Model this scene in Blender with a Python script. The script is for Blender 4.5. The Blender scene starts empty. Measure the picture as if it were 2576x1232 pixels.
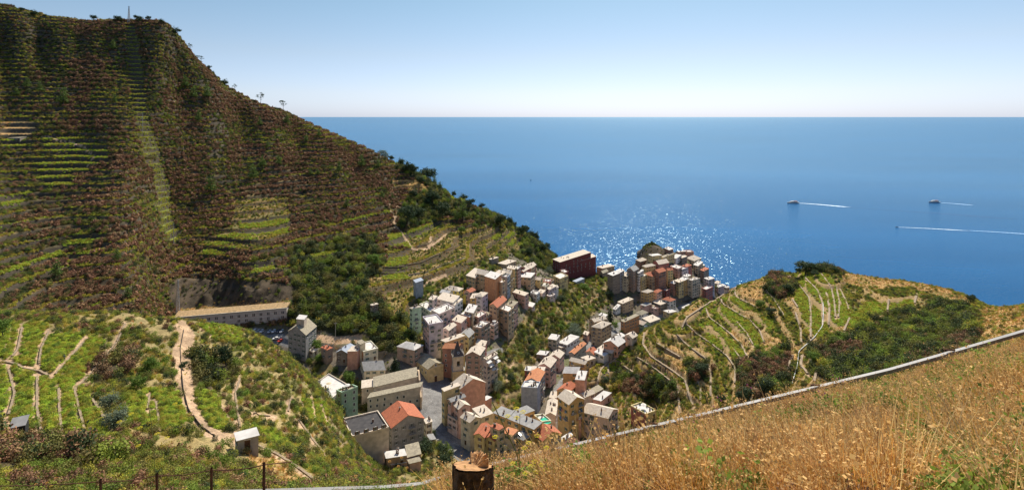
import bpy, bmesh, math, random
import numpy as np
from mathutils import Vector, Matrix, noise as mnoise
R = math.radians
random.seed(7); RNG = np.random.default_rng(11)
S = bpy.context.scene
COL = S.collection

# ------------------------------------------------------------------ camera, sky, sun, exposure
F = 1250.0; CX = 1288.0; HY = 294.5; CAMZ = 230.0        # measured on a 2576 px wide view of the photo
cam = bpy.data.objects.new('camera', bpy.data.cameras.new('camera'))
COL.objects.link(cam); S.camera = cam
cam.location = (0, 0, CAMZ); cam.rotation_euler = (R(90), 0, 0)
cam.data.sensor_width = 36; cam.data.lens = 36 * F / 2576
cam.data.shift_y = -(616 - HY) / 2576
cam.data.clip_start = 0.1; cam.data.clip_end = 3.0e6
SUN_AZ, SUN_EL = R(17), R(48)                            # azimuth clockwise from the view axis
W = bpy.data.worlds.new('World'); S.world = W; W.use_nodes = True
nt = W.node_tree
sky = nt.nodes.new('ShaderNodeTexSky'); sky.sky_type = 'NISHITA'; sky.sun_disc = False
sky.sun_elevation = SUN_EL; sky.sun_rotation = SUN_AZ
sky.altitude = 200; sky.air_density = 1.0; sky.dust_density = 0.5; sky.ozone_density = 2.2
geo_ = nt.nodes.new('ShaderNodeTexCoord'); sp_ = nt.nodes.new('ShaderNodeSeparateXYZ'); nt.links.new(geo_.outputs['Generated'], sp_.inputs[0])
rp_ = nt.nodes.new('ShaderNodeValToRGB'); cr_ = rp_.color_ramp; cr_.elements[0].color = (.475, .575, .92, 1); cr_.elements[1].position = .65; cr_.elements[1].color = (1, 1, 1, 1)
for p_, c_ in ((.045, (.56, .575, .74, 1)), (.12, (.60, .575, .60, 1)), (.27, (.55, .62, .56, 1))): e_ = cr_.elements.new(p_); e_.color = c_
ml_ = nt.nodes.new('ShaderNodeMixRGB'); ml_.blend_type = 'MULTIPLY'; ml_.inputs[0].default_value = 1      # low sky: less yellow than the model's
nt.links.new(sp_.outputs[2], rp_.inputs[0]); nt.links.new(sky.outputs[0], ml_.inputs[1]); nt.links.new(rp_.outputs[0], ml_.inputs[2])
nt.links.new(ml_.outputs[0], nt.nodes['Background'].inputs[0])
nt.nodes['Background'].inputs[1].default_value = 0.11
sl = bpy.data.lights.new('sun', 'SUN'); sl.energy = 4.5; sl.angle = R(0.6); sl.color = (1, 0.92, 0.77)
so = bpy.data.objects.new('sun', sl); COL.objects.link(so)
sd = Vector((math.sin(SUN_AZ) * math.cos(SUN_EL), math.cos(SUN_AZ) * math.cos(SUN_EL), math.sin(SUN_EL)))
so.rotation_euler = sd.to_track_quat('Z', 'Y').to_euler(); so.location = (0, 0, 500)
S.view_settings.view_transform = 'Standard'; S.view_settings.look = 'None'
S.view_settings.gamma = 1; S.view_settings.use_curve_mapping = False
S.view_settings.exposure = 0.72
S.cycles.max_bounces = 6; S.cycles.diffuse_bounces = 3; S.cycles.glossy_bounces = 2
S.cycles.transparent_max_bounces = 6; S.cycles.sample_clamp_indirect = 6; S.cycles.sample_clamp_direct = 14

# ------------------------------------------------------------------ helpers
def P(px, py, Y): return ((px - CX) * Y / F, Y, CAMZ - (py - HY) * Y / F)
FR = {'V1': (0, 0, 1.9815), 'V2': (0, 600, 1.9815), 'V3': (1100, 550, 2.342), 'V4': (0, 1150, 1.796),
      'V5': (2200, 950, 1.5707), 'F1': (1150, 1050, 3.08), 'F2': (1480, 1000, 3.08), 'F3': (1600, 1350, 2.7375),
      'F4': (2050, 880, 3.33), 'F5': (1900, 1150, 2.738), 'F6': (1150, 1300, 2.298), 'T': (0, 0, 0.67083)}
def fr(k, pts):
    ox, oy, s = FR[k]
    return [((ox + x / s) * 0.67083, (oy + y / s) * 0.67083) for x, y in pts]

def tag(o, label=None, cat=None, group=None, kind=None):
    if label: o['label'] = label
    if cat: o['category'] = cat
    if group: o['group'] = group
    if kind: o['kind'] = kind
    return o
def empty(name, loc, rz=0, label=None, cat=None, group=None):
    o = bpy.data.objects.new(name, None); COL.objects.link(o); o.location = loc; o.rotation_euler.z = rz
    o.empty_display_size = 0.5
    return tag(o, label, cat, group)
def link(name, me, parent=None, **k):
    o = bpy.data.objects.new(name, me); COL.objects.link(o)
    if parent: o.parent = parent
    return tag(o, **k)
def npmesh(name, V, Fq, mats=(), smooth=False, mi=None):
    """V (n,3), Fq (m,3) or (m,4) numpy"""
    V = np.asarray(V, np.float32); Fq = np.asarray(Fq, np.int32)
    me = bpy.data.meshes.new(name); k = Fq.shape[1]
    me.vertices.add(len(V)); me.vertices.foreach_set('co', V.ravel())
    me.loops.add(Fq.size); me.loops.foreach_set('vertex_index', Fq.ravel())
    me.polygons.add(len(Fq)); me.polygons.foreach_set('loop_start', np.arange(0, Fq.size, k, dtype=np.int32))
    me.polygons.foreach_set('loop_total', np.full(len(Fq), k, np.int32))
    if mi is not None: me.polygons.foreach_set('material_index', np.asarray(mi, np.int32))
    me.polygons.foreach_set('use_smooth', np.full(len(Fq), smooth, bool))
    for m in mats: me.materials.append(m)
    me.update(calc_edges=True)
    return me

def vnoise(x, y, seed=0):
    """smooth value noise, numpy"""
    xi = np.floor(x).astype(np.int64); yi = np.floor(y).astype(np.int64)
    xf = x - xi; yf = y - yi
    u = xf * xf * (3 - 2 * xf); v = yf * yf * (3 - 2 * yf)
    def h(a, b):
        n = (a * 374761393 + b * 668265263 + seed * 1442695041) & 0x7fffffff
        n = ((n ^ (n >> 13)) * 1274126177) & 0x7fffffff
        return ((n ^ (n >> 16)) & 0xffff) / 65535.0
    return (h(xi, yi) * (1 - u) + h(xi + 1, yi) * u) * (1 - v) + (h(xi, yi + 1) * (1 - u) + h(xi + 1, yi + 1) * u) * v
def fbm(x, y, seed=0, o=4):
    s = 0; a = 0.5
    for i in range(o):
        s = s + a * (vnoise(x, y, seed + i) - 0.5); x = x * 2.03 + 17; y = y * 2.03 + 5; a *= 0.55
    return s
def sstep(a, b, x):
    t = np.clip((x - a) / (b - a), 0, 1); return t * t * (3 - 2 * t)

# ------------------------------------------------------------------ materials
MATS = {}
def mat(name, col, rough=0.85, metal=0.0, noise_scale=None, noise_amt=0.15, bump=0.0, spec=0.3, trans=0.0, rand=0.0, hue=0.0, col2=None):
    if name in MATS: return MATS[name]
    m = bpy.data.materials.new(name); m.use_nodes = True; n = m.node_tree; N = n.nodes; L = n.links
    b = N['Principled BSDF']; b.inputs['Roughness'].default_value = rough; b.inputs['Metallic'].default_value = metal
    b.inputs['Specular IOR Level'].default_value = spec
    src = None
    if col2 or noise_scale:
        tc = N.new('ShaderNodeTexCoord'); nz = N.new('ShaderNodeTexNoise')
        nz.inputs['Scale'].default_value = noise_scale or 1; nz.inputs['Detail'].default_value = 5
        L.new(tc.outputs['Object'], nz.inputs['Vector'])
        mx = N.new('ShaderNodeMixRGB'); rmp = N.new('ShaderNodeMapRange')
        rmp.inputs[1].default_value = 0.35; rmp.inputs[2].default_value = 0.65
        L.new(nz.outputs[0], rmp.inputs[0]); L.new(rmp.outputs[0], mx.inputs[0])
        c2 = col2 or tuple(c * (1 - noise_amt * 2) for c in col)
        mx.inputs[1].default_value = (*col, 1); mx.inputs[2].default_value = (*c2, 1); src = mx.outputs[0]
        if bump:
            bp = N.new('ShaderNodeBump'); bp.inputs['Strength'].default_value = bump; bp.inputs['Distance'].default_value = 0.1
            L.new(nz.outputs[0], bp.inputs['Height']); L.new(bp.outputs[0], b.inputs['Normal'])
    if rand or hue:
        oi = N.new('ShaderNodeObjectInfo'); hs = N.new('ShaderNodeHueSaturation')
        r1 = N.new('ShaderNodeMapRange'); r1.inputs[3].default_value = 1 - rand; r1.inputs[4].default_value = 1 + rand
        r2 = N.new('ShaderNodeMapRange'); r2.inputs[3].default_value = 0.5 - hue; r2.inputs[4].default_value = 0.5 + hue
        ml = N.new('ShaderNodeMath'); ml.operation = 'MULTIPLY'; ml.inputs[1].default_value = 7.31
        fc = N.new('ShaderNodeMath'); fc.operation = 'FRACT'
        L.new(oi.outputs['Random'], r1.inputs[0]); L.new(oi.outputs['Random'], ml.inputs[0]); L.new(ml.outputs[0], fc.inputs[0]); L.new(fc.outputs[0], r2.inputs[0])
        L.new(r1.outputs[0], hs.inputs['Value']); L.new(r2.outputs[0], hs.inputs['Hue'])
        if src: L.new(src, hs.inputs['Color'])
        else: hs.inputs['Color'].default_value = (*col, 1)
        src = hs.outputs[0]
    if src: L.new(src, b.inputs['Base Color'])
    else: b.inputs['Base Color'].default_value = (*col, 1)
    if trans:
        t = N.new('ShaderNodeBsdfTranslucent'); ms = N.new('ShaderNodeMixShader'); ms.inputs[0].default_value = trans
        if src: L.new(src, t.inputs[0])
        else: t.inputs[0].default_value = (*col, 1)
        L.new(b.outputs[0], ms.inputs[1]); L.new(t.outputs[0], ms.inputs[2])
        L.new(ms.outputs[0], N['Material Output'].inputs[0])
    MATS[name] = m
    return m
# ------------------------------------------------------------------ terrain: heights from measured points
CP = []
def vis(*pts):
    for px, py, Y in pts: CP.append(P(px, py, Y))
def hid(*pts):
    for px, Y, z in pts: CP.append(((px - CX) * Y / F, Y, z))
# far hillside
CREST = [(-150, -10, 585), (-20, 6, 585), (60, 28, 590), (120, 41, 600), (200, 50, 605), (320, 55, 612), (400, 57, 612), (423, 66, 614), (452, 100, 618), (498, 152, 628), (538, 187, 636), (575, 223, 644), (636, 254, 655),
         (714, 283, 662), (745, 301, 665), (800, 320, 668), (900, 362, 670), (1000, 408, 675), (1050, 430, 676), (1110, 470, 676), (1180, 512, 676), (1262, 548, 672), (1300, 578, 668), (1350, 606, 660), (1400, 652, 640)]
_c = np.array(CREST, float); _x = np.arange(-150, 1400, 26.0); CREST = [(float(a), float(np.interp(a, _c[:, 0], _c[:, 1])), float(np.interp(a, _c[:, 0], _c[:, 2]))) for a in _x]
vis(*CREST)
for px, py, Y in CREST:
    x, y, z = P(px, py, Y)
    CP.append((x * 1.09, y * 1.09, z - (30 + 0.12 * z if z < 200 else 24))); CP.append((x * 1.3, y * 1.3, min(z - 150, -15) if z < 240 else z - 170))
vis((0, 780, 262), (0, 700, 290), (0, 600, 330), (0, 500, 370), (0, 350, 440), (0, 200, 510), (0, 100, 552), (100, 110, 565), (100, 250, 495), (270, 110, 580), (270, 250, 512),
    (-200, 780, 240), (-200, 500, 350), (-200, 200, 500), (-200, 60, 560),
    (200, 780, 285), (200, 650, 335), (200, 500, 395), (200, 350, 468), (200, 200, 530), (200, 110, 572),
    (350, 770, 310), (340, 650, 352), (330, 500, 410), (340, 350, 480), (340, 200, 548), (340, 110, 588),
    (412, 770, 352), (415, 700, 378), (420, 600, 420), (430, 500, 465), (450, 350, 520), (450, 200, 585), (450, 130, 605),
    (590, 788, 350), (590, 766, 360), (600, 700, 374), (600, 600, 430), (600, 500, 490), (600, 400, 550), (600, 300, 615),
    (730, 780, 352), (740, 700, 385), (740, 600, 450), (740, 500, 515), (740, 400, 590), (740, 340, 640),
    (900, 790, 352), (900, 700, 405), (900, 600, 475), (900, 500, 550), (900, 430, 610),
    (1000, 790, 348), (1000, 740, 385), (1000, 650, 450), (1000, 550, 540), (1000, 470, 620),
    (1100, 660, 455), (1100, 600, 515), (1100, 530, 600), (1200, 650, 480), (1200, 590, 570), (1300, 640, 570), (1360, 665, 580),
    (450, 800, 345), (690, 800, 346))
# village
vis((640, 828, 338), (700, 858, 334), (790, 862, 330), (790, 900, 318), (850, 930, 305), (900, 960, 296), (850, 1000, 285), (1000, 900, 312), (1040, 850, 330), (1040, 800, 352), (1090, 870, 328), (1100, 900, 322),
    (1060, 940, 305), (1080, 950, 305), (1085, 1000, 283), (1100, 1060, 262), (1130, 1110, 246), (1190, 1145, 236), (1000, 1060, 263), (960, 1120, 240),
    (1150, 800, 365), (1200, 850, 355), (1150, 760, 385), (1230, 745, 405), (1280, 780, 400), (1290, 850, 372), (1320, 830, 390), (1250, 900, 335), (1250, 980, 300), (1290, 960, 308),
    (1350, 770, 440), (1350, 720, 470), (1300, 700, 460), (1400, 700, 545), (1430, 705, 560), (1340, 880, 366), (1420, 800, 442), (1480, 760, 505), (1500, 700, 575), (1540, 690, 590),
    (1300, 1040, 283), (1330, 1000, 296), (1380, 1040, 287), (1400, 960, 325), (1440, 920, 365), (1500, 860, 424), (1550, 820, 470), (1640, 800, 514), (1560, 770, 528), (1600, 730, 556), (1700, 770, 550), (1760, 770, 560), (1800, 742, 600), (1826, 722, 665),
    (1250, 1120, 240), (1350, 1090, 255), (1450, 1085, 265), (1530, 1080, 268), (1640, 1060, 275), (1500, 1000, 292), (1560, 940, 312),
    (1580, 690, 605), (1610, 668, 628), (1620, 628, 652), (1645, 622, 655), (1690, 634, 655), (1740, 650, 662), (1700, 690, 600), (1770, 690, 650))
hid((1640, 690, 5), (1560, 640, 26), (1550, 690, -6), (1640, 740, -16), (1700, 700, 20), (1740, 740, -14), (1800, 720, -14), (1850, 680, -12), (1850, 600, -6), (1840, 560, 1), (1480, 660, 5), (1480, 720, -15), (1430, 700, -2))
# right hill
vis((1480, 965, 300), (1500, 930, 312), (1560, 872, 332), (1620, 828, 348), (1700, 790, 366), (1760, 752, 382), (1840, 726, 398), (1900, 705, 408), (1960, 684, 415), (2050, 672, 420), (2110, 680, 415), (2180, 692, 405), (2260, 704, 392), (2330, 716, 380), (2400, 732, 362), (2440, 748, 350),
    (2480, 768, 338), (2576, 770, 318), (2700, 770, 310),
    (1620, 860, 327), (1640, 900, 305), (1700, 940, 286), (1730, 980, 270), (1748, 1050, 250), (1780, 770, 368), (1850, 900, 287), (1850, 1000, 247), (2000, 700, 398), (2050, 870, 280), (2050, 950, 240), (2150, 710, 374), (2200, 850, 276),
    (2300, 780, 320), (2300, 860, 255), (2400, 800, 290), (2400, 880, 225), (2480, 810, 262), (2576, 800, 235), (2700, 800, 225), (1600, 1000, 280), (1600, 930, 304), (1650, 1040, 268), (1560, 1000, 290), (1900, 780, 345), (1750, 850, 320))
for px, Y, z in [(1560, 360, 54), (1620, 385, 46), (1700, 410, 40), (1760, 430, 35), (1840, 455, 50), (1960, 480, 55), (2110, 480, 50), (2260, 460, 50), (2400, 440, 50), (2576, 400, 60),
                 (1640, 430, 31), (1700, 480, 20), (1760, 520, 12), (1900, 540, -4), (2100, 560, -12), (2300, 540, -14), (2500, 520, -14), (2700, 480, -12)]: hid((px, Y, z))
# left foreground spur
vis((-150, 790, 200), (0, 792, 200), (150, 795, 205), (300, 795, 210), (440, 805, 214), (520, 815, 220), (600, 832, 226), (660, 855, 228), (720, 898, 228), (780, 948, 226), (830, 1006, 224), (870, 1062, 216), (900, 1112, 206), (930, 1160, 196), (960, 1200, 190),
    (0, 900, 140), (0, 1050, 106), (0, 1150, 88), (250, 900, 152), (250, 1050, 112), (250, 1150, 92), (500, 900, 172), (500, 1050, 124), (500, 1150, 98), (650, 930, 180), (700, 1050, 148), (700, 1150, 112), (820, 1100, 158), (850, 1190, 128), (-200, 900, 140), (-200, 1100, 100),
    (0, 1228, 76), (250, 1228, 78), (450, 1228, 78), (700, 1228, 84), (1000, 1185, 196), (1090, 1185, 206))
for px, Y, z in [(0, 232, 130), (150, 245, 118), (300, 262, 105), (440, 285, 93), (520, 295, 88), (600, 295, 82), (660, 290, 80), (740, 285, 78), (800, 272, 76), (860, 255, 77), (-200, 225, 140), (930, 225, 80)]: hid((px, Y, z))
# slope under the viewer
vis((2576, 1232, 3.6), (2576, 1100, 5.2), (2576, 1000, 7.2), (2576, 930, 9.2), (2576, 884, 11.5), (2300, 1232, 3.9), (2300, 1100, 6), (2300, 1020, 8.5), (2300, 965, 11.5), (2000, 1232, 4.3), (2000, 1120, 7.0), (2000, 1050, 11),
    (1700, 1232, 4.8), (1700, 1150, 7.6), (1700, 1100, 10.5), (1400, 1232, 5.6), (1400, 1172, 8.8), (1185, 1238, 6.2), (1185, 1216, 8.3), (900, 1246, 7), (600, 1258, 7.5), (300, 1268, 8), (0, 1282, 8), (-300, 1290, 8), (2900, 1100, 5), (2900, 800, 11.5))
for px, Y, z in [(2900, 16, 224), (2900, 50, 208), (2576, 15, 221), (2576, 22, 215.5), (2576, 50, 202), (2576, 90, 184), (2576, 150, 158), (2300, 16, 219), (2300, 24, 213.5), (2300, 50, 200), (2300, 90, 178), (2300, 150, 146), (2000, 15, 217.8), (2000, 24, 211), (2000, 50, 195), (2000, 120, 150), (2000, 180, 112),
                 (1700, 15, 217), (1700, 24, 209.5), (1700, 50, 191), (1700, 100, 152), (1700, 190, 92), (1400, 14, 217), (1400, 24, 208), (1400, 50, 188), (1400, 90, 160), (1400, 170, 100), (1185, 14, 217), (1185, 24, 208.5), (1185, 45, 192), (1185, 80, 166), (1185, 150, 114),
                 (900, 12, 219), (900, 24, 209), (900, 45, 193), (900, 75, 173), (600, 12, 219), (600, 24, 208.5), (600, 45, 192), (300, 12, 219.5), (300, 24, 208.5), (300, 45, 192), (0, 12, 219.5), (0, 24, 208), (0, 45, 191), (-300, 45, 190), (2900, 150, 165), (1000, 120, 140), (1090, 160, 108)]: hid((px, Y, z))
for x, y, z in [(0, 0, 228.3), (5, 0, 229.4), (-5, 0, 227.2), (0, 3.5, 226.9), (0, -8, 232), (8, -6, 233), (-8, -6, 230), (12, 2, 230), (-12, 2, 224.5), (-4, 4, 225.6), (0, -9.5, 233)]: CP.append((x, y, z))
for px in (-600, 0, 700, 1300, 1900, 2500, 3100): hid((px, 900, -25), (px, 1100, -30))
CP = np.array(CP, float)
OFF = 10.0
def uv(x, y):
    Yp = np.maximum(y + OFF, 0.3); return x / Yp * 2.2, np.log(Yp)
cu, cv = uv(CP[:, 0], CP[:, 1])
def tps(r2): return 0.5 * r2 * np.log(r2 + 1e-12)
n = len(CP)
A = np.zeros((n + 3, n + 3)); d2 = (cu[:, None] - cu) ** 2 + (cv[:, None] - cv) ** 2
A[:n, :n] = tps(d2) + np.eye(n) * 2e-5; A[:n, n] = 1; A[:n, n + 1] = cu; A[:n, n + 2] = cv; A[n, :n] = 1; A[n + 1, :n] = cu; A[n + 2, :n] = cv
WT = np.linalg.solve(A, np.concatenate([CP[:, 2], [0, 0, 0]]))
def base_h(x, y):
    x = np.asarray(x, float); y = np.asarray(y, float); sh = x.shape; x = x.ravel(); y = y.ravel()
    out = np.empty(len(x))
    for i in range(0, len(x), 20000):
        u, v = uv(x[i:i + 20000], y[i:i + 20000])
        K = tps((u[:, None] - cu) ** 2 + (v[:, None] - cv) ** 2)
        out[i:i + 20000] = K @ WT[:n] + WT[n] + WT[n + 1] * u + WT[n + 2] * v
    return out.reshape(sh)
def proj(x, y, z): return CX + F * x / np.maximum(y, 0.5), HY + F * (CAMZ - z) / np.maximum(y, 0.5)
# zones
def zones(x, y, px):
    near = y < 30
    spur = (~near) & (px < 1020) & (y < np.interp(px, [0, 440, 660, 830, 930, 1020], [228, 250, 262, 250, 222, 205]))
    right = (~near) & (px > 1450) & (y < np.interp(px, [1450, 1560, 1700, 1840, 2100, 2600], [312, 345, 385, 430, 450, 400]))
    right |= (~near) & (px > 1010) & (y < np.interp(px, [1020, 1185, 1400, 1450], [185, 205, 215, 240]))
    far = ~(near | spur | right)
    return near, spur, right, far
def terr(z, h, phase, tread=0.22):
    q = z / h + phase; f = q - np.floor(q)
    s = np.where(f < 0.80, f * tread / 0.80, tread + (1 - tread) * (f - .8) / .2)
    return (np.floor(q) + s - phase) * h
def height(x, y, full=False):
    z = base_h(x, y); px, py = proj(x, y, z); near, spur, right, far = zones(x, y, px)
    # broad relief
    hill = far * sstep(88, 130, z + fbm(x / 50, y / 50, 3) * 25)
    z = z + hill * fbm(x / 100, y / 100, 5, 4) * (13 - 11.5 * sstep(150, 270, z)) * sstep(0, 60, z)
    z = z + (spur | right) * fbm(x / 30, y / 30, 9, 4) * 2.2 + near * fbm(x / 2.5, y / 2.5, 2, 4) * 0.12
    ph = fbm(x / 90, y / 90, 21, 2) * 1.2
    wob = fbm(x / 12, y / 12, 31, 2) * 0.14
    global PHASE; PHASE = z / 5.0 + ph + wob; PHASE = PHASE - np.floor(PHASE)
    tz = terr(z, 5.0, ph + wob, 0.16)
    k_far = far * sstep(70, 86, z) * sstep(1440, 1360, px)
    k_far = k_far * (0.45 + 0.55 * sstep(-0.15, 0.05, fbm(x / 60, y / 60, 77, 3) + 0.3 * ((px > 290) & (px < 450))))
    cliff = far * sstep(400, 440, px) * sstep(760, 730, px) * sstep(680, 712, py) * sstep(782, 760, py)
    k_far = np.maximum(k_far * (1 - cliff), far * (px > 295) * (px < 450) * (py < 620)); z = z + cliff * (fbm(x / 6, z / 5, 71, 4) * 7 + np.abs(fbm(x / 14, z / 60, 75, 3)) * 9)
    z2 = z * (1 - k_far) + tz * k_far
    qr = fbm(x / 60, y / 60, 23, 2) * 1.0 + wob * .6; global PHR; PHR = z / 2.9 + qr; PHR = PHR - np.floor(PHR)
    tr = terr(z, 2.9, qr, 0.15)
    kr = right * 0.9 * sstep(1440, 1480, px) * sstep(2300, 2180, px); z2 = z2 * (1 - kr) + tr * kr
    ks = spur * sstep(720, 640, px) * 0.7 * sstep(80, 95, y); z2 = z2 * (1 - ks) + terr(z, 2.0, fbm(x / 40, y / 40, 25, 3), 0.2) * ks
    kv = far * sstep(90, 80, z) * sstep(20, 35, z) * sstep(1240, 1270, px) * sstep(1520, 1480, px) * 0.8 * sstep(540, 500, y); z2 = z2 * (1 - kv) + terr(z, 3.2, ph) * kv
    # rocky sea cliffs
    sea = far * sstep(30, 0, z) * (y > 560); z2 = z2 + sea * fbm(x / 9, y / 9, 41, 4) * 9
    return z2
# grid
r1 = [3.0]
while r1[-1] < 1000:
    Yp = r1[-1]; k = 0.012 if Yp < 20 else 0.009 if Yp < 60 else 0.0042 if Yp < 250 else 0.0019 if Yp < 700 else 0.02
    r1.append(Yp * (1 + k))
r1 = np.array(r1); UU = np.concatenate([np.linspace(-1.9, -1.12, 80)[:-1], np.arange(-1.12, 1.12, 0.0030), np.linspace(1.12, 1.9, 80)])
YY, UG = np.meshgrid(r1, UU, indexing='ij')
GX = UG * YY; GY = YY - OFF
GZ = height(GX, GY)
def ground(x, y):
    """bilinear lookup of the built terrain (scalar or array)"""
    x = np.asarray(x, float); y = np.asarray(y, float); Yp = np.clip(y + OFF, r1[0], r1[-1] - 1); u = np.clip(x / Yp, -1.89, 1.89)
    i = np.clip(np.searchsorted(r1, Yp) - 1, 0, len(r1) - 2); j = np.clip(np.searchsorted(UU, u) - 1, 0, len(UU) - 2)
    a = (Yp - r1[i]) / (r1[i + 1] - r1[i]); b = (u - UU[j]) / (UU[j + 1] - UU[j])
    return (GZ[i, j] * (1 - b) + GZ[i, j + 1] * b) * (1 - a) + (GZ[i + 1, j] * (1 - b) + GZ[i + 1, j + 1] * b) * a
_T = np.geomspace(4, 900, 2600)
def hit(px, py, h=0.0, ymin=4, ymax=900):
    """first point on the sight line through (px,py) that is h above the ground"""
    T = _T[(_T >= ymin) & (_T <= ymax)]
    x = (px - CX) * T / F; z = CAMZ - (py - HY) * T / F; d = z - ground(x, T) - h
    k = np.nonzero((d[1:] < 0) & (d[:-1] >= 0))[0] + 1
    if len(k) == 0:
        
        if h > 0:
            Y = T[int(np.argmin(np.abs(d)))]; return Vector(((px - CX) * Y / F, Y, CAMZ - (py - HY) * Y / F))
        m_ = T < 720; i = int(np.argmin(d[m_])); Y = T[m_][i]; return Vector(((px - CX) * Y / F, Y, float(ground((px - CX) * Y / F, Y)) + h))
    else:
        i = k[0]; Y = T[i - 1] + (T[i] - T[i - 1]) * d[i - 1] / (d[i - 1] - d[i])
    return Vector(((px - CX) * Y / F, Y, CAMZ - (py - HY) * Y / F))
# ------------------------------------------------------------------ land cover (what grows or lies where)
def inpoly(px, py, poly):
    ins = np.zeros(px.shape, bool); poly = np.array(poly); xs, ys = poly[:, 0], poly[:, 1]
    bb = (px > xs.min()) & (px < xs.max()) & (py > ys.min()) & (py < ys.max())
    if not bb.any(): return ins
    a, b = px[bb], py[bb]; c = np.zeros(a.shape, bool); j = len(xs) - 1
    for i in range(len(xs)):
        if ys[i] != ys[j]:
            c ^= ((ys[i] > b) != (ys[j] > b)) & (a < (xs[j] - xs[i]) * (b - ys[i]) / (ys[j] - ys[i]) + xs[i])
        j = i
    ins[bb] = c; return ins
def nearline(px, py, pts, w):
    ins = np.zeros(px.shape, bool); p = np.array(pts, float); W2 = np.interp(np.arange(len(p)), np.linspace(0, len(p) - 1, len(np.atleast_1d(w))), np.atleast_1d(w)) / 2
    m = W2.max() + 2
    bb = (px > p[:, 0].min() - m) & (px < p[:, 0].max() + m) & (py > p[:, 1].min() - m) & (py < p[:, 1].max() + m)
    if not bb.any(): return ins
    a, b = px[bb], py[bb]; c = np.zeros(a.shape, bool)
    for k in range(len(p) - 1):
        d = p[k + 1] - p[k]; t = np.clip(((a - p[k, 0]) * d[0] + (b - p[k, 1]) * d[1]) / (d @ d + 1e-9), 0, 1)
        dist = np.hypot(a - p[k, 0] - t * d[0], b - p[k, 1] - t * d[1]); c |= dist < W2[k] + (W2[k + 1] - W2[k]) * t
    ins[bb] = c; return ins
T_ = lambda pts: pts
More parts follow.
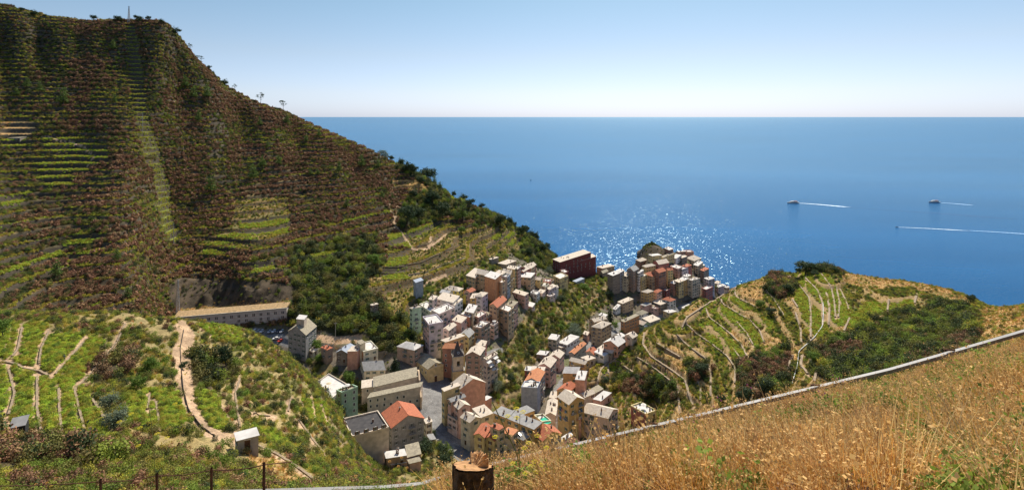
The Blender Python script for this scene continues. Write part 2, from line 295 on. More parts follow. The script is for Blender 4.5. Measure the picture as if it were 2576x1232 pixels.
# zone, type, polygon
SCRUB, WOOD, VINE, DRY, SOIL, ROCK, PAVED, GARDEN, STRIP, MAQUIS, NEARG, BARE, TERR = range(13)
POLY = [
 ('far', WOOD, fr('V2', [(2170, 1060), (2200, 880), (2150, 700), (1800, 780), (2250, 640), (2576, 560), (2800, 560), (2790, 1229), (2300, 1260), (2170, 1230)])),
 ('far', WOOD, [(720, 690), (930, 600), (965, 640), (940, 760), (1010, 800), (1050, 850), (1050, 900), (860, 860), (800, 820), (735, 800)]),
 ('far', WOOD, fr('V3', [(900, 200), (940, 60), (1060, 90), (1350, 260), (1480, 320), (1850, 480), (2060, 620), (2260, 840), (2400, 940), (2200, 930), (1960, 740), (1500, 640), (1330, 620), (1080, 700), (920, 700), (930, 520), (1180, 360)])),
 ('far', SCRUB, fr('V3', [(1500, 340), (1700, 400), (1840, 500), (1800, 560), (1560, 560), (1480, 440)])),
 ('far', TERR, fr('V3', [(1000, 720), (1340, 640), (1480, 690), (1700, 700), (1960, 740), (2020, 840), (1980, 930), (1700, 960), (1560, 1030), (1500, 1130), (1200, 1200), (1040, 1190), (1000, 1100), (980, 900)])),
 ('far', TERR, fr('F1', [(690, -60), (1240, -60), (1250, 250), (1190, 420), (930, 430), (910, 220), (700, 150)])),
 ('far', TERR, fr('V3', [(780, 880), (1000, 940), (1010, 1170), (1020, 1250), (740, 1250), (770, 1170), (810, 960)])),
 ('far', VINE, fr('V3', [(820, 760), (980, 760), (1040, 890), (830, 890)])),
 ('far', VINE, fr('V3', [(820, 950), (990, 950), (1000, 1170), (770, 1170)])),
 ('far', VINE, fr('V3', [(980, 740), (1320, 640), (1310, 690), (1100, 790), (1000, 800)])),
 ('far', VINE, fr('V3', [(1350, 380), (1440, 380), (1490, 460), (1370, 490)])),
 ('far', VINE, fr('V3', [(1720, 780), (1960, 740), (1960, 790), (1760, 830)])), ('far', VINE, fr('V3', [(1880, 820), (2030, 820), (2000, 860), (1860, 870)])),
 ('far', DRY, fr('V3', [(910, 275), (1090, 300), (1170, 370), (960, 380), (840, 325)])),
 ('far', VINE, fr('V3', [(290, 915), (540, 915), (540, 950), (120, 975)])), ('far', VINE, fr('V3', [(440, 640), (700, 590), (740, 610), (440, 660)])), ('far', VINE, fr('V3', [(780, 560), (890, 560), (890, 600), (760, 610)])),
 ('far', VINE, fr('V1', [(0, 1020), (200, 1040), (200, 1100), (0, 1105)])), ('far', DRY, fr('V1', [(0, 890), (170, 880), (280, 1000), (0, 1010)])),
 ('far', VINE, fr('V1', [(310, 1010), (540, 1010), (800, 1100), (800, 1228), (430, 1228), (300, 1080)])),
 ('far', VINE, fr('V2', [(230, 20), (500, 0), (790, 0), (790, 20), (540, 110), (540, 190), (340, 215), (260, 90)])), ('far', VINE, fr('V2', [(0, 270), (230, 235), (210, 290), (40, 360), (0, 360)])),
 ('far', VINE, fr('V2', [(500, 600), (780, 535), (800, 590), (560, 640), (350, 770), (0, 860), (0, 820), (250, 740), (430, 660)])),
 ('far', VINE, fr('V2', [(490, 720), (660, 670), (830, 640), (650, 710), (490, 780)])), ('far', VINE, fr('V2', [(500, 1050), (610, 1030), (610, 1070), (470, 1120)])), ('far', VINE, fr('V2', [(670, 1080), (760, 1050), (760, 1090), (690, 1120)])),
 ('far', TERR, fr('V2', [(1720, 290), (2140, 270), (2150, 570), (1900, 650), (1500, 750), (1470, 620), (1700, 500)])),
 ('far', VINE, fr('V2', [(1770, 455), (2140, 415), (2140, 475), (1780, 520)])), ('far', VINE, fr('V2', [(1600, 560), (2150, 485), (2150, 540), (1600, 590)])), ('far', VINE, fr('V2', [(1520, 620), (1910, 570), (1910, 610), (1520, 640)])), ('far', VINE, fr('V2', [(1500, 665), (1790, 640), (1700, 690), (1500, 725)])),
 ('far', VINE, fr('V2', [(1880, 780), (2060, 770), (2000, 850), (1840, 880)])), ('far', VINE, fr('V2', [(2290, 700), (2576, 660), (2576, 710), (2300, 730)])),
 ('far', STRIP, fr('V1', [(925, 190), (1000, 190), (1030, 400), (1060, 560), (1085, 720), (1100, 860), (1130, 960), (1190, 1170), (1060, 1170), (1010, 960), (975, 800), (955, 560), (935, 380)])),
 ('far', STRIP, fr('V2', [(1090, 10), (1200, 10), (1260, 200), (1270, 380), (1320, 520), (1330, 620), (1240, 600), (1190, 470), (1150, 280), (1130, 120)])),
 ('far', ROCK, fr('V2', [(1260, 1100), (1250, 950), (1290, 870), (1900, 900), (2190, 920), (2180, 1040), (1330, 1110)])),
 ('far', DRY, fr('V2', [(1270, 1180), (1350, 1105), (2170, 1045), (2170, 1100), (1300, 1190)])),
 ('far', GARDEN, [(1240, 985), (1250, 880), (1320, 800), (1340, 740), (1420, 700), (1530, 690), (1545, 760), (1480, 800), (1470, 850), (1370, 880), (1330, 930), (1310, 1030), (1240, 1040)]),
 ('far', GARDEN, [(740, 880), (820, 900), (850, 940), (920, 960), (940, 1040), (900, 1040), (850, 1000), (800, 960)]),
 ('far', GARDEN, [(1000, 1060), (1090, 1080), (1130, 1130), (1170, 1180), (1080, 1220), (930, 1220), (900, 1100)]),
 ('far', GARDEN, [(1550, 1010), (1700, 1010), (1720, 1060), (1560, 1080)]),
 ('far', ROCK, [(1600, 700), (1606, 640), (1640, 608), (1690, 620), (1700, 640), (1640, 660)]),
 # right hill
 ('right', VINE, fr('V5', [(715, 345), (790, 300), (900, 370), (960, 420), (1040, 520), (990, 550), (900, 490), (800, 410)])), ('right', VINE, fr('V5', [(655, 420), (740, 395), (830, 490), (960, 620), (860, 610), (720, 520)])),
 ('right', VINE, fr('V5', [(1210, 130), (1400, 105), (1480, 200), (1560, 330), (1560, 420), (1460, 440), (1330, 520), (1240, 380), (1220, 250)])), ('right', VINE, fr('V5', [(960, 375), (1090, 390), (1080, 450), (990, 440)])),
 ('right', VINE, fr('V5', [(60, 740), (130, 640), (230, 560), (240, 590), (140, 740)])), ('right', VINE, fr('V5', [(790, 265), (880, 255), (960, 330), (900, 345)])), ('right', VINE, fr('V5', [(1640, 290), (1850, 260), (1940, 250), (1940, 300), (1850, 330), (1640, 370), (1560, 460), (1520, 400)])),
 ('right', VINE, fr('V5', [(560, 400), (780, 260), (700, 350), (600, 420)])),
 ('right', DRY, fr('V5', [(1460, 110), (1700, 125), (1960, 140), (2280, 240), (2260, 280), (2060, 260), (1900, 200), (1700, 215), (1550, 190)])), ('right', DRY, fr('V5', [(2330, 280), (2576, 260), (2700, 300), (2700, 470), (2300, 520)])),
 ('right', DRY, fr('V5', [(870, 210), (1040, 150), (1060, 230), (1000, 310), (900, 270)])),
 ('right', MAQUIS, fr('V5', [(1640, 370), (1750, 400), (1880, 310), (1960, 350), (2060, 280), (2200, 300), (2290, 360), (2240, 420), (2320, 470), (2250, 560), (1800, 720), (1500, 780), (1380, 740), (1290, 730), (1340, 640), (1310, 560), (1420, 520), (1500, 480), (1560, 500)])),
 ('right', MAQUIS, fr('V5', [(150, 720), (240, 700), (480, 770), (560, 860), (540, 900), (300, 850), (130, 800)])),
 ('right', MAQUIS, fr('V5', [(560, 640), (720, 640), (740, 720), (620, 760)])), ('right', MAQUIS, fr('V5', [(880, 640), (1180, 560), (1200, 800), (900, 900)])), ('right', MAQUIS, fr('V5', [(1080, 120), (1230, 150), (1230, 230), (1130, 280), (1040, 230)])), ('right', MAQUIS, fr('V5', [(1150, 50), (1540, 90), (1500, 120), (1150, 110)])),
 # left spur
 ('spur', VINE, fr('V4', [(-100, 120), (300, 110), (330, 190), (520, 180), (700, 230), (540, 470), (560, 560), (620, 640), (760, 860), (620, 920), (300, 860), (250, 800), (80, 780), (-100, 760)])),
 ('spur', MAQUIS, fr('V4', [(1280, 310), (1620, 350), (1560, 480), (1400, 560), (1290, 500)])), ('spur', MAQUIS, fr('V4', [(660, 400), (830, 290), (930, 300), (900, 420), (760, 500), (640, 520)])),
 ('spur', VINE, fr('V4', [(820, 560), (1200, 560), (1260, 760), (1160, 860), (880, 800)])), ('spur', VINE, fr('V4', [(1320, 120), (1600, 130), (1640, 250), (1460, 240)])), ('spur', VINE, fr('V4', [(1300, 560), (1440, 580), (1540, 820), (1400, 820)])), ('spur', VINE, fr('V4', [(1680, 800), (1860, 840), (2000, 1000), (1760, 900)])),
 ('spur', VINE, fr('V4', [(2030, 620), (2200, 640), (2220, 800), (2080, 760)])),
 ('spur', MAQUIS, fr('V4', [(-100, 900), (700, 940), (800, 1040), (700, 1100), (-100, 1080)])), ('spur', DRY, fr('V4', [(1660, 1000), (1900, 1020), (2150, 1200), (1900, 1228), (1700, 1100)])),
]
LINES = [
 ('far', PAVED, [(1085, 975), (1090, 1050), (1130, 1110), (1190, 1150)], [60, 52, 46, 60]), ('far', PAVED, [(1060, 960), (1100, 960), (1140, 1010), (1085, 1030)], 50),
 ('far', PAVED, [(1350, 1130), (1385, 1060), (1395, 1000), (1440, 930), (1480, 870), (1560, 820), (1660, 800), (1790, 745)], [30, 26, 20, 16]),
 ('far', PAVED, [(640, 832), (700, 850), (745, 872)], [16, 30, 22]), ('far', SOIL, [(800, 850), (850, 856), (920, 850)], 20),
 ('far', PAVED, [(940, 1040), (1000, 1040), (1060, 1030)], 30), ('far', PAVED, [(1150, 930), (1200, 900), (1260, 880)], 14),
 ('far', SOIL, fr('V3', [(900, 520), (930, 540), (880, 650), (890, 700), (960, 770), (1040, 890), (1080, 900), (1180, 900), (1340, 770)]), 5), ('far', SOIL, fr('V3', [(1180, 880), (1210, 840), (1200, 800)]), 8),
 ('far', BARE, fr('V3', [(1010, 1130), (1180, 1100), (1330, 1030), (1500, 980)]), 5), ('far', SOIL, fr('V3', [(1150, 1210), (1250, 1160), (1330, 1130)]), 9),
 ('far', SOIL, fr('F4', [(230, 980), (440, 900), (540, 830), (640, 770), (660, 700), (740, 670)]), 3), ('far', SOIL, [(985, 470), (978, 520), (990, 545)], 4),
 ('far', SOIL, fr('V1', [(310, 1010), (600, 1080), (700, 1160), (650, 1228)]), 4), ('far', SOIL, [(1240, 1040), (1275, 1010), (1275, 940), (1300, 900)], 5),
]
PW = [ # right-hill walls and paths: they are also built as dry-stone walls further down
 ([(340, 470), (330, 540), (380, 610), (500, 690), (580, 750), (600, 830), (628, 910)], 11), ([(590, 370), (580, 410), (640, 470), (740, 540), (830, 610), (875, 680), (872, 780)], 7), ([(780, 250), (800, 300), (880, 350), (960, 395), (1020, 460), (1050, 540)], 7),
 ([(700, 320), (720, 380), (790, 430), (850, 480), (910, 540), (950, 620)], 7), ([(870, 220), (880, 260), (1000, 320)], 8), ([(1040, 200), (1100, 270), (1170, 380)], 6), ([(1190, 130), (1260, 200), (1310, 260), (1320, 350), (1320, 510)], 8), ([(1280, 140), (1360, 220), (1390, 300), (1390, 440)], 8),
 ([(1380, 120), (1440, 200), (1460, 300), (1465, 390)], 8), ([(1410, 230), (1430, 330), (1425, 440)], 9), ([(1470, 200), (1490, 300), (1480, 390)], 8), ([(1490, 210), (1530, 290), (1550, 350)], 7), ([(530, 480), (600, 550), (700, 620), (730, 700), (730, 860)], 8), ([(210, 660), (300, 720), (420, 770)], 8), ([(290, 610), (400, 680), (500, 760)], 7),
 ([(640, 730), (670, 790), (670, 880)], 8), ([(1210, 270), (1250, 330)], 8), ([(1230, 350), (1260, 450), (1265, 540)], 9), ([(1215, 600), (1180, 680), (1200, 780)], 10), ([(1270, 600), (1260, 660), (1310, 720)], 14), ([(60, 780), (80, 690), (130, 640)], 9), ([(130, 740), (125, 660), (200, 600)], 10), ([(410, 530), (560, 620)], 12), ([(535, 780), (550, 960)], 8), ([(1000, 800), (950, 890)], 9),
 ([(1930, 300), (1945, 240)], 12), ([(1780, 270), (1770, 350)], 9), ([(1550, 380), (1510, 470)], 8), ([(880, 400), (940, 470), (985, 550)], 6), ([(560, 440), (590, 380), (680, 320), (790, 250), (880, 200)], 9), ([(1340, 760), (1355, 690), (1310, 620)], 10), ([(860, 560), (920, 640), (925, 720)], 6),
]
LINES += [('right', SOIL, fr('V5', p), w * 0.6) for p, w in PW]
SP = [ # left spur paths
 ([(835, 115), (780, 240), (700, 340), (560, 500), (490, 560), (520, 680), (560, 830), (600, 915)], [26, 24, 28, 34, 36, 30, 28]), ([(140, 140), (110, 290), (60, 360)], 40), ([(320, 170), (270, 280), (250, 400)], 36), ([(575, 215), (440, 370), (350, 470)], 30), ([(50, 430), (90, 590), (40, 760)], 46),
 ([(240, 470), (240, 700), (270, 850)], 44), ([(385, 550), (390, 700), (410, 880)], 38), ([(600, 610), (660, 700), (740, 855)], 28), ([(1220, 140), (1250, 200), (1225, 300), (1222, 430), (1260, 560), (1290, 700), (1400, 840), (1570, 900)], [76, 96, 92, 90, 76, 60, 56, 60]),
 ([(1610, 480), (1575, 590), (1590, 700), (1610, 830)], 30), ([(1000, 590), (980, 720)], 30), ([(1950, 610), (1930, 720)], 26), ([(1570, 900), (1700, 930), (1850, 990), (2000, 1090), (2150, 1200)], 30), ([(1480, 640), (1540, 780), (1580, 850)], 18), ([(0, 370), (100, 390), (150, 420), (250, 430), (330, 480)], 34),
 ([(70, 120), (60, 230), (20, 300)], 16), ([(1200, 600), (1250, 720)], 14), ([(1040, 640), (1070, 830)], 30), ([(2090, 600), (2120, 740)], 18), ([(2160, 660), (2200, 780)], 16), ([(150, 860), (280, 855)], 40), ([(1400, 130), (1480, 220)], 10), ([(1460, 120), (1540, 220)], 10), ([(1530, 140), (1610, 250)], 10), ([(1690, 720), (1850, 750)], 30), ([(760, 260), (780, 320)], 20),
 ([(1340, 140), (1420, 200)], 10), ([(2000, 760), (2100, 900), (2180, 1000)], 24), ([(640, 860), (840, 870)], 10)]
LINES += [('spur', SOIL, fr('V4', p), np.array(np.atleast_1d(w)) * 0.48) for p, w in SP]
def classify(x, y, z):
    px, py = proj(x, y, z); near, spur, right, far = zones(x, y, px)
    Z = dict(far=far, right=right, spur=spur)
    c = np.full(x.shape, SCRUB, np.int8); n1 = fbm(x / 25, y / 25, 51, 4)
    c[far & (z < 86)] = BARE; c[far & (z < 22) & (y > 560)] = ROCK; c[far & (z < 90) & (z > 22) & (px > 1290) & (px < 1440) & (y > 560)] = WOOD; c[far & (px > 1000) & (z < 100) & (px < 1420) & (z > 78)] = GARDEN
    c[right] = TERR; c[right & (n1 > 0.13)] = DRY; c[spur] = GARDEN; c[near] = NEARG
    c[(~near) & (~spur) & (y < 200) & (px > 900) & ~right] = GARDEN
    jx = fbm(x / 5, y / 5, 61, 3) * 14; jy = fbm(x / 5, y / 5, 66, 3) * 10
    for zn, t, poly in POLY: kj = 2.2 if (t in (MAQUIS, DRY, WOOD, TERR) and zn != 'spur') else 1.0; c[Z[zn] & inpoly(px + jx * kj, py + jy * .6 * kj, poly)] = t
    jx *= 0.25; jy *= 0.25
    for zn, t, pts, w in LINES: c[Z[zn] & nearline(px + jx, py + jy, pts, w)] = t
    c[far & (z < 7) & (y > 500)] = ROCK
    return c
GC = classify(GX, GY, GZ)
SPURG = GY < 228
BASE = {SCRUB: (.075, .060, .030), WOOD: (.035, .038, .018), VINE: (.10, .085, .035), DRY: (.36, .22, .085), SOIL: (.37, .25, .155), ROCK: (.052, .040, .026), PAVED: (.17, .165, .16), GARDEN: (.17, .125, .058), STRIP: (.17, .19, .035), MAQUIS: (.07, .055, .03), NEARG: (.17, .10, .045), BARE: (.12, .10, .075), TERR: (.22, .155, .062)}
CC = np.zeros(GX.shape + (3,))
for k, v in BASE.items(): CC[GC == k] = v
CC[(GC == GARDEN) & SPURG] = (.25, .19, .085)
PXG_ = CX + F * GX / np.maximum(GY, .5)
nz = fbm(GX / 6, GY / 6, 81, 4)[..., None]; nz2 = fbm(GX / 1.3, GY / 1.3, 85, 3)[..., None]
CC *= 1 + nz * 0.9 + nz2 * 0.7
g_ = sstep(0.02, 0.2, fbm(GX / 8, GY / 8, 91, 4))[..., None] * np.isin(GC, [DRY, TERR, GARDEN, NEARG, BARE])[..., None]
CC = CC * (1 - 0.55 * g_) + np.array([.09, .11, .03]) * 0.55 * g_
d_ = sstep(0.05, 0.2, fbm(GX / 12, GY / 12, 95, 4))[..., None] * np.isin(GC, [SCRUB, GARDEN, TERR])[..., None]
CC = CC * (1 - 0.5 * d_) + np.array([.30, .21, .08]) * 0.5 * d_
# terrace risers: grey-brown dry stone, with shade painted into the far ones
gy_, gu_ = np.gradient(GZ); dY = np.gradient(GY, axis=0); dX = np.gradient(GX, axis=1)
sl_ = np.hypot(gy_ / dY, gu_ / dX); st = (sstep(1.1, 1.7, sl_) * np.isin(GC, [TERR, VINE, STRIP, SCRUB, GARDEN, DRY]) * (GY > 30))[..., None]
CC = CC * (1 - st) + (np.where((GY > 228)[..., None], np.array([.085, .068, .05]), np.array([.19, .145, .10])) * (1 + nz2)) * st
rc = (GC == ROCK)[..., None] * sstep(-.05, .12, fbm(GX / 3.5, GZ / 9, 121, 4))[..., None]; CC = CC * (1 - .6 * rc) + np.array([.105, .075, .048]) * .6 * rc
wl = ((sstep(.60, .68, PHASE) * sstep(1.0, .95, PHASE) * np.where(GC == STRIP, 1.0, .8) * np.isin(GC, [STRIP, VINE, TERR, SCRUB]) * (GY > 228) * (GX < 60)))[..., None]; CC = CC * (1 - wl) + np.array([.05, .04, .028]) * wl  # dark band by terrace phase: riser shade painted into the ground colour
lr = (np.maximum(sstep(.13, .07, PHR), sstep(.84, .90, PHR)) * np.isin(GC, [TERR, VINE, DRY, GARDEN]) * (PXG_ > 1450) * (GY > 30) * (GY < 440) * (PXG_ < 2300))[..., None]; CC = CC * (1 - .6 * lr) + np.array([.36, .235, .105]) * (1 + nz2 * .8) * .6 * lr
CC = np.clip(CC, 0.01, 0.8)
SLOPE = sl_

def ground_mat():
    m = bpy.data.materials.new('ground'); m.use_nodes = True; N = m.node_tree.nodes; L = m.node_tree.links; b = N['Principled BSDF']
    b.inputs['Roughness'].default_value = 0.95; b.inputs['Specular IOR Level'].default_value = 0.15
    at = N.new('ShaderNodeVertexColor'); at.layer_name = 'cover'
    tc = N.new('ShaderNodeTexCoord'); n1 = N.new('ShaderNodeTexNoise'); n1.inputs['Scale'].default_value = 1.7; n1.inputs['Detail'].default_value = 8; n1.inputs['Roughness'].default_value = 0.7
    L.new(tc.outputs['Object'], n1.inputs['Vector']); mr = N.new('ShaderNodeMapRange'); mr.inputs[1].default_value = 0.3; mr.inputs[2].default_value = 0.7; mr.inputs[3].default_value = 0.55; mr.inputs[4].default_value = 1.5
    L.new(n1.outputs[0], mr.inputs[0]); mx = N.new('ShaderNodeVectorMath'); mx.operation = 'SCALE'
    L.new(at.outputs[0], mx.inputs[0]); L.new(mr.outputs[0], mx.inputs['Scale']); L.new(mx.outputs[0], b.inputs['Base Color'])
    bp = N.new('ShaderNodeBump'); bp.inputs['Strength'].default_value = 0.9; bp.inputs['Distance'].default_value = 0.35
    L.new(n1.outputs[0], bp.inputs['Height']); L.new(bp.outputs[0], b.inputs['Normal'])
    return m
nr, nc = GX.shape; idx = np.arange(nr * nc).reshape(nr, nc)
Q = np.stack([idx[:-1, :-1], idx[:-1, 1:], idx[1:, 1:], idx[1:, :-1]], -1).reshape(-1, 4)
me = npmesh('terrain', np.stack([GX, GY, GZ], -1).reshape(-1, 3), Q, [ground_mat()], smooth=True)
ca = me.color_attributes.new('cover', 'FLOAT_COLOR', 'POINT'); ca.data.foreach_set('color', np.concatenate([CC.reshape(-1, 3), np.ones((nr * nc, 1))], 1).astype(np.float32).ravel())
link('terrain', me, kind='structure')

# ------------------------------------------------------------------ sea
def sea_mat():
    m = bpy.data.materials.new('sea_water'); m.use_nodes = True; N = m.node_tree.nodes; L = m.node_tree.links; b = N['Principled BSDF']
    b.inputs['Base Color'].default_value = (.006, .055, .17, 1); b.inputs['Roughness'].default_value = 0.10; b.inputs['IOR'].default_value = 1.33; b.inputs['Specular IOR Level'].default_value = 0.24
    geo = N.new('ShaderNodeNewGeometry')
    def nz(scale, detail, mapping=(1, 1, 1), rough=0.6):
        mp = N.new('ShaderNodeMapping'); mp.inputs['Scale'].default_value = mapping; t = N.new('ShaderNodeTexNoise'); t.inputs['Scale'].default_value = scale; t.inputs['Detail'].default_value = detail; t.inputs['Roughness'].default_value = rough
        L.new(geo.outputs['Position'], mp.inputs[0]); L.new(mp.outputs[0], t.inputs['Vector']); return t
    a = nz(0.26, 1.5, (0.8, 1.3, 1), .5); c = nz(0.03, 5, (0.5, 1.5, 1)); w = nz(0.0018, 5, (0.35, 1.6, 1))
    b1 = N.new('ShaderNodeBump'); b1.inputs['Strength'].default_value = 1.0; b1.inputs['Distance'].default_value = 1.05; L.new(a.outputs[0], b1.inputs['Height'])
    b2 = N.new('ShaderNodeBump'); b2.inputs['Strength'].default_value = 0.15; b2.inputs['Distance'].default_value = 3.0; L.new(c.outputs[0], b2.inputs['Height']); L.new(b1.outputs[0], b2.inputs['Normal'])
    mr = N.new('ShaderNodeMapRange'); mr.inputs[1].default_value = 0.35; mr.inputs[2].default_value = 0.7; L.new(w.outputs[0], mr.inputs[0])
    mx = N.new('ShaderNodeMixRGB'); mx.inputs[1].default_value = (.0012, .050, .150, 1); mx.inputs[2].default_value = (.003, .080, .225, 1); L.new(mr.outputs[0], mx.inputs[0])
    df = N.new('ShaderNodeBsdfDiffuse'); L.new(mx.outputs[0], df.inputs[0]); gl = N.new('ShaderNodeBsdfGlossy'); gl.inputs['Roughness'].default_value = .12; L.new(b2.outputs[0], gl.inputs['Normal']); gl.inputs[0].default_value = (.66, .90, 1, 1)
    fn = N.new('ShaderNodeFresnel'); fn.inputs[0].default_value = 1.33; cl = N.new('ShaderNodeMapRange'); cl.inputs[1].default_value = .02; cl.inputs[2].default_value = .55; cl.inputs[3].default_value = .02; cl.inputs[4].default_value = .46
    L.new(fn.outputs[0], cl.inputs[0]); ms = N.new('ShaderNodeMixShader'); L.new(cl.outputs[0], ms.inputs[0]); L.new(df.outputs[0], ms.inputs[1]); L.new(gl.outputs[0], ms.inputs[2]); L.new(ms.outputs[0], N['Material Output'].inputs[0]); N.remove(b)
    return m
XS = np.concatenate([-np.geomspace(1e6, 400, 18), np.linspace(-300, 300, 7), np.geomspace(400, 1e6, 18)]); YS = np.concatenate([[-300, 0, 200, 400], np.geomspace(500, 1e6, 24)])
sx, sy = np.meshgrid(XS, YS, indexing='ij'); si = np.arange(sx.size).reshape(sx.shape)
link('sea', npmesh('sea', np.stack([sx, sy, sx * 0], -1).reshape(-1, 3), np.stack([si[:-1, :-1], si[1:, :-1], si[1:, 1:], si[:-1, 1:]], -1).reshape(-1, 4), [sea_mat()]), kind='structure')
# ------------------------------------------------------------------ plants: prototypes and scatter
PK = bpy.data.collections.new('plant_kinds')             # not linked to the scene: only a source of shapes
def leaves(n, size, rx, rz, seed, shell=0.5, zc=None, flat=0.0, tall=1.0, lump=0.35):
    """n leaf-sized quads spread through an uneven crown volume; returns V,F"""
    g = np.random.default_rng(seed); d = g.normal(size=(n, 3)); d /= np.linalg.norm(d, axis=1)[:, None]
    r = (shell + (1 - shell) * g.random(n) ** 0.6)[:, None]
    k = 1 + lump * np.sin(d[:, 0] * 4 + seed) * np.cos(d[:, 1] * 5 + seed * 2) + lump * 0.6 * np.sin(d[:, 2] * 7 + d[:, 0] * 5 + seed)
    c = d * r * k[:, None] * np.array([rx, rx, rz]); c[:, 2] += (rz * 0.75 if zc is None else zc)
    c[:, 2] = np.maximum(c[:, 2], size * 0.3)
    nrm = d + g.normal(size=(n, 3)) * 0.7; nrm[:, 2] += flat; nrm /= np.linalg.norm(nrm, axis=1)[:, None]
    t = np.cross(nrm, g.normal(size=(n, 3))); t /= np.linalg.norm(t, axis=1)[:, None]; b = np.cross(nrm, t)
    s = (size * (0.6 + 0.8 * g.random(n)))[:, None]; t = t * s; b = b * s * tall
    V = np.stack([c - t, c + b * 0.75, c + t * 0.9, c - b * 0.75], 1).reshape(-1, 3)
    return V, np.arange(4 * n).reshape(-1, 4)
def blades(n, h, spread, w, seed, lean=0.5, head=0, headsize=0.012):
    g = np.random.default_rng(seed); a = g.random(n) * 6.283; rr = g.random(n) ** 0.5 * spread
    b = np.stack([np.cos(a) * rr, np.sin(a) * rr, np.zeros(n)], 1); a2 = a + g.normal(size=n) * 0.8; L = h * (0.5 + 0.6 * g.random(n)); ln = lean * g.random(n)
    dr = np.stack([np.cos(a2) * ln, np.sin(a2) * ln, np.ones(n)], 1); dr /= np.linalg.norm(dr, axis=1)[:, None]
    sd_ = np.stack([-np.sin(a2), np.cos(a2), np.zeros(n)], 1) * w / 2
    mid = b + dr * (L * 0.55)[:, None]; tip = b + (dr * np.array([1.5, 1.5, 1])) * L[:, None]
    V = np.stack([b - sd_, b + sd_, mid + sd_ * 0.8, mid - sd_ * 0.8, mid - sd_ * 0.8, mid + sd_ * 0.8, tip + sd_ * 0.25, tip - sd_ * 0.25], 1).reshape(-1, 3)
    Fq = np.arange(8 * n).reshape(-1, 4); mi = np.zeros(len(Fq), int)
    if head:
        k = g.integers(0, n, head); t = g.random(head)[:, None] * 0.35 + 0.7; c = mid[k] + (tip[k] - mid[k]) * t * 1.1
        u_ = g.normal(size=(head, 3)); u_ /= np.linalg.norm(u_, axis=1)[:, None]; v_ = np.cross(u_, g.normal(size=(head, 3))); v_ /= np.linalg.norm(v_, axis=1)[:, None]
        hs = (headsize * (0.6 + g.random(head)))[:, None]; c = c + g.normal(size=c.shape) * headsize
        HV = np.stack([c - u_ * hs, c + v_ * hs, c + u_ * hs, c - v_ * hs], 1).reshape(-1, 3)
        Fq = np.concatenate([Fq, np.arange(4 * head).reshape(-1, 4) + len(V)]); V = np.concatenate([V, HV]); mi = np.concatenate([mi, np.ones(head, int)])
    return V, Fq, mi
def kind(name, V, Fq, mats, mi=None):
    o = bpy.data.objects.new(name, npmesh(name, V, Fq, mats, mi=mi)); PK.objects.link(o); return o
m_brown = mat('heath_brown', (.25, .135, .070), trans=0.15, rand=0.35, hue=0.015)
m_dark = mat('leaf_dark', (.050, .068, .022), trans=0.2, rand=0.4, hue=0.02)
m_olive = mat('leaf_olive', (.17, .155, .04), trans=0.25, rand=0.35, hue=0.03)
m_green = mat('leaf_green', (.18, .225, .032), trans=0.35, rand=0.35, hue=0.03)
m_vine = mat('vine_leaf', (.34, .42, .04), trans=0.42, rand=0.3, hue=0.025)
m_yel = mat('leaf_yellow_green', (.38, .34, .05), trans=0.4, rand=0.3, hue=0.03)
m_grey = mat('leaf_grey', (.10, .12, .07), trans=0.2, rand=0.25)
m_straw = mat('straw', (.48, .27, .085), trans=0.3, rand=0.3, hue=0.015)
m_seed = mat('seed_head', (.62, .39, .15), trans=0.3, rand=0.25)
m_rust = mat('dry_heads_rust', (.40, .20, .07), trans=0.3, rand=0.3)
K = {}
def bushes(key, m, n, size, rx, rz, count=3, **kw):
    K[key] = [kind(key, *leaves(n, size, rx, rz, 100 + i * 7 + len(K), **kw), [m]) for i in range(count)]
bushes('scrub_brown', m_brown, 60, .34, 1.0, 1.15, tall=1.5); bushes('scrub_dark', m_dark, 60, .32, 1.0, 1.0); bushes('scrub_olive', m_olive, 60, .32, 1.0, 1.0); bushes('scrub_green', m_green, 60, .30, 1.0, 1.0)
bushes('vine_clump', m_vine, 46, .26, 1.0, .55, flat=.8, shell=.2); bushes('yellow_clump', m_yel, 46, .26, 1.0, .8, shell=.2); bushes('grey_clump', m_grey, 70, .2, 1.0, 1.0)
bushes('fine_dark', m_dark, 420, .105, 1.0, 1.0, shell=.35); bushes('fine_green', m_green, 420, .105, 1.0, .9, shell=.35); bushes('fine_olive', m_olive, 420, .10, 1.0, .9, shell=.35); bushes('fine_brown', m_brown, 420, .10, 1.0, 1.0, shell=.35, tall=1.6)
bushes('fine_vine', m_vine, 220, .13, 1.0, .5, flat=.8, shell=.15); bushes('fine_yellow', m_yel, 300, .10, 1.0, .8, shell=.2)
K['tuft'] = [kind('dry_tuft', *blades(26, .9, .35, .09, 300 + i, .6)[:2], [m_straw]) for i in range(3)]
K['tuft_green'] = [kind('green_tuft', *blades(26, .8, .4, .10, 310 + i, .6)[:2], [m_yel]) for i in range(2)]

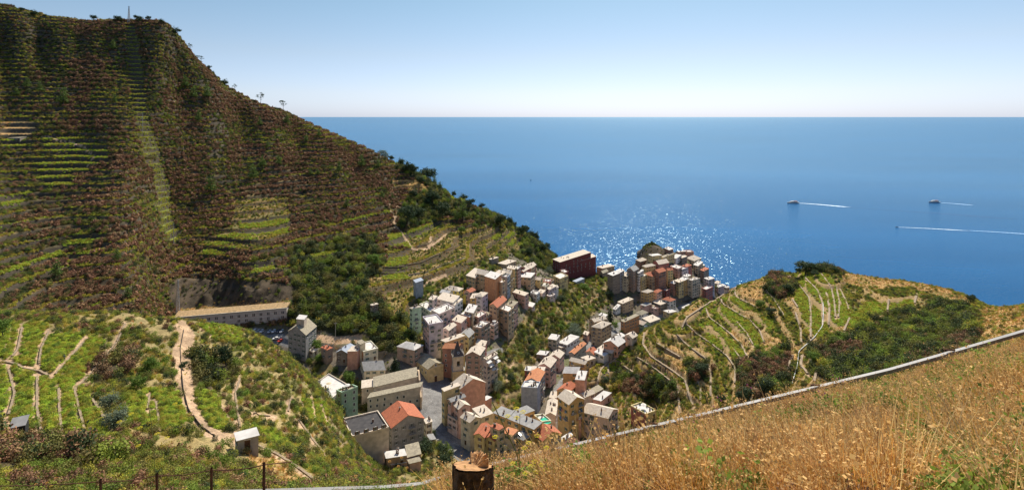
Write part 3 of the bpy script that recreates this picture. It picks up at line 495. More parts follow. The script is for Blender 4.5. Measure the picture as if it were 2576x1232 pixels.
def scatter(name, label, cat, pts, sc, kinds_, weights=None, sz=None, seed=1, tilt=0.15, kind_='stuff', parent=None):
    """one object: plants standing on the given points"""
    g = np.random.default_rng(seed + 5000); n = len(pts)
    if n == 0: return None
    me = bpy.data.meshes.new(name); me.vertices.add(n); me.vertices.foreach_set('co', np.asarray(pts, np.float32).ravel())
    protos = [p for k in kinds_ for p in K[k]]; w = np.concatenate([np.full(len(K[k]), (weights[i] if weights else 1) / len(K[k])) for i, k in enumerate(kinds_)])
    if isinstance(w, np.ndarray) and w.ndim == 1: pick = g.choice(len(protos), n, p=w / w.sum())
    sz = g.uniform(.75, 1.25, n) if sz is None else sz
    for nm, ty, arr in (('idx', 'INT', pick.astype(np.int32)), ('sc', 'FLOAT_VECTOR', np.stack([sc * g.uniform(.85, 1.2, n), sc * g.uniform(.85, 1.2, n), sc * sz], 1).astype(np.float32)),
                        ('rot', 'FLOAT_VECTOR', np.stack([g.normal(size=n) * tilt, g.normal(size=n) * tilt, g.random(n) * 6.283], 1).astype(np.float32))):
        at = me.attributes.new(nm, ty, 'POINT'); at.data.foreach_set('value' if ty == 'INT' else 'vector', arr.ravel())
    c = bpy.data.collections.new(name + '_kinds')
    for i, p in enumerate(protos): q = p.copy(); q.name = 'k%03d' % i; c.objects.link(q)
    ng = bpy.data.node_groups.new(name, 'GeometryNodeTree'); ng.interface.new_socket('Geometry', in_out='INPUT', socket_type='NodeSocketGeometry'); ng.interface.new_socket('Geometry', in_out='OUTPUT', socket_type='NodeSocketGeometry')
    N, L = ng.nodes, ng.links; gi = N.new('NodeGroupInput'); go = N.new('NodeGroupOutput'); ip = N.new('GeometryNodeInstanceOnPoints'); ci = N.new('GeometryNodeCollectionInfo'); ci.inputs[0].default_value = c; ci.inputs[1].default_value = True; ci.inputs[2].default_value = True
    def na(nm, ty): a = N.new('GeometryNodeInputNamedAttribute'); a.data_type = ty; a.inputs[0].default_value = nm; return a.outputs[0]
    L.new(gi.outputs[0], ip.inputs['Points']); L.new(ci.outputs[0], ip.inputs['Instance']); ip.inputs['Pick Instance'].default_value = True
    L.new(na('idx', 'INT'), ip.inputs['Instance Index']); L.new(na('rot', 'FLOAT_VECTOR'), ip.inputs['Rotation']); L.new(na('sc', 'FLOAT_VECTOR'), ip.inputs['Scale']); L.new(ip.outputs[0], go.inputs[0])
    o = link(name, me, parent=parent); md = o.modifiers.new('scatter', 'NODES'); md.node_group = ng
    return tag(o, label, cat, kind=kind_)

# cells of the terrain with area, cover, visibility from the lookout and a little around it
AR = np.zeros(GX.shape); AR[:-1, :-1] = np.abs((GX[:-1, 1:] - GX[:-1, :-1]) * (GY[1:, :-1] - GY[:-1, :-1])); SL = SLOPE; AR *= np.sqrt(1 + np.minimum(SL, 2) ** 2)
EL = (GZ - CAMZ) / np.maximum(GY, 1.0); EL[GY < 1.5] = -9; EL[GY < 60] = -9; RM = np.maximum.accumulate(EL, axis=0); SEEN = ((EL > RM - 0.035) | (GY < 60)) & (GY > 3) & (np.abs(GX / np.maximum(GY, 1)) < 1.2)
PXG, PYG = proj(GX, GY, GZ); NOISE = fbm(GX / 22, GY / 22, 151, 4); NOISE2 = fbm(GX / 5, GY / 5, 161, 3); SEEN &= (PYG > -60) & (PYG < 1330)
HOUSES = []                                                 # footprints kept clear of plants
def pick(mask, dens, seed, cap=None):
    p = np.where(mask & SEEN, AR * dens, 0).ravel(); n = int(min(p.sum(), cap or 1e9)); g = np.random.default_rng(seed)
    if n < 1: return np.zeros((0, 3)), np.zeros(0, int)
    cs = np.cumsum(p); k = np.searchsorted(cs, g.random(n) * cs[-1]); i, j = np.unravel_index(k, GX.shape); i = np.minimum(i, nr - 2); j = np.minimum(j, nc - 2)
    a = g.random(n); b = g.random(n)
    f = lambda G: (G[i, j] * (1 - a) + G[i + 1, j] * a) * (1 - b) + (G[i, j + 1] * (1 - a) + G[i + 1, j + 1] * a) * b
    pts = np.stack([f(GX), f(GY), f(GZ)], 1); ok = np.ones(n, bool)
    for (cx, cy, rr, poly) in HOUSES:
        near_ = np.hypot(pts[:, 0] - cx, pts[:, 1] - cy) < rr
        if near_.any(): ok[near_] &= ~inpoly(pts[near_, 0], pts[near_, 1], poly)
    return pts[ok], k[ok]
# ------------------------------------------------------------------ buildings
def wallmat(c):
    lu = sum(c) / 3; c = tuple(min(.8, (v + (lu - v) * .22) * 1.2 + .01) for v in c)
    return mat('plaster_%02x%02x%02x' % tuple(int(v * 255) for v in c), c, rough=0.9, noise_scale=0.55, col2=tuple(v * 0.72 for v in c), spec=0.1)
WALLC = {'tan': (.50, .34, .19), 'orange': (.56, .25, .09), 'ochre': (.56, .34, .10), 'yellow': (.60, .45, .17), 'bright yellow': (.82, .52, .03), 'cream': (.62, .52, .34), 'pink': (.58, .33, .26), 'pale pink': (.64, .45, .38),
         'salmon': (.60, .28, .17), 'dark red': (.20, .04, .035), 'red': (.42, .11, .08), 'lilac': (.50, .43, .47), 'white': (.66, .62, .57), 'green': (.27, .42, .26), 'mint green': (.38, .52, .33), 'stone': (.26, .21, .16), 'grey': (.30, .28, .26), 'blue grey': (.30, .33, .38), 'rust': (.38, .17, .10), 'brown': (.36, .24, .17), 'beige': (.54, .43, .31)}
def roofmat(kind):
    k = 'roof_' + kind.replace(' ', '_')
    if k in MATS: return MATS[k]
    c, c2, sc = {'pale slate': ((.60, .52, .42), (.46, .38, .30), .9), 'terracotta': ((.46, .15, .075), (.30, .10, .055), 1.4), 'orange tile': ((.56, .24, .11), (.40, .16, .08), 1.4), 'grey slate': ((.32, .31, .295), (.24, .23, .22), .7), 'white': ((.57, .54, .50), (.44, .41, .38), .5), 'black': ((.035, .033, .035), (.06, .055, .055), .6),
                 'mossy stone': ((.36, .31, .22), (.22, .19, .14), 1.1), 'maroon': ((.16, .06, .055), (.11, .045, .04), 1.), 'blue metal': ((.33, .37, .43), (.27, .30, .36), .5)}[kind]
    m = mat(k, c, rough=0.8, noise_scale=sc, col2=c2, spec=0.2)
    N = m.node_tree.nodes; L = m.node_tree.links; b = N['Principled BSDF']; tc = N.new('ShaderNodeTexCoord'); br = N.new('ShaderNodeTexBrick'); br.inputs['Scale'].default_value = 1.6 if 'tile' not in kind and kind != 'terracotta' else 2.6
    br.inputs['Mortar Size'].default_value = .03; br.inputs['Color1'].default_value = (.75, .75, .75, 1); br.inputs['Color2'].default_value = (1, 1, 1, 1); br.inputs['Mortar'].default_value = (.5, .5, .5, 1)
    if kind not in ('black', 'white', 'blue metal'):
        base = b.inputs['Base Color'].links[0].from_socket; mx = N.new('ShaderNodeMixRGB'); mx.blend_type = 'MULTIPLY'; mx.inputs[0].default_value = .35
        L.new(tc.outputs['Object'], br.inputs['Vector']); L.new(base, mx.inputs[1]); L.new(br.outputs[0], mx.inputs[2]); L.new(mx.outputs[0], b.inputs['Base Color'])
    return m
m_glass = mat('window_glass', (.03, .035, .04), rough=.15, spec=.6); m_white = mat('white_paint', (.62, .60, .56)); m_shg = mat('shutter_green', (.035, .10, .055)); m_shb = mat('shutter_brown', (.13, .055, .03)); m_shy = mat('shutter_grey', (.16, .16, .15))
m_door = mat('door_wood', (.09, .045, .025)); m_iron = mat('iron', (.06, .055, .05), rough=.6, metal=.3); m_conc = mat('concrete', (.42, .39, .34), noise_scale=.8, noise_amt=.2); m_chim = mat('chimney_brick', (.22, .12, .09), noise_scale=3, noise_amt=.2)
def boxes(lst):
    """list of (x0,x1,y0,y1,z0,z1,matindex)"""
    V, Fq, mi = [], [], []
    for x0, x1, y0, y1, z0, z1, m in lst:
        n = len(V); V += [(x0, y0, z0), (x1, y0, z0), (x1, y1, z0), (x0, y1, z0), (x0, y0, z1), (x1, y0, z1), (x1, y1, z1), (x0, y1, z1)]
        Fq += [(n, n + 3, n + 2, n + 1), (n + 4, n + 5, n + 6, n + 7), (n, n + 1, n + 5, n + 4), (n + 1, n + 2, n + 6, n + 5), (n + 2, n + 3, n + 7, n + 6), (n + 3, n, n + 4, n + 7)]; mi += [m] * 6
    return V, Fq, mi
def boxmesh(name, lst, mats):
    V, Fq, mi = boxes(lst); return npmesh(name, V, Fq, mats, mi=mi)
WIN = [boxmesh('window', [(-.5, .5, -.03, .10, 0, 1.4, 0), (-.40, .40, -.05, .0, .1, 1.3, 1), (-.03, .03, -.07, .0, .1, 1.3, 0), (-.98, -.52, -.09, -.02, .02, 1.38, 2), (.52, .98, -.09, -.02, .02, 1.38, 2), (-.6, .6, -.16, .02, -.1, -.01, 0)], [m_white, m_glass, s]) for s in (m_shg, m_shb, m_shy)]
WIN.append(boxmesh('window', [(-.62, .62, -.05, .08, -.12, 1.52, 0), (-.44, .44, -.08, .0, .02, 1.36, 1)], [m_white, m_glass]))
WIN.append(boxmesh('window', [(-.5, -.02, -.07, .06, 0, 1.45, 0), (.02, .5, -.07, .06, 0, 1.45, 0)], [m_shg]))
DOOR = boxmesh('door', [(-.55, .55, -.07, .08, 0, 2.15, 0), (-.7, .7, -.05, .05, 2.15, 2.32, 1)], [m_door, m_white])
CHIM = boxmesh('chimney', [(-.28, .28, -.28, .28, -.6, 1.1, 0), (-.38, .38, -.38, .38, 1.1, 1.22, 1), (-.16, .16, -.16, .16, 1.22, 1.5, 0)], [m_chim, m_conc])
BALC = boxmesh('balcony', [(-1.6, 1.6, -1.05, 0, -.16, 0, 0), (-1.6, 1.6, -1.05, -1.0, .92, .99, 1)] + [(-1.6 + i * .4 - .03, -1.6 + i * .4 + .03, -1.04, -.99, 0, .93, 1) for i in range(9)] + [(-1.6, -1.55, -1.0, 0, .92, .99, 1), (1.55, 1.6, -1.0, 0, .92, .99, 1)], [m_conc, m_iron])
AWN = npmesh('awning', [(-1.8, 0, 0), (1.8, 0, 0), (1.8, -1.9, -.55), (-1.8, -1.9, -.55), (-1.8, 0, .05), (1.8, 0, .05), (1.8, -1.9, -.5), (-1.8, -1.9, -.5)], [(0, 1, 2, 3), (7, 6, 5, 4), (2, 6, 7, 3), (0, 3, 7, 4), (1, 5, 6, 2), (0, 4, 5, 1)], [mat('awning_cloth', (.68, .66, .62), trans=.2)])
AWN2 = AWN.copy(); AWN2.materials[0] = mat('awning_orange', (.65, .30, .08), trans=.2)

LAUN = [boxmesh('laundry', [(-.45, .45, -.02, .02, -.9, 0, 0)], [mat('cloth_' + n_, c_, trans=.3)]) for n_, c_ in (('white', (.72, .72, .74)), ('blue', (.12, .25, .50)), ('rose', (.55, .25, .22)))]
POT = (lambda r: npmesh('potted_plant', np.concatenate([r[0], np.array(boxes([(-.22, .22, -.22, .22, 0, .4, 0)])[0])]), np.concatenate([r[1], np.array(boxes([(-.22, .22, -.22, .22, 0, .4, 0)])[1]) + len(r[0])]), [m_green, m_chim], mi=[0] * len(r[1]) + [1] * 6))(leaves(60, .14, .45, .45, 91, zc=.75))
PARA = [npmesh('parasol', V_, [tuple(q) + (q[0],) if len(q) == 3 else q for q in F_], [mat(n_, c_, trans=.3)]) for n_, c_ in (('parasol_white', (.66, .64, .60)), ('parasol_sand', (.60, .50, .34))) for V_, F_ in [((lambda: ([(0, 0, 2.6)] + [(1.5 * math.cos(a * .785), 1.5 * math.sin(a * .785), 2.1) for a in range(8)] + [(-.04, 0, 0), (.04, 0, 0), (.04, 0, 2.6), (-.04, 0, 2.6)], [(0, 1 + a, 1 + (a + 1) % 8, 0) for a in range(8)] + [(9, 10, 11, 12)]))())]]
SKYL = boxmesh('skylight', [(-.6, .6, -.9, .9, 0, .15, 0)], [m_glass]); GMAT = boxmesh('green_mat', [(-2.6, 2.6, -1.7, 1.7, 0, .05, 0)], [mat('mat_green', (.02, .36, .22))])
def plane_pt(px, py, z):
    Y = (CAMZ - z) * F / (py - HY); return Vector(((px - CX) * Y / F, Y, z))
def ngon(name, V, faces, mats, mi=None):
    me = bpy.data.meshes.new(name); me.from_pydata([tuple(v) for v in V], [], faces)
    for m in mats: me.materials.append(m)
    if mi: me.polygons.foreach_set('material_index', mi)
    me.update(); return me
def put(name, me, parent, loc, rz, sc=None):
    o = bpy.data.objects.new(name, me); COL.objects.link(o); o.parent = parent; o.location = loc; o.rotation_euler.z = rz
    if sc: o.scale = sc
    return o
def slabs(quads, th):
    V, Fq = [], []
    for q in quads:
        n = len(V); k = len(q); nr_ = (q[1] - q[0]).cross(q[-1] - q[0]).normalized()
        if nr_.z < 0: q = q[::-1]; nr_ = -nr_
        V += [p + nr_ * th for p in q] + [p.copy() for p in q]
        Fq += [tuple(range(n, n + k)), tuple(range(n + 2 * k - 1, n + k - 1, -1))] + [(n + i, n + k + i, n + k + (i + 1) % k, n + (i + 1) % k) for i in range(k)]
    return V, Fq
def house(f, A, B, C, h, wall, roof='slate', shape='g', where='', name='house', D=None, label=None, cat=None, win=True, ridge=None, wall2=None, pitch=.30, balc=0, awn=0, wtype=None, chim=None, group=None, extra='', base_drop=2.0, ymin=None, ov=.35, doors=True, fixed_z=None):
    """eave corners measured in the photo: A left, B nearest, C right; h = height of B's eave above the ground"""
    (ax, ay), (bx, by), (cx_, cy_) = fr(f, [A, B, C])
    rn = {'slate': 'pale slate', 'terra': 'terracotta', 'orange': 'orange tile', 'grey': 'grey slate', 'white': 'white', 'black': 'black', 'moss': 'mossy stone', 'maroon': 'maroon', 'blue': 'blue metal'}[roof]
    b = hit(bx, by, h, ymin or {'F1': 285, 'F2': 330, 'F3': 226, 'F4': 380, 'F5': 255, 'F6': 200, 'V3': 380}[f]) if fixed_z is None else plane_pt(bx, by, fixed_z)
    if b.z > 215 or b.y > 760: print('ODD', f, B, where, b); return None, []
    z = b.z; a = plane_pt(ax, ay, z); c = plane_pt(cx_, cy_, z)
    for q_, r_ in ((a, c), (c, a)):                              # guard against sheared footprints
        pass
    e1, e2 = a - b, c - b
    def clampang(u, v):
        au, av = math.atan2(u.y, u.x), math.atan2(v.y, v.x); d = (au - av) % (2 * math.pi)
        return au, av, d
    au, av, d = clampang(e1, e2)
    if d > math.pi: e1, e2 = e2, e1; au, av, d = clampang(e1, e2)
    if d < R(72) or d > R(112):
        k = (R(72) - d if d < R(72) else R(112) - d) / 2; au += k; av -= k
        e1 = Vector((math.cos(au), math.sin(au), 0)) * e1.length; e2 = Vector((math.cos(av), math.sin(av), 0)) * e2.length
    mn = 2.6
    if e1.length < mn: e1 = e1.normalized() * mn
    if e2.length < mn: e2 = e2.normalized() * mn
    a, c = b + e1, b + e2; dd = b + e1 + e2
    cs = [a, b, c, dd]                                           # counter-clockwise or clockwise
    if (b - a).cross(c - b).z < 0: cs = [c, b, a, dd]
    cen = sum(cs, Vector()) / 4
    gz = [float(ground(p.x, p.y)) for p in cs] + [float(ground(cen.x, cen.y))]
    if max((p_ - cen).length for p_ in cs) > 45: print('BIG', f, B, where, b, max((p_ - cen).length for p_ in cs))
    zb = min(min(gz), z - 2.2) - base_drop; zg = float(ground(b.x, b.y))
    if z - zb > h + 16: zb = z - h - 16
    root = empty(name, (cen.x, cen.y, max(zb, min(gz))), 0, label or ('%s house with %s roof %s' % (wall, rn, where)).strip(), cat or 'house', group)
    o_ = root.location.copy(); L = lambda p: p - o_
    HOUSES.append((cen.x, cen.y, max((p - cen).length for p in cs) + 1.5, [(cen.x + (p.x - cen.x) * 1.12, cen.y + (p.y - cen.y) * 1.12) for p in cs]))
    # walls
    V = [Vector((p.x, p.y, zb)) for p in cs] + [p.copy() for p in cs]
    E = [cs[(i + 1) % 4] - cs[i] for i in range(4)]
    Fs = [(i, (i + 1) % 4, 4 + (i + 1) % 4, 4 + i) for i in range(4)] + [(4, 5, 6, 7)]
    rd = None; wm = [wallmat(WALLC[wall])]; mi = None
    if wall2: wm.append(wallmat(WALLC[wall2])); mi = [1 if k == (0 if cs[1] is b and cs[0] is a else 1) else 0 for k in range(4)] + [0]
    if shape == 'g':
        r0 = 0 if (ridge == 'AB') else 1 if (ridge == 'BC') else (0 if E[0].length + E[2].length > E[1].length + E[3].length else 1)
        if ridge and cs[0] is not a: r0 = 1 - r0 if True else r0
        # ridge runs parallel to edge r0
        p, q, r, s = [cs[(r0 + i) % 4] for i in range(4)]        # ridge parallel to pq
        rise = (q - r).length * .5 * pitch * 2 * .85
        m1 = (q + r) / 2 + Vector((0, 0, rise)); m2 = (s + p) / 2 + Vector((0, 0, rise)); n = len(V); V += [m1, m2]
        ids = [4 + (r0 + i) % 4 for i in range(4)]; Fs += [(ids[1], ids[2], n), (ids[3], ids[0], n + 1)]
        if mi: mi += [0, 0]
        al = (q - p).normalized() * ov; ac = ((r - q).normalized() * ov) + Vector((0, 0, -ov * pitch * 1.7))
        up = Vector((0, 0, .04)); RQ = [[p - al - ac + up, q + al - ac + up, m1 + al + up, m2 - al + up], [m2 - al + up, m1 + al + up, r + al + Vector((ac.x, ac.y, -ac.z * -1)) + up, s - al + Vector((ac.x, ac.y, ac.z)) + up]]
        RQ[0][0].z = p.z - ov * pitch * 1.7 + .04; RQ[0][1].z = RQ[0][0].z
        V2, F2 = slabs(RQ, .16)
    elif shape == 'h':
        rise = min(E[0].length, E[1].length) * .5 * pitch * 1.7; long0 = E[0].length > E[1].length; i0 = 0 if long0 else 1
        p, q, r, s = [cs[(i0 + i) % 4] for i in range(4)]; w_ = (r - q).length; l_ = (q - p).length; k = min(.5, w_ * .5 / l_)
        dl = (q - p) * k; m2 = (p + s) / 2 + dl + Vector((0, 0, rise)); m1 = (q + r) / 2 - dl + Vector((0, 0, rise + .001))
        oo = lambda v: v + (v - cen).normalized() * ov * 1.3 + Vector((0, 0, .04))
        P_, Q_, R_, S_ = map(oo, (p, q, r, s)); V2 = [P_, Q_, R_, S_, m1 + Vector((0, 0, .2)), m2 + Vector((0, 0, .2))] + [v - Vector((0, 0, .16)) for v in (P_, Q_, R_, S_)]
        F2 = [(0, 1, 4, 5), (1, 2, 4), (2, 3, 5, 4), (3, 0, 5), (6, 7, 1, 0), (7, 8, 2, 1), (8, 9, 3, 2), (9, 6, 0, 3), (9, 8, 7, 6)]
    elif shape == 's':
        up = Vector((0, 0, .05)); rise = E[1].length * .10; oo = lambda v: v + (v - cen).normalized() * ov
        q4 = [oo(v) + up + (Vector((0, 0, rise)) if (v is cs[3] or v is cs[2]) else Vector()) for v in cs]
        for i in (4 + 2, 4 + 3): V[i] = V[i] + Vector((0, 0, rise))
        V2, F2 = slabs([q4], .18)
    else:
        V2, F2 = [], []; inn = [v + (cen - v).normalized() * .45 for v in cs]
        V2, F2 = slabs([[v + Vector((0, 0, .03)) for v in inn]], .08)
    wl = link('wall', ngon('wall', [L(v) for v in V], Fs, wm, mi), root)
    rf = link('roof', ngon('roof', [L(v) for v in V2], F2, [roofmat(rn)]), root)
    if shape == 'f':
        PV, PF = [], []; n = 0; top = [v + Vector((0, 0, .0)) for v in cs]
        for i in range(4):
            o1, o2, i1, i2 = cs[i], cs[(i + 1) % 4], inn[i], inn[(i + 1) % 4]; u = Vector((0, 0, .75)); dn = Vector((0, 0, .02))
            PV += [o1 + dn, o2 + dn, i2 + dn, i1 + dn, o1 + u, o2 + u, i2 + u, i1 + u]; PF += [(n, n + 1, n + 5, n + 4), (n + 2, n + 3, n + 7, n + 6), (n + 4, n + 5, n + 6, n + 7)]; n += 8
        link('parapet', ngon('parapet', [L(v) for v in PV], PF, [wallmat(tuple(min(.75, v * 1.12 + .04) for v in WALLC[wall]))]), root)
    rg = random.Random(int(bx * 13 + by * 7))
    # chimneys
    nch = rg.choice([1, 1, 2, 3]) if chim is None else chim
    for _ in range(nch):
        s_, t_ = rg.uniform(.15, .85), rg.uniform(.15, .85); p = cs[0] + E[0] * s_ + (cs[3] - cs[0]) * t_
        dz = 0.3
        if shape in 'gh': dz = rise * (1 - abs((t_ if (shape == 'g' and r0 == 0) or (shape == 'h' and long0) else s_) - .5) * 2) * (.9 if shape == 'g' else .6)
        if shape == 's': dz = rise * t_
        put('chimney', CHIM, rf, L(p + Vector((0, 0, dz + .1))), rg.random(), (1, 1, rg.uniform(.8, 1.3)))
    # openings
    if win:
        wv = WIN[wtype if wtype is not None else rg.choice([0, 0, 1, 2, 0, 1])]
        for i in range(4):
            p, q = cs[i], cs[(i + 1) % 4]; e = q - p; w_ = e.length; nrm = Vector((e.y, -e.x, 0)).normalized()
            if nrm.dot(cam.location - p) < 0 or w_ < 2.4: continue
            eh = e.normalized(); rz = math.atan2(eh.y, eh.x); nf = max(1, int((z - zg - .3) / 3.05)) if z - zg > 3.2 else 1; ncw = max(1, int(w_ / 3.3)); ncw = min(ncw, 8)
            hh = min(3.05, (z - zg) / nf); bal_done = 0
            for fl in range(nf):
                for k in range(ncw):
                    if rg.random() < .16: continue
                    s_ = (k + .5 + rg.uniform(-.08, .08)) / ncw; p3 = p + e * s_; zz = z - hh * (fl + 1) + .95
                    g3 = float(ground(p3.x, p3.y))
                    if zz < g3 + .2:
                        continue
                    last = zz - hh < g3 + .2
                    if last and doors and rg.random() < .3 and w_ > 4:
                        put('door', DOOR, root, L(Vector((p3.x, p3.y, max(g3, zz - .9)))) + nrm * .02, rz); continue
                    put('window', wv, root, L(Vector((p3.x, p3.y, zz))) + nrm * .02, rz)
                    if balc and bal_done < balc and not last and rg.random() < .45 and w_ > 5:
                        put('balcony', BALC, root, L(Vector((p3.x, p3.y, zz - .3))) + nrm * .01, rz, (min(1, w_ / ncw / 3.3), 1, 1)); bal_done += 1
            for k in range(awn if i == (1 if cs[1] is b else 0) else 0):
                s_ = (k + .5) / awn; p3 = p + e * s_; put('awning', AWN if wall != 'bright yellow' else AWN2, root, L(Vector((p3.x, p3.y, z - .3 - k % 3 * 3.0))) + nrm * .02, rz)
    vi = [i for i in range(4) if Vector((E[i].y, -E[i].x, 0)).dot(cam.location - cs[i]) > 0]
    if 'laundry' in extra:
        for i in vi[:2]:
            eh = E[i].normalized(); nr2 = Vector((eh.y, -eh.x, 0))
            for fl in (1, 2):
                for k in range(5):
                    if rg.random() < .75: put('laundry', LAUN[k % 3], root, L(cs[i] + E[i] * (.2 + k * .14) + Vector((0, 0, -fl * 4.2))) + nr2 * .7, math.atan2(eh.y, eh.x), (rg.uniform(.7, 1.3), 1, rg.uniform(.7, 1.5)))
    if shape == 'f' and roof != 'black' and max(E[0].length, E[1].length) > 4:
        for k in range(3 + 9 * ('plants' in extra)):
            t_, u_ = (rg.uniform(.1, .9), rg.choice([.12, .88])) if rg.random() < .5 else (rg.choice([.12, .88]), rg.uniform(.1, .9)); put('potted_plant', POT, root, L(cs[0] + E[0] * t_ + (cs[3] - cs[0]) * u_ + Vector((0, 0, .1))), rg.random() * 6, (rg.uniform(.6, 1.2),) * 3)
        if rg.random() < .45: put('parasol', PARA[rg.randrange(2)], root, L(cen + Vector((0, 0, .1))), rg.random())
    if 'skylight' in extra:
        for k in (-1, 1): o = put('skylight', SKYL, rf, L(cen + E[1].normalized() * k * 1.3 + Vector((0, 0, .95))), math.atan2(E[1].y, E[1].x)); o.rotation_euler.x = .18
    if 'mat' in extra: put('green_mat', GMAT, root, L(cs[1] * .35 + cs[0] * .15 + cs[2] * .5 + Vector((0, 0, .14))), math.atan2(E[0].y, E[0].x))
    return root, cs
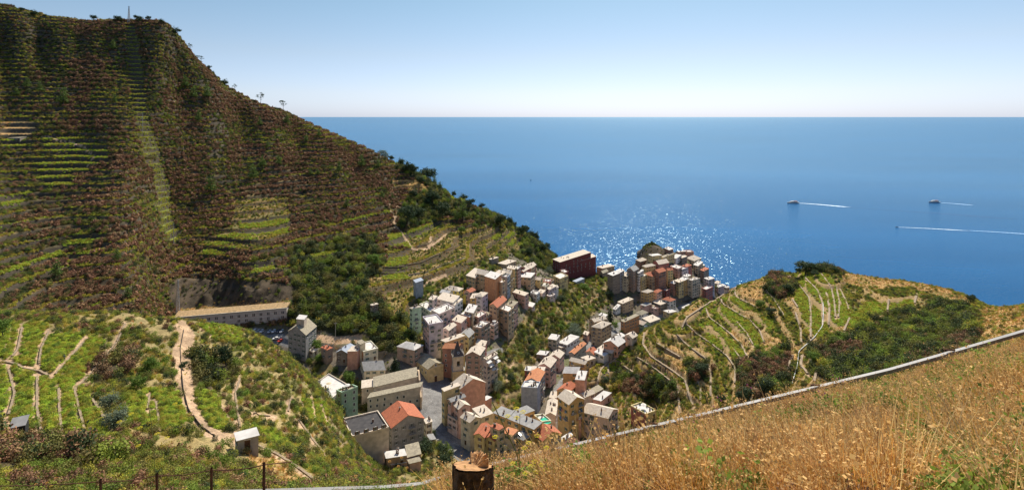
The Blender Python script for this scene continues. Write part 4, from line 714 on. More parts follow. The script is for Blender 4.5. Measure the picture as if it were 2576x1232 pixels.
H = [
 # f, A, B, C, h, wall, roof, shape, where, extras
 ('V4', (1945, 160), (2060, 190), (2127, 130), 17, 'grey', 'moss', 'g', 'five storeys tall beside the car park', dict(ridge='BC', wtype=0, ymin=300)),
 ('V4', (2000, 80), (2048, 88), (2063, 66), 23, 'beige', 'white', 's', 'rising like a stair tower behind the car park house', dict(win=False, chim=0, ymin=300)),
 ('F1', (35, 802), (75, 828), (125, 792), 5, 'cream', 'slate', 'h', 'small, at the foot of the tall grey house', {}),
 ('F1', (165, 778), (235, 808), (300, 788), 9, 'brown', 'terra', 's', 'between the grey car park house and the hay heap', {}),
 ('F1', (345, 832), (465, 838), (560, 765), 8, 'stone', 'blue', 'g', 'joined to the blank salmon wall', {}),
 ('F1', (470, 824), (586, 820), (640, 772), 11, 'salmon', 'slate', 's', 'with a blank front left of the white roof terrace', dict(win=False)),
 ('F1', (575, 745), (655, 836), (825, 796), 9, 'cream', 'white', 'f', 'as a terrace above the grey slate house', dict(wall2='orange')),
 ('F1', (578, 712), (620, 745), (678, 726), 13, 'cream', 'moss', 's', 'as a little roof room on the white terrace', dict(win=False, chim=0)),
 ('F1', (618, 950), (665, 1046), (905, 1034), 7, 'cream', 'grey', 'g', 'above the long church', dict(ridge='BC', wtype=0)),
 ('F1', (1045, 764), (1240, 808), (1345, 750), 11, 'brown', 'white', 'h', 'behind the dark tree by the chapel', dict(balc=3)),
 ('F1', (1568, 786), (1745, 790), (1812, 740), 19, 'rust', 'orange', 'g', 'with white framed windows behind the bell tower', dict(wtype=3, ridge='AB')),
 ('F1', (1530, 706), (1610, 718), (1850, 704), 17, 'yellow', 'slate', 's', 'above the rust house behind the bell tower', {}),
 ('F1', (1340, 430), (1412, 522), (1575, 492), 20, 'lilac', 'white', 'f', 'tallest of the upper row, with a pink side wall', dict(wall2='pink', balc=4)),
 ('F1', (1198, 322), (1218, 330), (1325, 308), 17, 'mint green', 'slate', 'h', 'narrow, alone at the edge of the dark woods', dict(balc=2, wtype=0)),
 ('F1', (1570, 568), (1640, 582), (1728, 516), 13, 'pale pink', 'slate', 'g', 'right behind the tallest pink sided house', {}),
 ('F1', (1680, 462), (1785, 497), (1850, 446), 14, 'pink', 'slate', 's', 'in the middle of the upper row', {}),
 ('F1', (1785, 392), (1880, 428), (1916, 406), 14, 'rust', 'white', 's', 'wedged in the middle of the upper row', {}),
 ('F1', (1830, 356), (1925, 382), (1955, 312), 17, 'cream', 'white', 's', 'slim, in the middle of the upper row', {}),
 ('F1', (1955, 408), (1985, 442), (2030, 378), 14, 'pink', 'white', 'f', 'with a roof terrace below the lilac hip roofed house', dict(balc=2)),
 ('F1', (1500, 216), (1690, 262), (1765, 202), 14, 'white', 'slate', 's', 'widest pale roof at the head of the upper row', {}),
 ('F1', (1408, 220), (1465, 232), (1510, 196), 13, 'pale pink', 'slate', 's', 'left of the widest pale roof', {}),
 ('F1', (1440, 352), (1530, 402), (1710, 322), 13, 'pale pink', 'white', 'f', 'with a curved terrace wall and hanging laundry', dict(balc=2, extra='laundry')),
 ('F1', (1352, 276), (1430, 376), (1500, 332), 10, 'cream', 'white', 'f', 'at the outer bend of the upper row', {}),
 ('F1', (1690, 282), (1712, 292), (1796, 236), 13, 'white', 'slate', 's', 'narrow, just right of the widest pale roof', dict(wtype=0)),
 ('F1', (1590, 100), (1750, 130), (1810, 96), 12, 'bright yellow', 'slate', 'h', 'glowing at the top of the upper row', {}),
 ('F1', (1755, 176), (1835, 184), (1880, 152), 8, 'bright yellow', 'white', 'f', 'with a blank gable right of the first yellow one', dict(win=False)),
 ('F1', (1540, 142), (1640, 157), (1690, 131), 10, 'cream', 'white', 'g', 'low, left of the bright yellow house', {}),
 ('F1', (1805, 130), (1885, 142), (1950, 113), 12, 'pink', 'terra', 'g', 'right of the bright yellow house', {}),
 ('F1', (1945, 182), (2030, 192), (2092, 146), 16, 'lilac', 'slate', 'h', 'hip roofed at the right end of the yellow group', {}),
 ('F1', (1888, 216), (1960, 207), (2005, 166), 12, 'ochre', 'slate', 's', 'between the red roof and the lilac house', dict(balc=2)),
 ('F1', (2020, 396), (2090, 436), (2145, 396), 8, 'rust', 'moss', 'h', 'low, between the upper row and the tall tan block', {}),
 ('F1', (1925, 546), (2010, 562), (2120, 492), 15, 'brown', 'white', 'f', 'with a crowded roof terrace at the lower right of the row', dict(wall2='brown', balc=3)),
 ('F1', (2120, 522), (2165, 532), (2212, 492), 10, 'pale pink', 'white', 'f', 'small, right of the crowded roof terrace', {}),
 ('F1', (1770, 627), (1870, 662), (1935, 602), 12, 'yellow', 'grey', 'g', 'dark roofed above the bell tower', dict(balc=1)),
 ('F1', (1955, 737), (2060, 762), (2080, 716), 9, 'red', 'slate', 's', 'small, above the tall house with awnings', {}),
 ('F1', (1840, 862), (2000, 867), (2060, 782), 20, 'brown', 'slate', 'g', 'tall with a plain side right of the bell tower', dict(ridge='BC')),
 ('F1', (2060, 902), (2082, 934), (2160, 842), 20, 'beige', 'slate', 'f', 'slim with balconies and white awnings facing the gardens', dict(awn=5, balc=5)),
 ('F1', (1835, 1002), (1890, 1008), (1960, 952), 9, 'bright yellow', 'white', 'f', 'right behind the bell tower with an orange awning', dict(awn=1)),
 # upper right row
 ('F2', (840, 96), (930, 131), (1000, 62), 11, 'tan', 'slate', 's', 'at the left end of the orange block', {}),
 ('F2', (945, 76), (1060, 102), (1105, 62), 15, 'tan', 'slate', 'g', 'in the middle of the orange block', {}),
 ('F2', (1045, 106), (1160, 147), (1222, 102), 21, 'orange', 'white', 's', 'with a huge blank gable above the gardens', dict(win=False)),
 ('F2', (1195, 167), (1235, 192), (1266, 167), 19, 'tan', 'white', 'f', 'slim with balconies right of the blank orange gable', dict(balc=4)),
 ('F2', (1225, 112), (1300, 128), (1336, 97), 18, 'blue grey', 'white', 'f', 'behind the blank orange gable', dict(balc=3)),
 ('F2', (1155, 72), (1240, 92), (1290, 67), 16, 'cream', 'slate', 's', 'behind the white roof of the orange gable', {}),
 ('F2', (1250, 62), (1340, 87), (1362, 52), 18, 'ochre', 'slate', 'g', 'tall and narrow beside the pink one', dict(balc=3)),
 ('F2', (1295, 16), (1385, 32), (1412, 7), 17, 'yellow', 'slate', 's', 'topmost of the orange block', {}),
 ('F2', (1395, 22), (1422, 28), (1460, 2), 17, 'pink', 'white', 's', 'tall and narrow at the right of the orange block', {}),
 ('F2', (1455, 52), (1487, 57), (1562, 17), 10, 'red', 'slate', 'g', 'with yellow neighbour above the white flat roof', {}),
 ('F2', (1480, 2), (1572, 18), (1622, -14), 12, 'tan', 'slate', 'g', 'highest right of the pink narrow one', {}),
 ('F2', (1440, 117), (1570, 128), (1622, 87), 13, 'tan', 'white', 's', 'with a broad flat roof below the orchard slope', {}),
 ('F2', (1605, 142), (1680, 157), (1715, 137), 9, 'yellow', 'slate', 'g', 'right of the broad flat white roof', {}),
 ('F2', (1355, 292), (1500, 337), (1546, 312), 11, 'pink', 'slate', 's', 'with a plain long side above the gardens', dict(wtype=2)),
 ('F2', (1505, 432), (1590, 467), (1607, 432), 5, 'pale pink', 'white', 's', 'tiny, under the plain pink one', {}),
 ('F2', (1575, 302), (1640, 327), (1667, 292), 8, 'white', 'white', 'f', 'with chimneys right of the plain pink one', dict(chim=3)),
 ('F2', (1650, 292), (1710, 307), (1742, 282), 7, 'pale pink', 'slate', 's', 'stepping down toward the red palace', {}),
 ('F2', (1690, 217), (1740, 237), (1777, 202), 8, 'cream', 'white', 'f', 'third of the low steps before the red palace', {}),
 ('F2', (1750, 242), (1790, 267), (1862, 232), 8, 'lilac', 'slate', 's', 'with a long pale roof before the red palace', {}),
 ('F2', (1715, 172), (1790, 182), (1816, 152), 9, 'red', 'white', 'f', 'with roof clutter before the red palace', {}),
 ('F2', (1760, 332), (1800, 352), (1852, 322), 6, 'pale pink', 'white', 'f', 'lowest of the steps before the red palace', {}),
 ('F2', (1095, 442), (1182, 472), (1292, 377), 18, 'tan', 'terra', 'g', 'red ridged above the gardens, tall and bare sided', dict(ridge='BC')),
 ('F2', (1235, 482), (1312, 527), (1352, 472), 21, 'tan', 'white', 'f', 'as the bare end of the tall tan block', dict(balc=4)),
 ('F2', (1285, 442), (1372, 457), (1425, 417), 17, 'pink', 'moss', 's', 'right end of the tall tan block', dict(balc=2)),
 ('F2', (217, 157), (245, 186), (330, 166), 12, 'blue grey', 'blue', 's', 'windowless, standing on the vineyard terraces', dict(win=False, chim=0)),
 ('F1', (730, 286), (760, 294), (828, 286), 6, 'brown', 'slate', 's', 'as a lone hut in front of the dark woods', {}),
 ('V3', (1718, 986), (1737, 992), (1802, 981), 6, 'stone', 'slate', 's', 'as a small hut above the orange block', {}),
 ('V3', (1790, 1026), (1870, 1036), (1965, 1016), 6, 'tan', 'slate', 's', 'low and long above the orange block', {}),
 ('V3', (2000, 1062), (2050, 1076), (2132, 1036), 10, 'red', 'slate', 'g', 'facing the orchard slope below the red palace', {}),
 # harbour end
 ('F4', (175, 447), (220, 482), (267, 462), 12, 'dark red', 'white', 'f', 'small cube in front of the red palace', {}),
 ('F4', (100, 512), (165, 557), (247, 512), 10, 'yellow', 'white', 'f', 'with a garden wall below the red palace', dict(balc=2)),
 ('F4', (0, 582), (22, 602), (62, 567), 8, 'tan', 'white', 'f', 'at the left below the yellow garden house', {}),
 ('F4', (-5, 672), (30, 692), (147, 652), 6, 'white', 'slate', 'g', 'low and green windowed below the yellow garden house', dict(wtype=0)),
 ('F4', (0, 762), (42, 777), (102, 747), 6, 'pale pink', 'white', 'f', 'lowest of the cubes beside the gardens', {}),
 ('F4', (325, 577), (370, 592), (472, 562), 3, 'blue grey', 'blue', 's', 'as a long shed under the red palace', dict(win=False, chim=0)),
 ('F4', (620, 402), (700, 422), (852, 407), 8, 'tan', 'slate', 's', 'on the saddle right of the red palace', {}),
 ('F4', (665, 462), (702, 482), (757, 452), 6, 'brown', 'moss', 'g', 'small, under the saddle house', {}),
 ('F4', (760, 487), (826, 514), (916, 491), 20, 'stone', 'white', 's', 'as a rough corner block at the start of the harbour', dict(wtype=1)),
 ('F4', (860, 452), (920, 472), (971, 451), 21, 'blue grey', 'white', 's', 'right behind the rough corner block', {}),
 ('F4', (920, 502), (1000, 522), (1046, 492), 18, 'cream', 'slate', 's', 'second front from the rough corner block', dict(balc=2)),
 ('F4', (1005, 427), (1085, 457), (1146, 422), 24, 'brown', 'grey', 'g', 'tall and grey roofed in the harbour row', dict(balc=2)),
 ('F4', (1130, 472), (1152, 482), (1202, 452), 21, 'white', 'white', 's', 'slim, right of the tall grey roofed one', {}),
 ('F4', (1140, 522), (1190, 537), (1252, 502), 16, 'yellow', 'white', 'f', 'with a roof terrace between grey and red roofs', dict(balc=2)),
 ('F4', (1215, 487), (1315, 522), (1382, 497), 16, 'tan', 'terra', 'h', 'red roofed at the lower front of the harbour row', dict(balc=2)),
 ('F4', (1310, 452), (1400, 477), (1492, 447), 22, 'rust', 'terra', 'g', 'with the broadest red roof in the harbour', dict(balc=3)),
 ('F4', (1490, 427), (1512, 447), (1576, 437), 19, 'yellow', 'terra', 'g', 'joined right of the broadest red roof', {}),
 ('F4', (1110, 312), (1170, 337), (1257, 312), 10, 'rust', 'slate', 'h', 'at the left foot of the harbour rock', {}),
 ('F4', (1270, 247), (1320, 267), (1437, 267), 9, 'yellow', 'white', 's', 'just under the harbour rock', {}),
 ('F4', (1190, 387), (1240, 407), (1362, 382), 12, 'yellow', 'slate', 'h', 'with dark openings below the rust hip roof', dict(wtype=1)),
 ('F4', (1330, 337), (1400, 372), (1527, 347), 10, 'red', 'slate', 'g', 'pale roofed above the broadest red roof', {}),
 ('F4', (1475, 167), (1530, 194), (1579, 182), 11, 'rust', 'white', 's', 'alone on top beside the harbour rock', {}),
 ('F4', (1435, 272), (1455, 287), (1562, 247), 7, 'yellow', 'moss', 's', 'low, between the rock and the white roofs', {}),
 ('F4', (1555, 287), (1620, 298), (1682, 267), 7, 'white', 'white', 's', 'gleaming in the middle of the harbour top', {}),
 ('F4', (1620, 207), (1650, 217), (1742, 217), 6, 'rust', 'white', 's', 'first of the topmost row toward the sea', {}),
 ('F4', (1700, 197), (1745, 219), (1837, 217), 6, 'salmon', 'white', 'f', 'second of the topmost row toward the sea', {}),
 ('F4', (1745, 287), (1840, 327), (1917, 292), 9, 'cream', 'slate', 'h', 'broad roofed near the seaward edge', dict(balc=1)),
 ('F4', (1650, 267), (1690, 292), (1747, 277), 7, 'stone', 'slate', 's', 'left of the broad roofed seaward one', {}),
 ('F4', (1690, 387), (1750, 402), (1812, 387), 14, 'red', 'terra', 's', 'dark red fronted near the seaward edge', {}),
 ('F4', (1545, 397), (1640, 432), (1692, 402), 14, 'pink', 'white', 'f', 'with a dark roof terrace right of the yellow red-roofed one', dict(balc=2)),
 ('F4', (1655, 412), (1695, 437), (1737, 402), 14, 'lilac', 'white', 'f', 'slim, between pink and dark red', {}),
 ('F4', (1840, 372), (1890, 392), (1927, 352), 13, 'cream', 'white', 's', 'upper one at the seaward corner', dict(balc=2)),
 ('F4', (1915, 387), (1937, 397), (1971, 382), 13, 'yellow', 'white', 's', 'small, outermost of the upper seaward corner', {}),
 ('F4', (1920, 437), (1962, 457), (2016, 432), 15, 'stone', 'terra', 's', 'grey fronted at the seaward corner', {}),
 ('F4', (1540, 602), (1592, 614), (1632, 592), 14, 'rust', 'white', 's', 'left end of the lower harbour front', dict(balc=2)),
 ('F4', (1590, 572), (1652, 597), (1712, 582), 18, 'yellow', 'slate', 's', 'tall in the lower harbour front', dict(balc=4)),
 ('F4', (1655, 552), (1722, 572), (1772, 552), 18, 'ochre', 'white', 's', 'third in the lower harbour front', dict(balc=3)),
 ('F4', (1700, 512), (1752, 527), (1802, 512), 18, 'cream', 'white', 's', 'set back in the lower harbour front', {}),
 ('F4', (1755, 562), (1822, 577), (1917, 547), 20, 'beige', 'white', 'f', 'largest block of the lower harbour front', dict(balc=4)),
 ('F4', (1965, 542), (2022, 564), (2097, 552), 18, 'lilac', 'white', 's', 'pale fronted, right end of the harbour front', dict(balc=3)),
 ('F4', (2095, 602), (2142, 614), (2172, 592), 9, 'white', 'slate', 's', 'stepping down to the slipway', {}),
 ('F4', (2100, 642), (2142, 658), (2237, 642), 7, 'pink', 'white', 's', 'low beside the water at the slipway', {}),
 ('F4', (2225, 652), (2250, 663), (2282, 656), 5, 'pale pink', 'white', 's', 'last small one before the sea', {}),
 ('F4', (1940, 667), (1990, 692), (2062, 652), 13, 'red', 'white', 'f', 'right of the stone base of the harbour front', {}),
 ('F4', (1175, 707), (1255, 727), (1337, 702), 15, 'ochre', 'slate', 'h', 'with a many sided tent roof in the lower square', dict(wtype=1)),
 ('F4', (1320, 712), (1380, 727), (1442, 692), 13, 'pink', 'terra', 'h', 'right of the tent roofed ochre one', dict(balc=2)),
 ('F4', (1445, 692), (1492, 707), (1542, 682), 9, 'dark red', 'slate', 'f', 'low behind the lower harbour front', {}),
 ('F4', (1440, 802), (1545, 832), (1612, 807), 15, 'white', 'terra', 'h', 'with a red roof by the lower square', dict(balc=2)),
 ('F4', (1305, 832), (1420, 877), (1502, 857), 9, 'stone', 'slate', 's', 'broad and shaded left of the white red-roofed one', dict(balc=2)),
 ('F4', (885, 837), (950, 862), (1082, 822), 10, 'tan', 'slate', 's', 'with a pink side above the cypress', {}),
 ('F4', (825, 922), (862, 937), (922, 892), 5, 'white', 'white', 's', 'tiny, left of the tan one above the cypress', {}),
 ('F4', (1170, 872), (1232, 892), (1312, 872), 7, 'pink', 'grey', 's', 'grey roofed below the tent roofed ochre one', {}),
 ('F4', (1260, 902), (1340, 927), (1402, 927), 7, 'pink', 'white', 'f', 'with terraces below the grey roofed pink one', {}),
 ('F4', (1450, 952), (1532, 977), (1632, 972), 8, 'yellow', 'white', 's', 'just behind the crest of the right hill', {}),
 ('F4', (1110, 972), (1182, 1002), (1267, 967), 7, 'white', 'moss', 'h', 'with white front among trees by the street', {}),
 ('F4', (925, 1072), (972, 1092), (1157, 1032), 10, 'orange', 'moss', 's', 'long with a mottled roof beside the cypress', dict(wtype=2)),
 ('F4', (1095, 1092), (1205, 1128), (1292, 1110), 9, 'green', 'slate', 'g', 'with a terrace and cream awnings', dict(awn=2)),
 ('F4', (1195, 1042), (1290, 1097), (1417, 1067), 8, 'grey', 'slate', 's', 'behind the green one', {}),
 ('F4', (1685, 907), (1740, 932), (1827, 902), 5, 'white', 'white', 's', 'low shed nearest the crest of the right hill', {}),
 ('F4', (1790, 872), (1832, 887), (1927, 852), 5, 'beige', 'white', 's', 'low shed toward the slipway', {}),
 # along the lower street
 ('F5', (870, 202), (975, 222), (1075, 167), 17, 'tan', 'slate', 'h', 'four storeys tall with a tent roof left of the cypress', dict(wtype=1, balc=2)),
 ('F5', (848, 132), (900, 157), (1025, 122), 13, 'tan', 'slate', 'g', 'behind the four storey tent roofed one', {}),
 ('F5', (945, 87), (1010, 107), (1036, 87), 9, 'beige', 'white', 's', 'smallest behind the tent roofed one', {}),
 ('F5', (785, 277), (830, 292), (847, 267), 6, 'pink', 'slate', 's', 'tiny, at the left foot of the tent roofed one', {}),
 ('F5', (425, 327), (510, 342), (546, 302), 9, 'beige', 'white', 's', 'upper left of the white street cluster', {}),
 ('F5', (530, 367), (622, 392), (746, 327), 8, 'white', 'white', 's', 'largest of the white street cluster', dict(chim=3)),
 ('F5', (640, 472), (692, 483), (815, 377), 9, 'grey', 'orange', 'g', 'with long orange tiles in the white street cluster', dict(ridge='BC')),
 ('F5', (425, 380), (560, 420), (660, 400), 5, 'beige', 'slate', 's', 'as a low front of the white street cluster', {}),
 ('F5', (435, 512), (545, 527), (590, 472), 10, 'pink', 'slate', 'g', 'upper half of the pink street row', {}),
 ('F5', (325, 602), (445, 624), (510, 542), 13, 'pink', 'slate', 'g', 'lower half of the pink street row', dict(ridge='BC', balc=4)),
 ('F5', (250, 652), (380, 662), (396, 627), 13, 'pale pink', 'slate', 's', 'above the orange tiled street house', {}),
 ('F5', (185, 762), (330, 770), (390, 667), 14, 'grey', 'orange', 'g', 'orange tiled with balconies over the street', dict(ridge='BC', balc=5, extra='laundry')),
 ('F5', (150, 832), (315, 840), (346, 777), 14, 'blue grey', 'white', 'f', 'with a bare wall facing the viewer', dict(chim=4, win=False)),
 ('F5', (185, 652), (245, 657), (262, 622), 8, 'red', 'white', 's', 'tiny with a gleaming roof by the gardens', {}),
 ('F5', (308, 487), (400, 497), (436, 467), 6, 'brown', 'white', 's', 'flat and white topped at the garden edge', {}),
 ('F5', (645, 550), (805, 590), (850, 562), 8, 'ochre', 'slate', 'g', 'on the right side of the street, uppermost', {}),
 ('F5', (580, 677), (730, 682), (770, 622), 8, 'ochre', 'white', 'g', 'on the right side of the street, second from top', {}),
 ('F5', (705, 747), (800, 752), (826, 677), 11, 'salmon', 'white', 's', 'with a bare end right of the street', dict(win=False)),
 ('F5', (575, 747), (660, 762), (702, 717), 7, 'pink', 'slate', 'g', 'squeezed left of the bare salmon end', {}),
 ('F5', (515, 867), (640, 872), (738, 812), 9, 'ochre', 'terra', 'g', 'half red roofed on the right of the street', dict(ridge='BC')),
 ('F5', (525, 922), (640, 1002), (797, 947), 20, 'ochre', 'slate', 'g', 'tall with laundry at the lower end of the street', dict(ridge='AB', balc=3, extra='laundry')),
 ('F5', (775, 1077), (1040, 1142), (1142, 1052), 16, 'pale pink', 'slate', 'g', 'four storeys large at the lower end of the street', dict(ridge='AB', wtype=0, balc=3, pitch=.26)),
 ('F5', (655, 1118), (762, 1135), (800, 1050), 12, 'salmon', 'slate', 's', 'joined between ochre tower and large pale pink block', dict(wtype=0)),
 ('F5', (888, 947), (970, 967), (1077, 902), 6, 'pink', 'white', 's', 'small, behind the large pale pink block', {}),
 ('F5', (745, 897), (800, 927), (905, 882), 5, 'beige', 'slate', 'g', 'low, above the tall ochre one', {}),
 ('F5', (870, 842), (920, 882), (990, 852), 4, 'stone', 'moss', 's', 'old shed at the foot of the right hill', dict(win=False, chim=0)),
 ('F5', (1275, 1022), (1430, 1112), (1537, 1072), 8, 'yellow', 'white', 'f', 'with potted plants on its terrace, alone right of the street', dict(wall2='red', extra='plants')),
 ('F5', (398, 1107), (500, 1112), (526, 962), 8, 'pale pink', 'slate', 'g', 'long and narrow along the lower street', dict(ridge='BC', chim=4)),
 ('F5', (440, 932), (515, 934), (532, 882), 8, 'pink', 'slate', 's', 'at the upper end of the long narrow roof', {}),
 ('F5', (815, 462), (895, 492), (932, 452), 6, 'beige', 'terra', 'g', 'small with a red roof at the bend of the street', {}),
 ('F5', (900, 464), (1000, 507), (1052, 482), 5, 'white', 'white', 's', 'flat, right of the small red roof at the bend', {}),
 ('F5', (995, 367), (1140, 407), (1222, 352), 8, 'salmon', 'white', 'g', 'with a cluttered roof under the right hill crest', dict(chim=5)),
 ('F5', (1130, 282), (1180, 312), (1226, 302), 6, 'white', 'white', 's', 'above the cluttered roof', {}),
 ('F5', (1215, 292), (1290, 322), (1342, 292), 5, 'beige', 'slate', 'g', 'half hidden by the right hill crest', {}),
 ('F5', (1000, 437), (1080, 477), (1132, 452), 5, 'stone', 'slate', 'g', 'touching the right hill vineyard', {}),
 ('F5', (925, 432), (990, 447), (1062, 407), 5, 'stone', 'slate', 's', 'between the cluttered roof and the small red roof', {}),
 ('F5', (760, 522), (830, 552), (915, 537), 5, 'beige', 'slate', 's', 'low, above the uppermost ochre one', {}),
 # lower village
 ('F3', (255, 237), (345, 292), (602, 227), 20, 'salmon', 'slate', 'g', 'with a great blank wall right of the piazza', dict(win=False, wall2='yellow', ridge='AB')),
 ('F3', (155, 292), (185, 322), (345, 277), 18, 'yellow', 'slate', 's', 'tall at the piazza corner', dict(wall2='yellow')),
 ('F3', (560, 402), (612, 412), (672, 392), 8, 'salmon', 'white', 's', 'low annex of the great blank wall', dict(win=False, chim=0)),
 ('F3', (218, 402), (250, 427), (396, 372), 16, 'pink', 'grey', 'g', 'dark roofed behind the piazza corner', {}),
 ('F3', (250, 432), (330, 502), (442, 462), 15, 'pink', 'slate', 'g', 'pale roofed along the shaded street', dict(ridge='AB', balc=2)),
 ('F3', (350, 582), (445, 637), (555, 592), 14, 'cream', 'slate', 'g', 'with a broad pale roof along the shaded street', dict(ridge='AB')),
 ('F3', (470, 500), (560, 588), (682, 557), 14, 'cream', 'slate', 's', 'joined behind the broad pale roof', {}),
 ('F3', (215, 562), (310, 612), (356, 592), 9, 'pale pink', 'grey', 's', 'low front on the shaded street', dict(balc=2)),
 ('F3', (490, 762), (590, 792), (662, 682), 12, 'yellow', 'terra', 'g', 'left half of the brown red tiled pair', dict(ridge='BC')),
 ('F3', (597, 797), (695, 827), (782, 722), 12, 'yellow', 'terra', 'g', 'right half of the brown red tiled pair', dict(ridge='BC', balc=2)),
 ('F3', (650, 682), (740, 717), (802, 692), 15, 'beige', 'terra', 's', 'with a small bright red roof above the tiled pair', {}),
 ('F3', (780, 742), (880, 772), (937, 727), 11, 'beige', 'orange', 's', 'with an orange roof beside the grey roof with skylights', {}),
 ('F3', (880, 772), (990, 817), (1087, 762), 11, 'tan', 'grey', 'h', 'with two dark skylights on its grey roof', dict(win=True, extra='skylight')),
 ('F3', (685, 542), (1097, 712), (1182, 652), 12, 'ochre', 'grey', 's', 'with the longest pale grey roof by the stump', dict(wtype=0, chim=5)),
 ('F3', (880, 522), (960, 572), (1107, 532), 12.4, 'ochre', 'grey', 's', 'as a wing of the longest grey roof', {}),
 ('F3', (1110, 747), (1192, 827), (1382, 752), 12, 'yellow', 'terra', 'g', 'with the bright red tiles above the rail', dict(ridge='AB')),
 ('F3', (1195, 832), (1262, 902), (1387, 842), 9.5, 'cream', 'moss', 's', 'with dormers on a lichen roof above the rail', {}),
 ('F3', (1380, 802), (1402, 832), (1497, 782), 5, 'cream', 'white', 's', 'small and white topped right of the red tiles', dict(win=False)),
 ('F3', (1385, 912), (1500, 900), (1612, 867), 5, 'beige', 'maroon', 'g', 'with a dark maroon roof touching the rail', dict(chim=0)),
 ('F3', (695, 852), (822, 892), (847, 837), 10, 'cream', 'white', 'f', 'with yellow shutters and a terrace in front of the tiled pair', dict(balc=2)),
 ('F3', (930, 932), (1012, 1002), (1112, 962), 7, 'cream', 'moss', 'g', 'below the skylight roof near the rail', {}),
 ('F3', (830, 912), (902, 932), (962, 892), 8, 'pale pink', 'white', 's', 'tiny, between terrace and lichen roof', {}),
 ('F3', (815, 1012), (902, 1042), (962, 982), 5, 'cream', 'moss', 's', 'just behind the tree stump', {}),
 ('F3', (1080, 582), (1182, 642), (1282, 642), 10, 'cream', 'white', 'f', 'with a green mat on its roof terrace', dict(chim=1, extra='mat')),
 ('F6', (310, 630), (390, 782), (708, 702), 6, 'beige', 'black', 'f', 'as a wide black roof left of the red corrugated one', dict(chim=1)),
 ('F6', (650, 570), (733, 697), (1010, 614), 13, 'grey', 'terra', 'g', 'with the big red corrugated roof at the street corner', dict(ridge='AB', wtype=2, balc=2, pitch=.28)),
 ('F6', (255, 382), (300, 402), (441, 352), 13, 'green', 'moss', 'f', 'narrow, left of the church', dict(wtype=3)),
 ('F6', (62, 342), (190, 472), (330, 332), 6, 'beige', 'white', 'f', 'as a broad white roof terrace left of the green one', {}),
 ('F6', (672, 907), (690, 962), (858, 952), 6, 'brown', 'white', 's', 'as a small hut at the bottom of the slope', {}),
 ('F6', (700, 972), (730, 1017), (850, 1019), 5, 'pink', 'white', 's', 'lowest small hut at the bottom of the slope', {}),
 ('F6', (850, 852), (870, 952), (985, 932), 5, 'brown', 'moss', 's', 'mossy hut at the bottom of the slope', dict(chim=0)),
 ('F6', (870, 972), (890, 1007), (985, 992), 4, 'pink', 'moss', 's', 'mossy lean-to beside the lowest hut', dict(chim=0)),
 ('F6', (1010, 627), (1030, 662), (1082, 647), 7, 'cream', 'slate', 's', 'small, right of the big red corrugated roof', {}),
 ('F6', (1030, 762), (1062, 802), (1112, 802), 3, 'beige', 'grey', 's', 'low roof over the shaded street', dict(win=False, chim=0)),
 ('V4', (1572, 858), (1602, 903), (1737, 888), 2.3, 'grey', 'white', 's', 'as a stone farm hut beside the landslide path', dict(chim=0, ymin=60)),
 ('V1', (95, 1022), (150, 1026), (190, 1020), 4, 'stone', 'moss', 's', 'as a low hut high on the left vineyards', dict(chim=0, ymin=250)),
]
for t in H:
    f, A_, B_, C__, h_, w_, r_, s_, wh, kw = t
    nm = 'hut' if 'hut' in wh or 'shed' in wh else 'house'
    wn = w_; rn_ = {'slate': 'pale', 'terra': 'red', 'orange': 'orange', 'grey': 'grey', 'white': 'white', 'black': 'black', 'moss': 'mossy', 'maroon': 'maroon', 'blue': 'metal'}[r_]
    lab = '%s %s %s' % (wn, nm, wh)
    if len(lab.split()) > 16: lab = '%s %s' % (wn, wh)
    if rn_ not in lab and 'roof' not in lab and len(lab.split()) <= 12: lab = '%s %s with %s roof, %s' % (wn, nm, rn_, wh)
    house(f, A_, B_, C__, h_, w_, r_, s_, wh, name=nm, label=lab, cat=nm, **kw)
# ------------------------------------------------------------------ church, chapel, bell tower, gallery, other structures
def drop(o): bpy.data.objects.remove(o)
def merge(r0, r1):
    for ch in list(r1.children):
        ch.location = ch.location + (r1.location - r0.location); ch.parent = r0
    drop(r1)
def tube(pts, r, k=6, close=False, r2=None):
    """tube along points; returns V, F lists"""
    pts = [Vector(p) for p in pts]; V, Fq = [], []; n = len(pts)
    for i, p in enumerate(pts):
        t = (pts[min(i + 1, n - 1)] - pts[max(i - 1, 0)]).normalized(); u = t.cross(Vector((0, 0, 1))); u = u.normalized() if u.length > 1e-3 else Vector((1, 0, 0)); v = t.cross(u)
        rr = r if r2 is None else r + (r2 - r) * i / (n - 1)
        V += [p + (u * math.cos(a) + v * math.sin(a)) * rr for a in [j * 2 * math.pi / k + math.pi / 4 for j in range(k)]]
    for i in range(n - 1):
        for j in range(k): Fq.append((i * k + j, i * k + (j + 1) % k, (i + 1) * k + (j + 1) % k, (i + 1) * k + j))
    return V, Fq + []
def tubes(lst, k=4):
    V, Fq = [], []
    for pts, r in lst:
        v, f_ = tube(pts, r, k); n = len(V); V += v; Fq += [tuple(i + n for i in q) for q in f_]
    return V, Fq
def lathe(prof, k=16, cz=0):
    V = [(r * math.cos(2 * math.pi * j / k), r * math.sin(2 * math.pi * j / k), z) for r, z in prof for j in range(k)]
    return V, [(i * k + j, i * k + (j + 1) % k, (i + 1) * k + (j + 1) % k, (i + 1) * k + j) for i in range(len(prof) - 1) for j in range(k)]

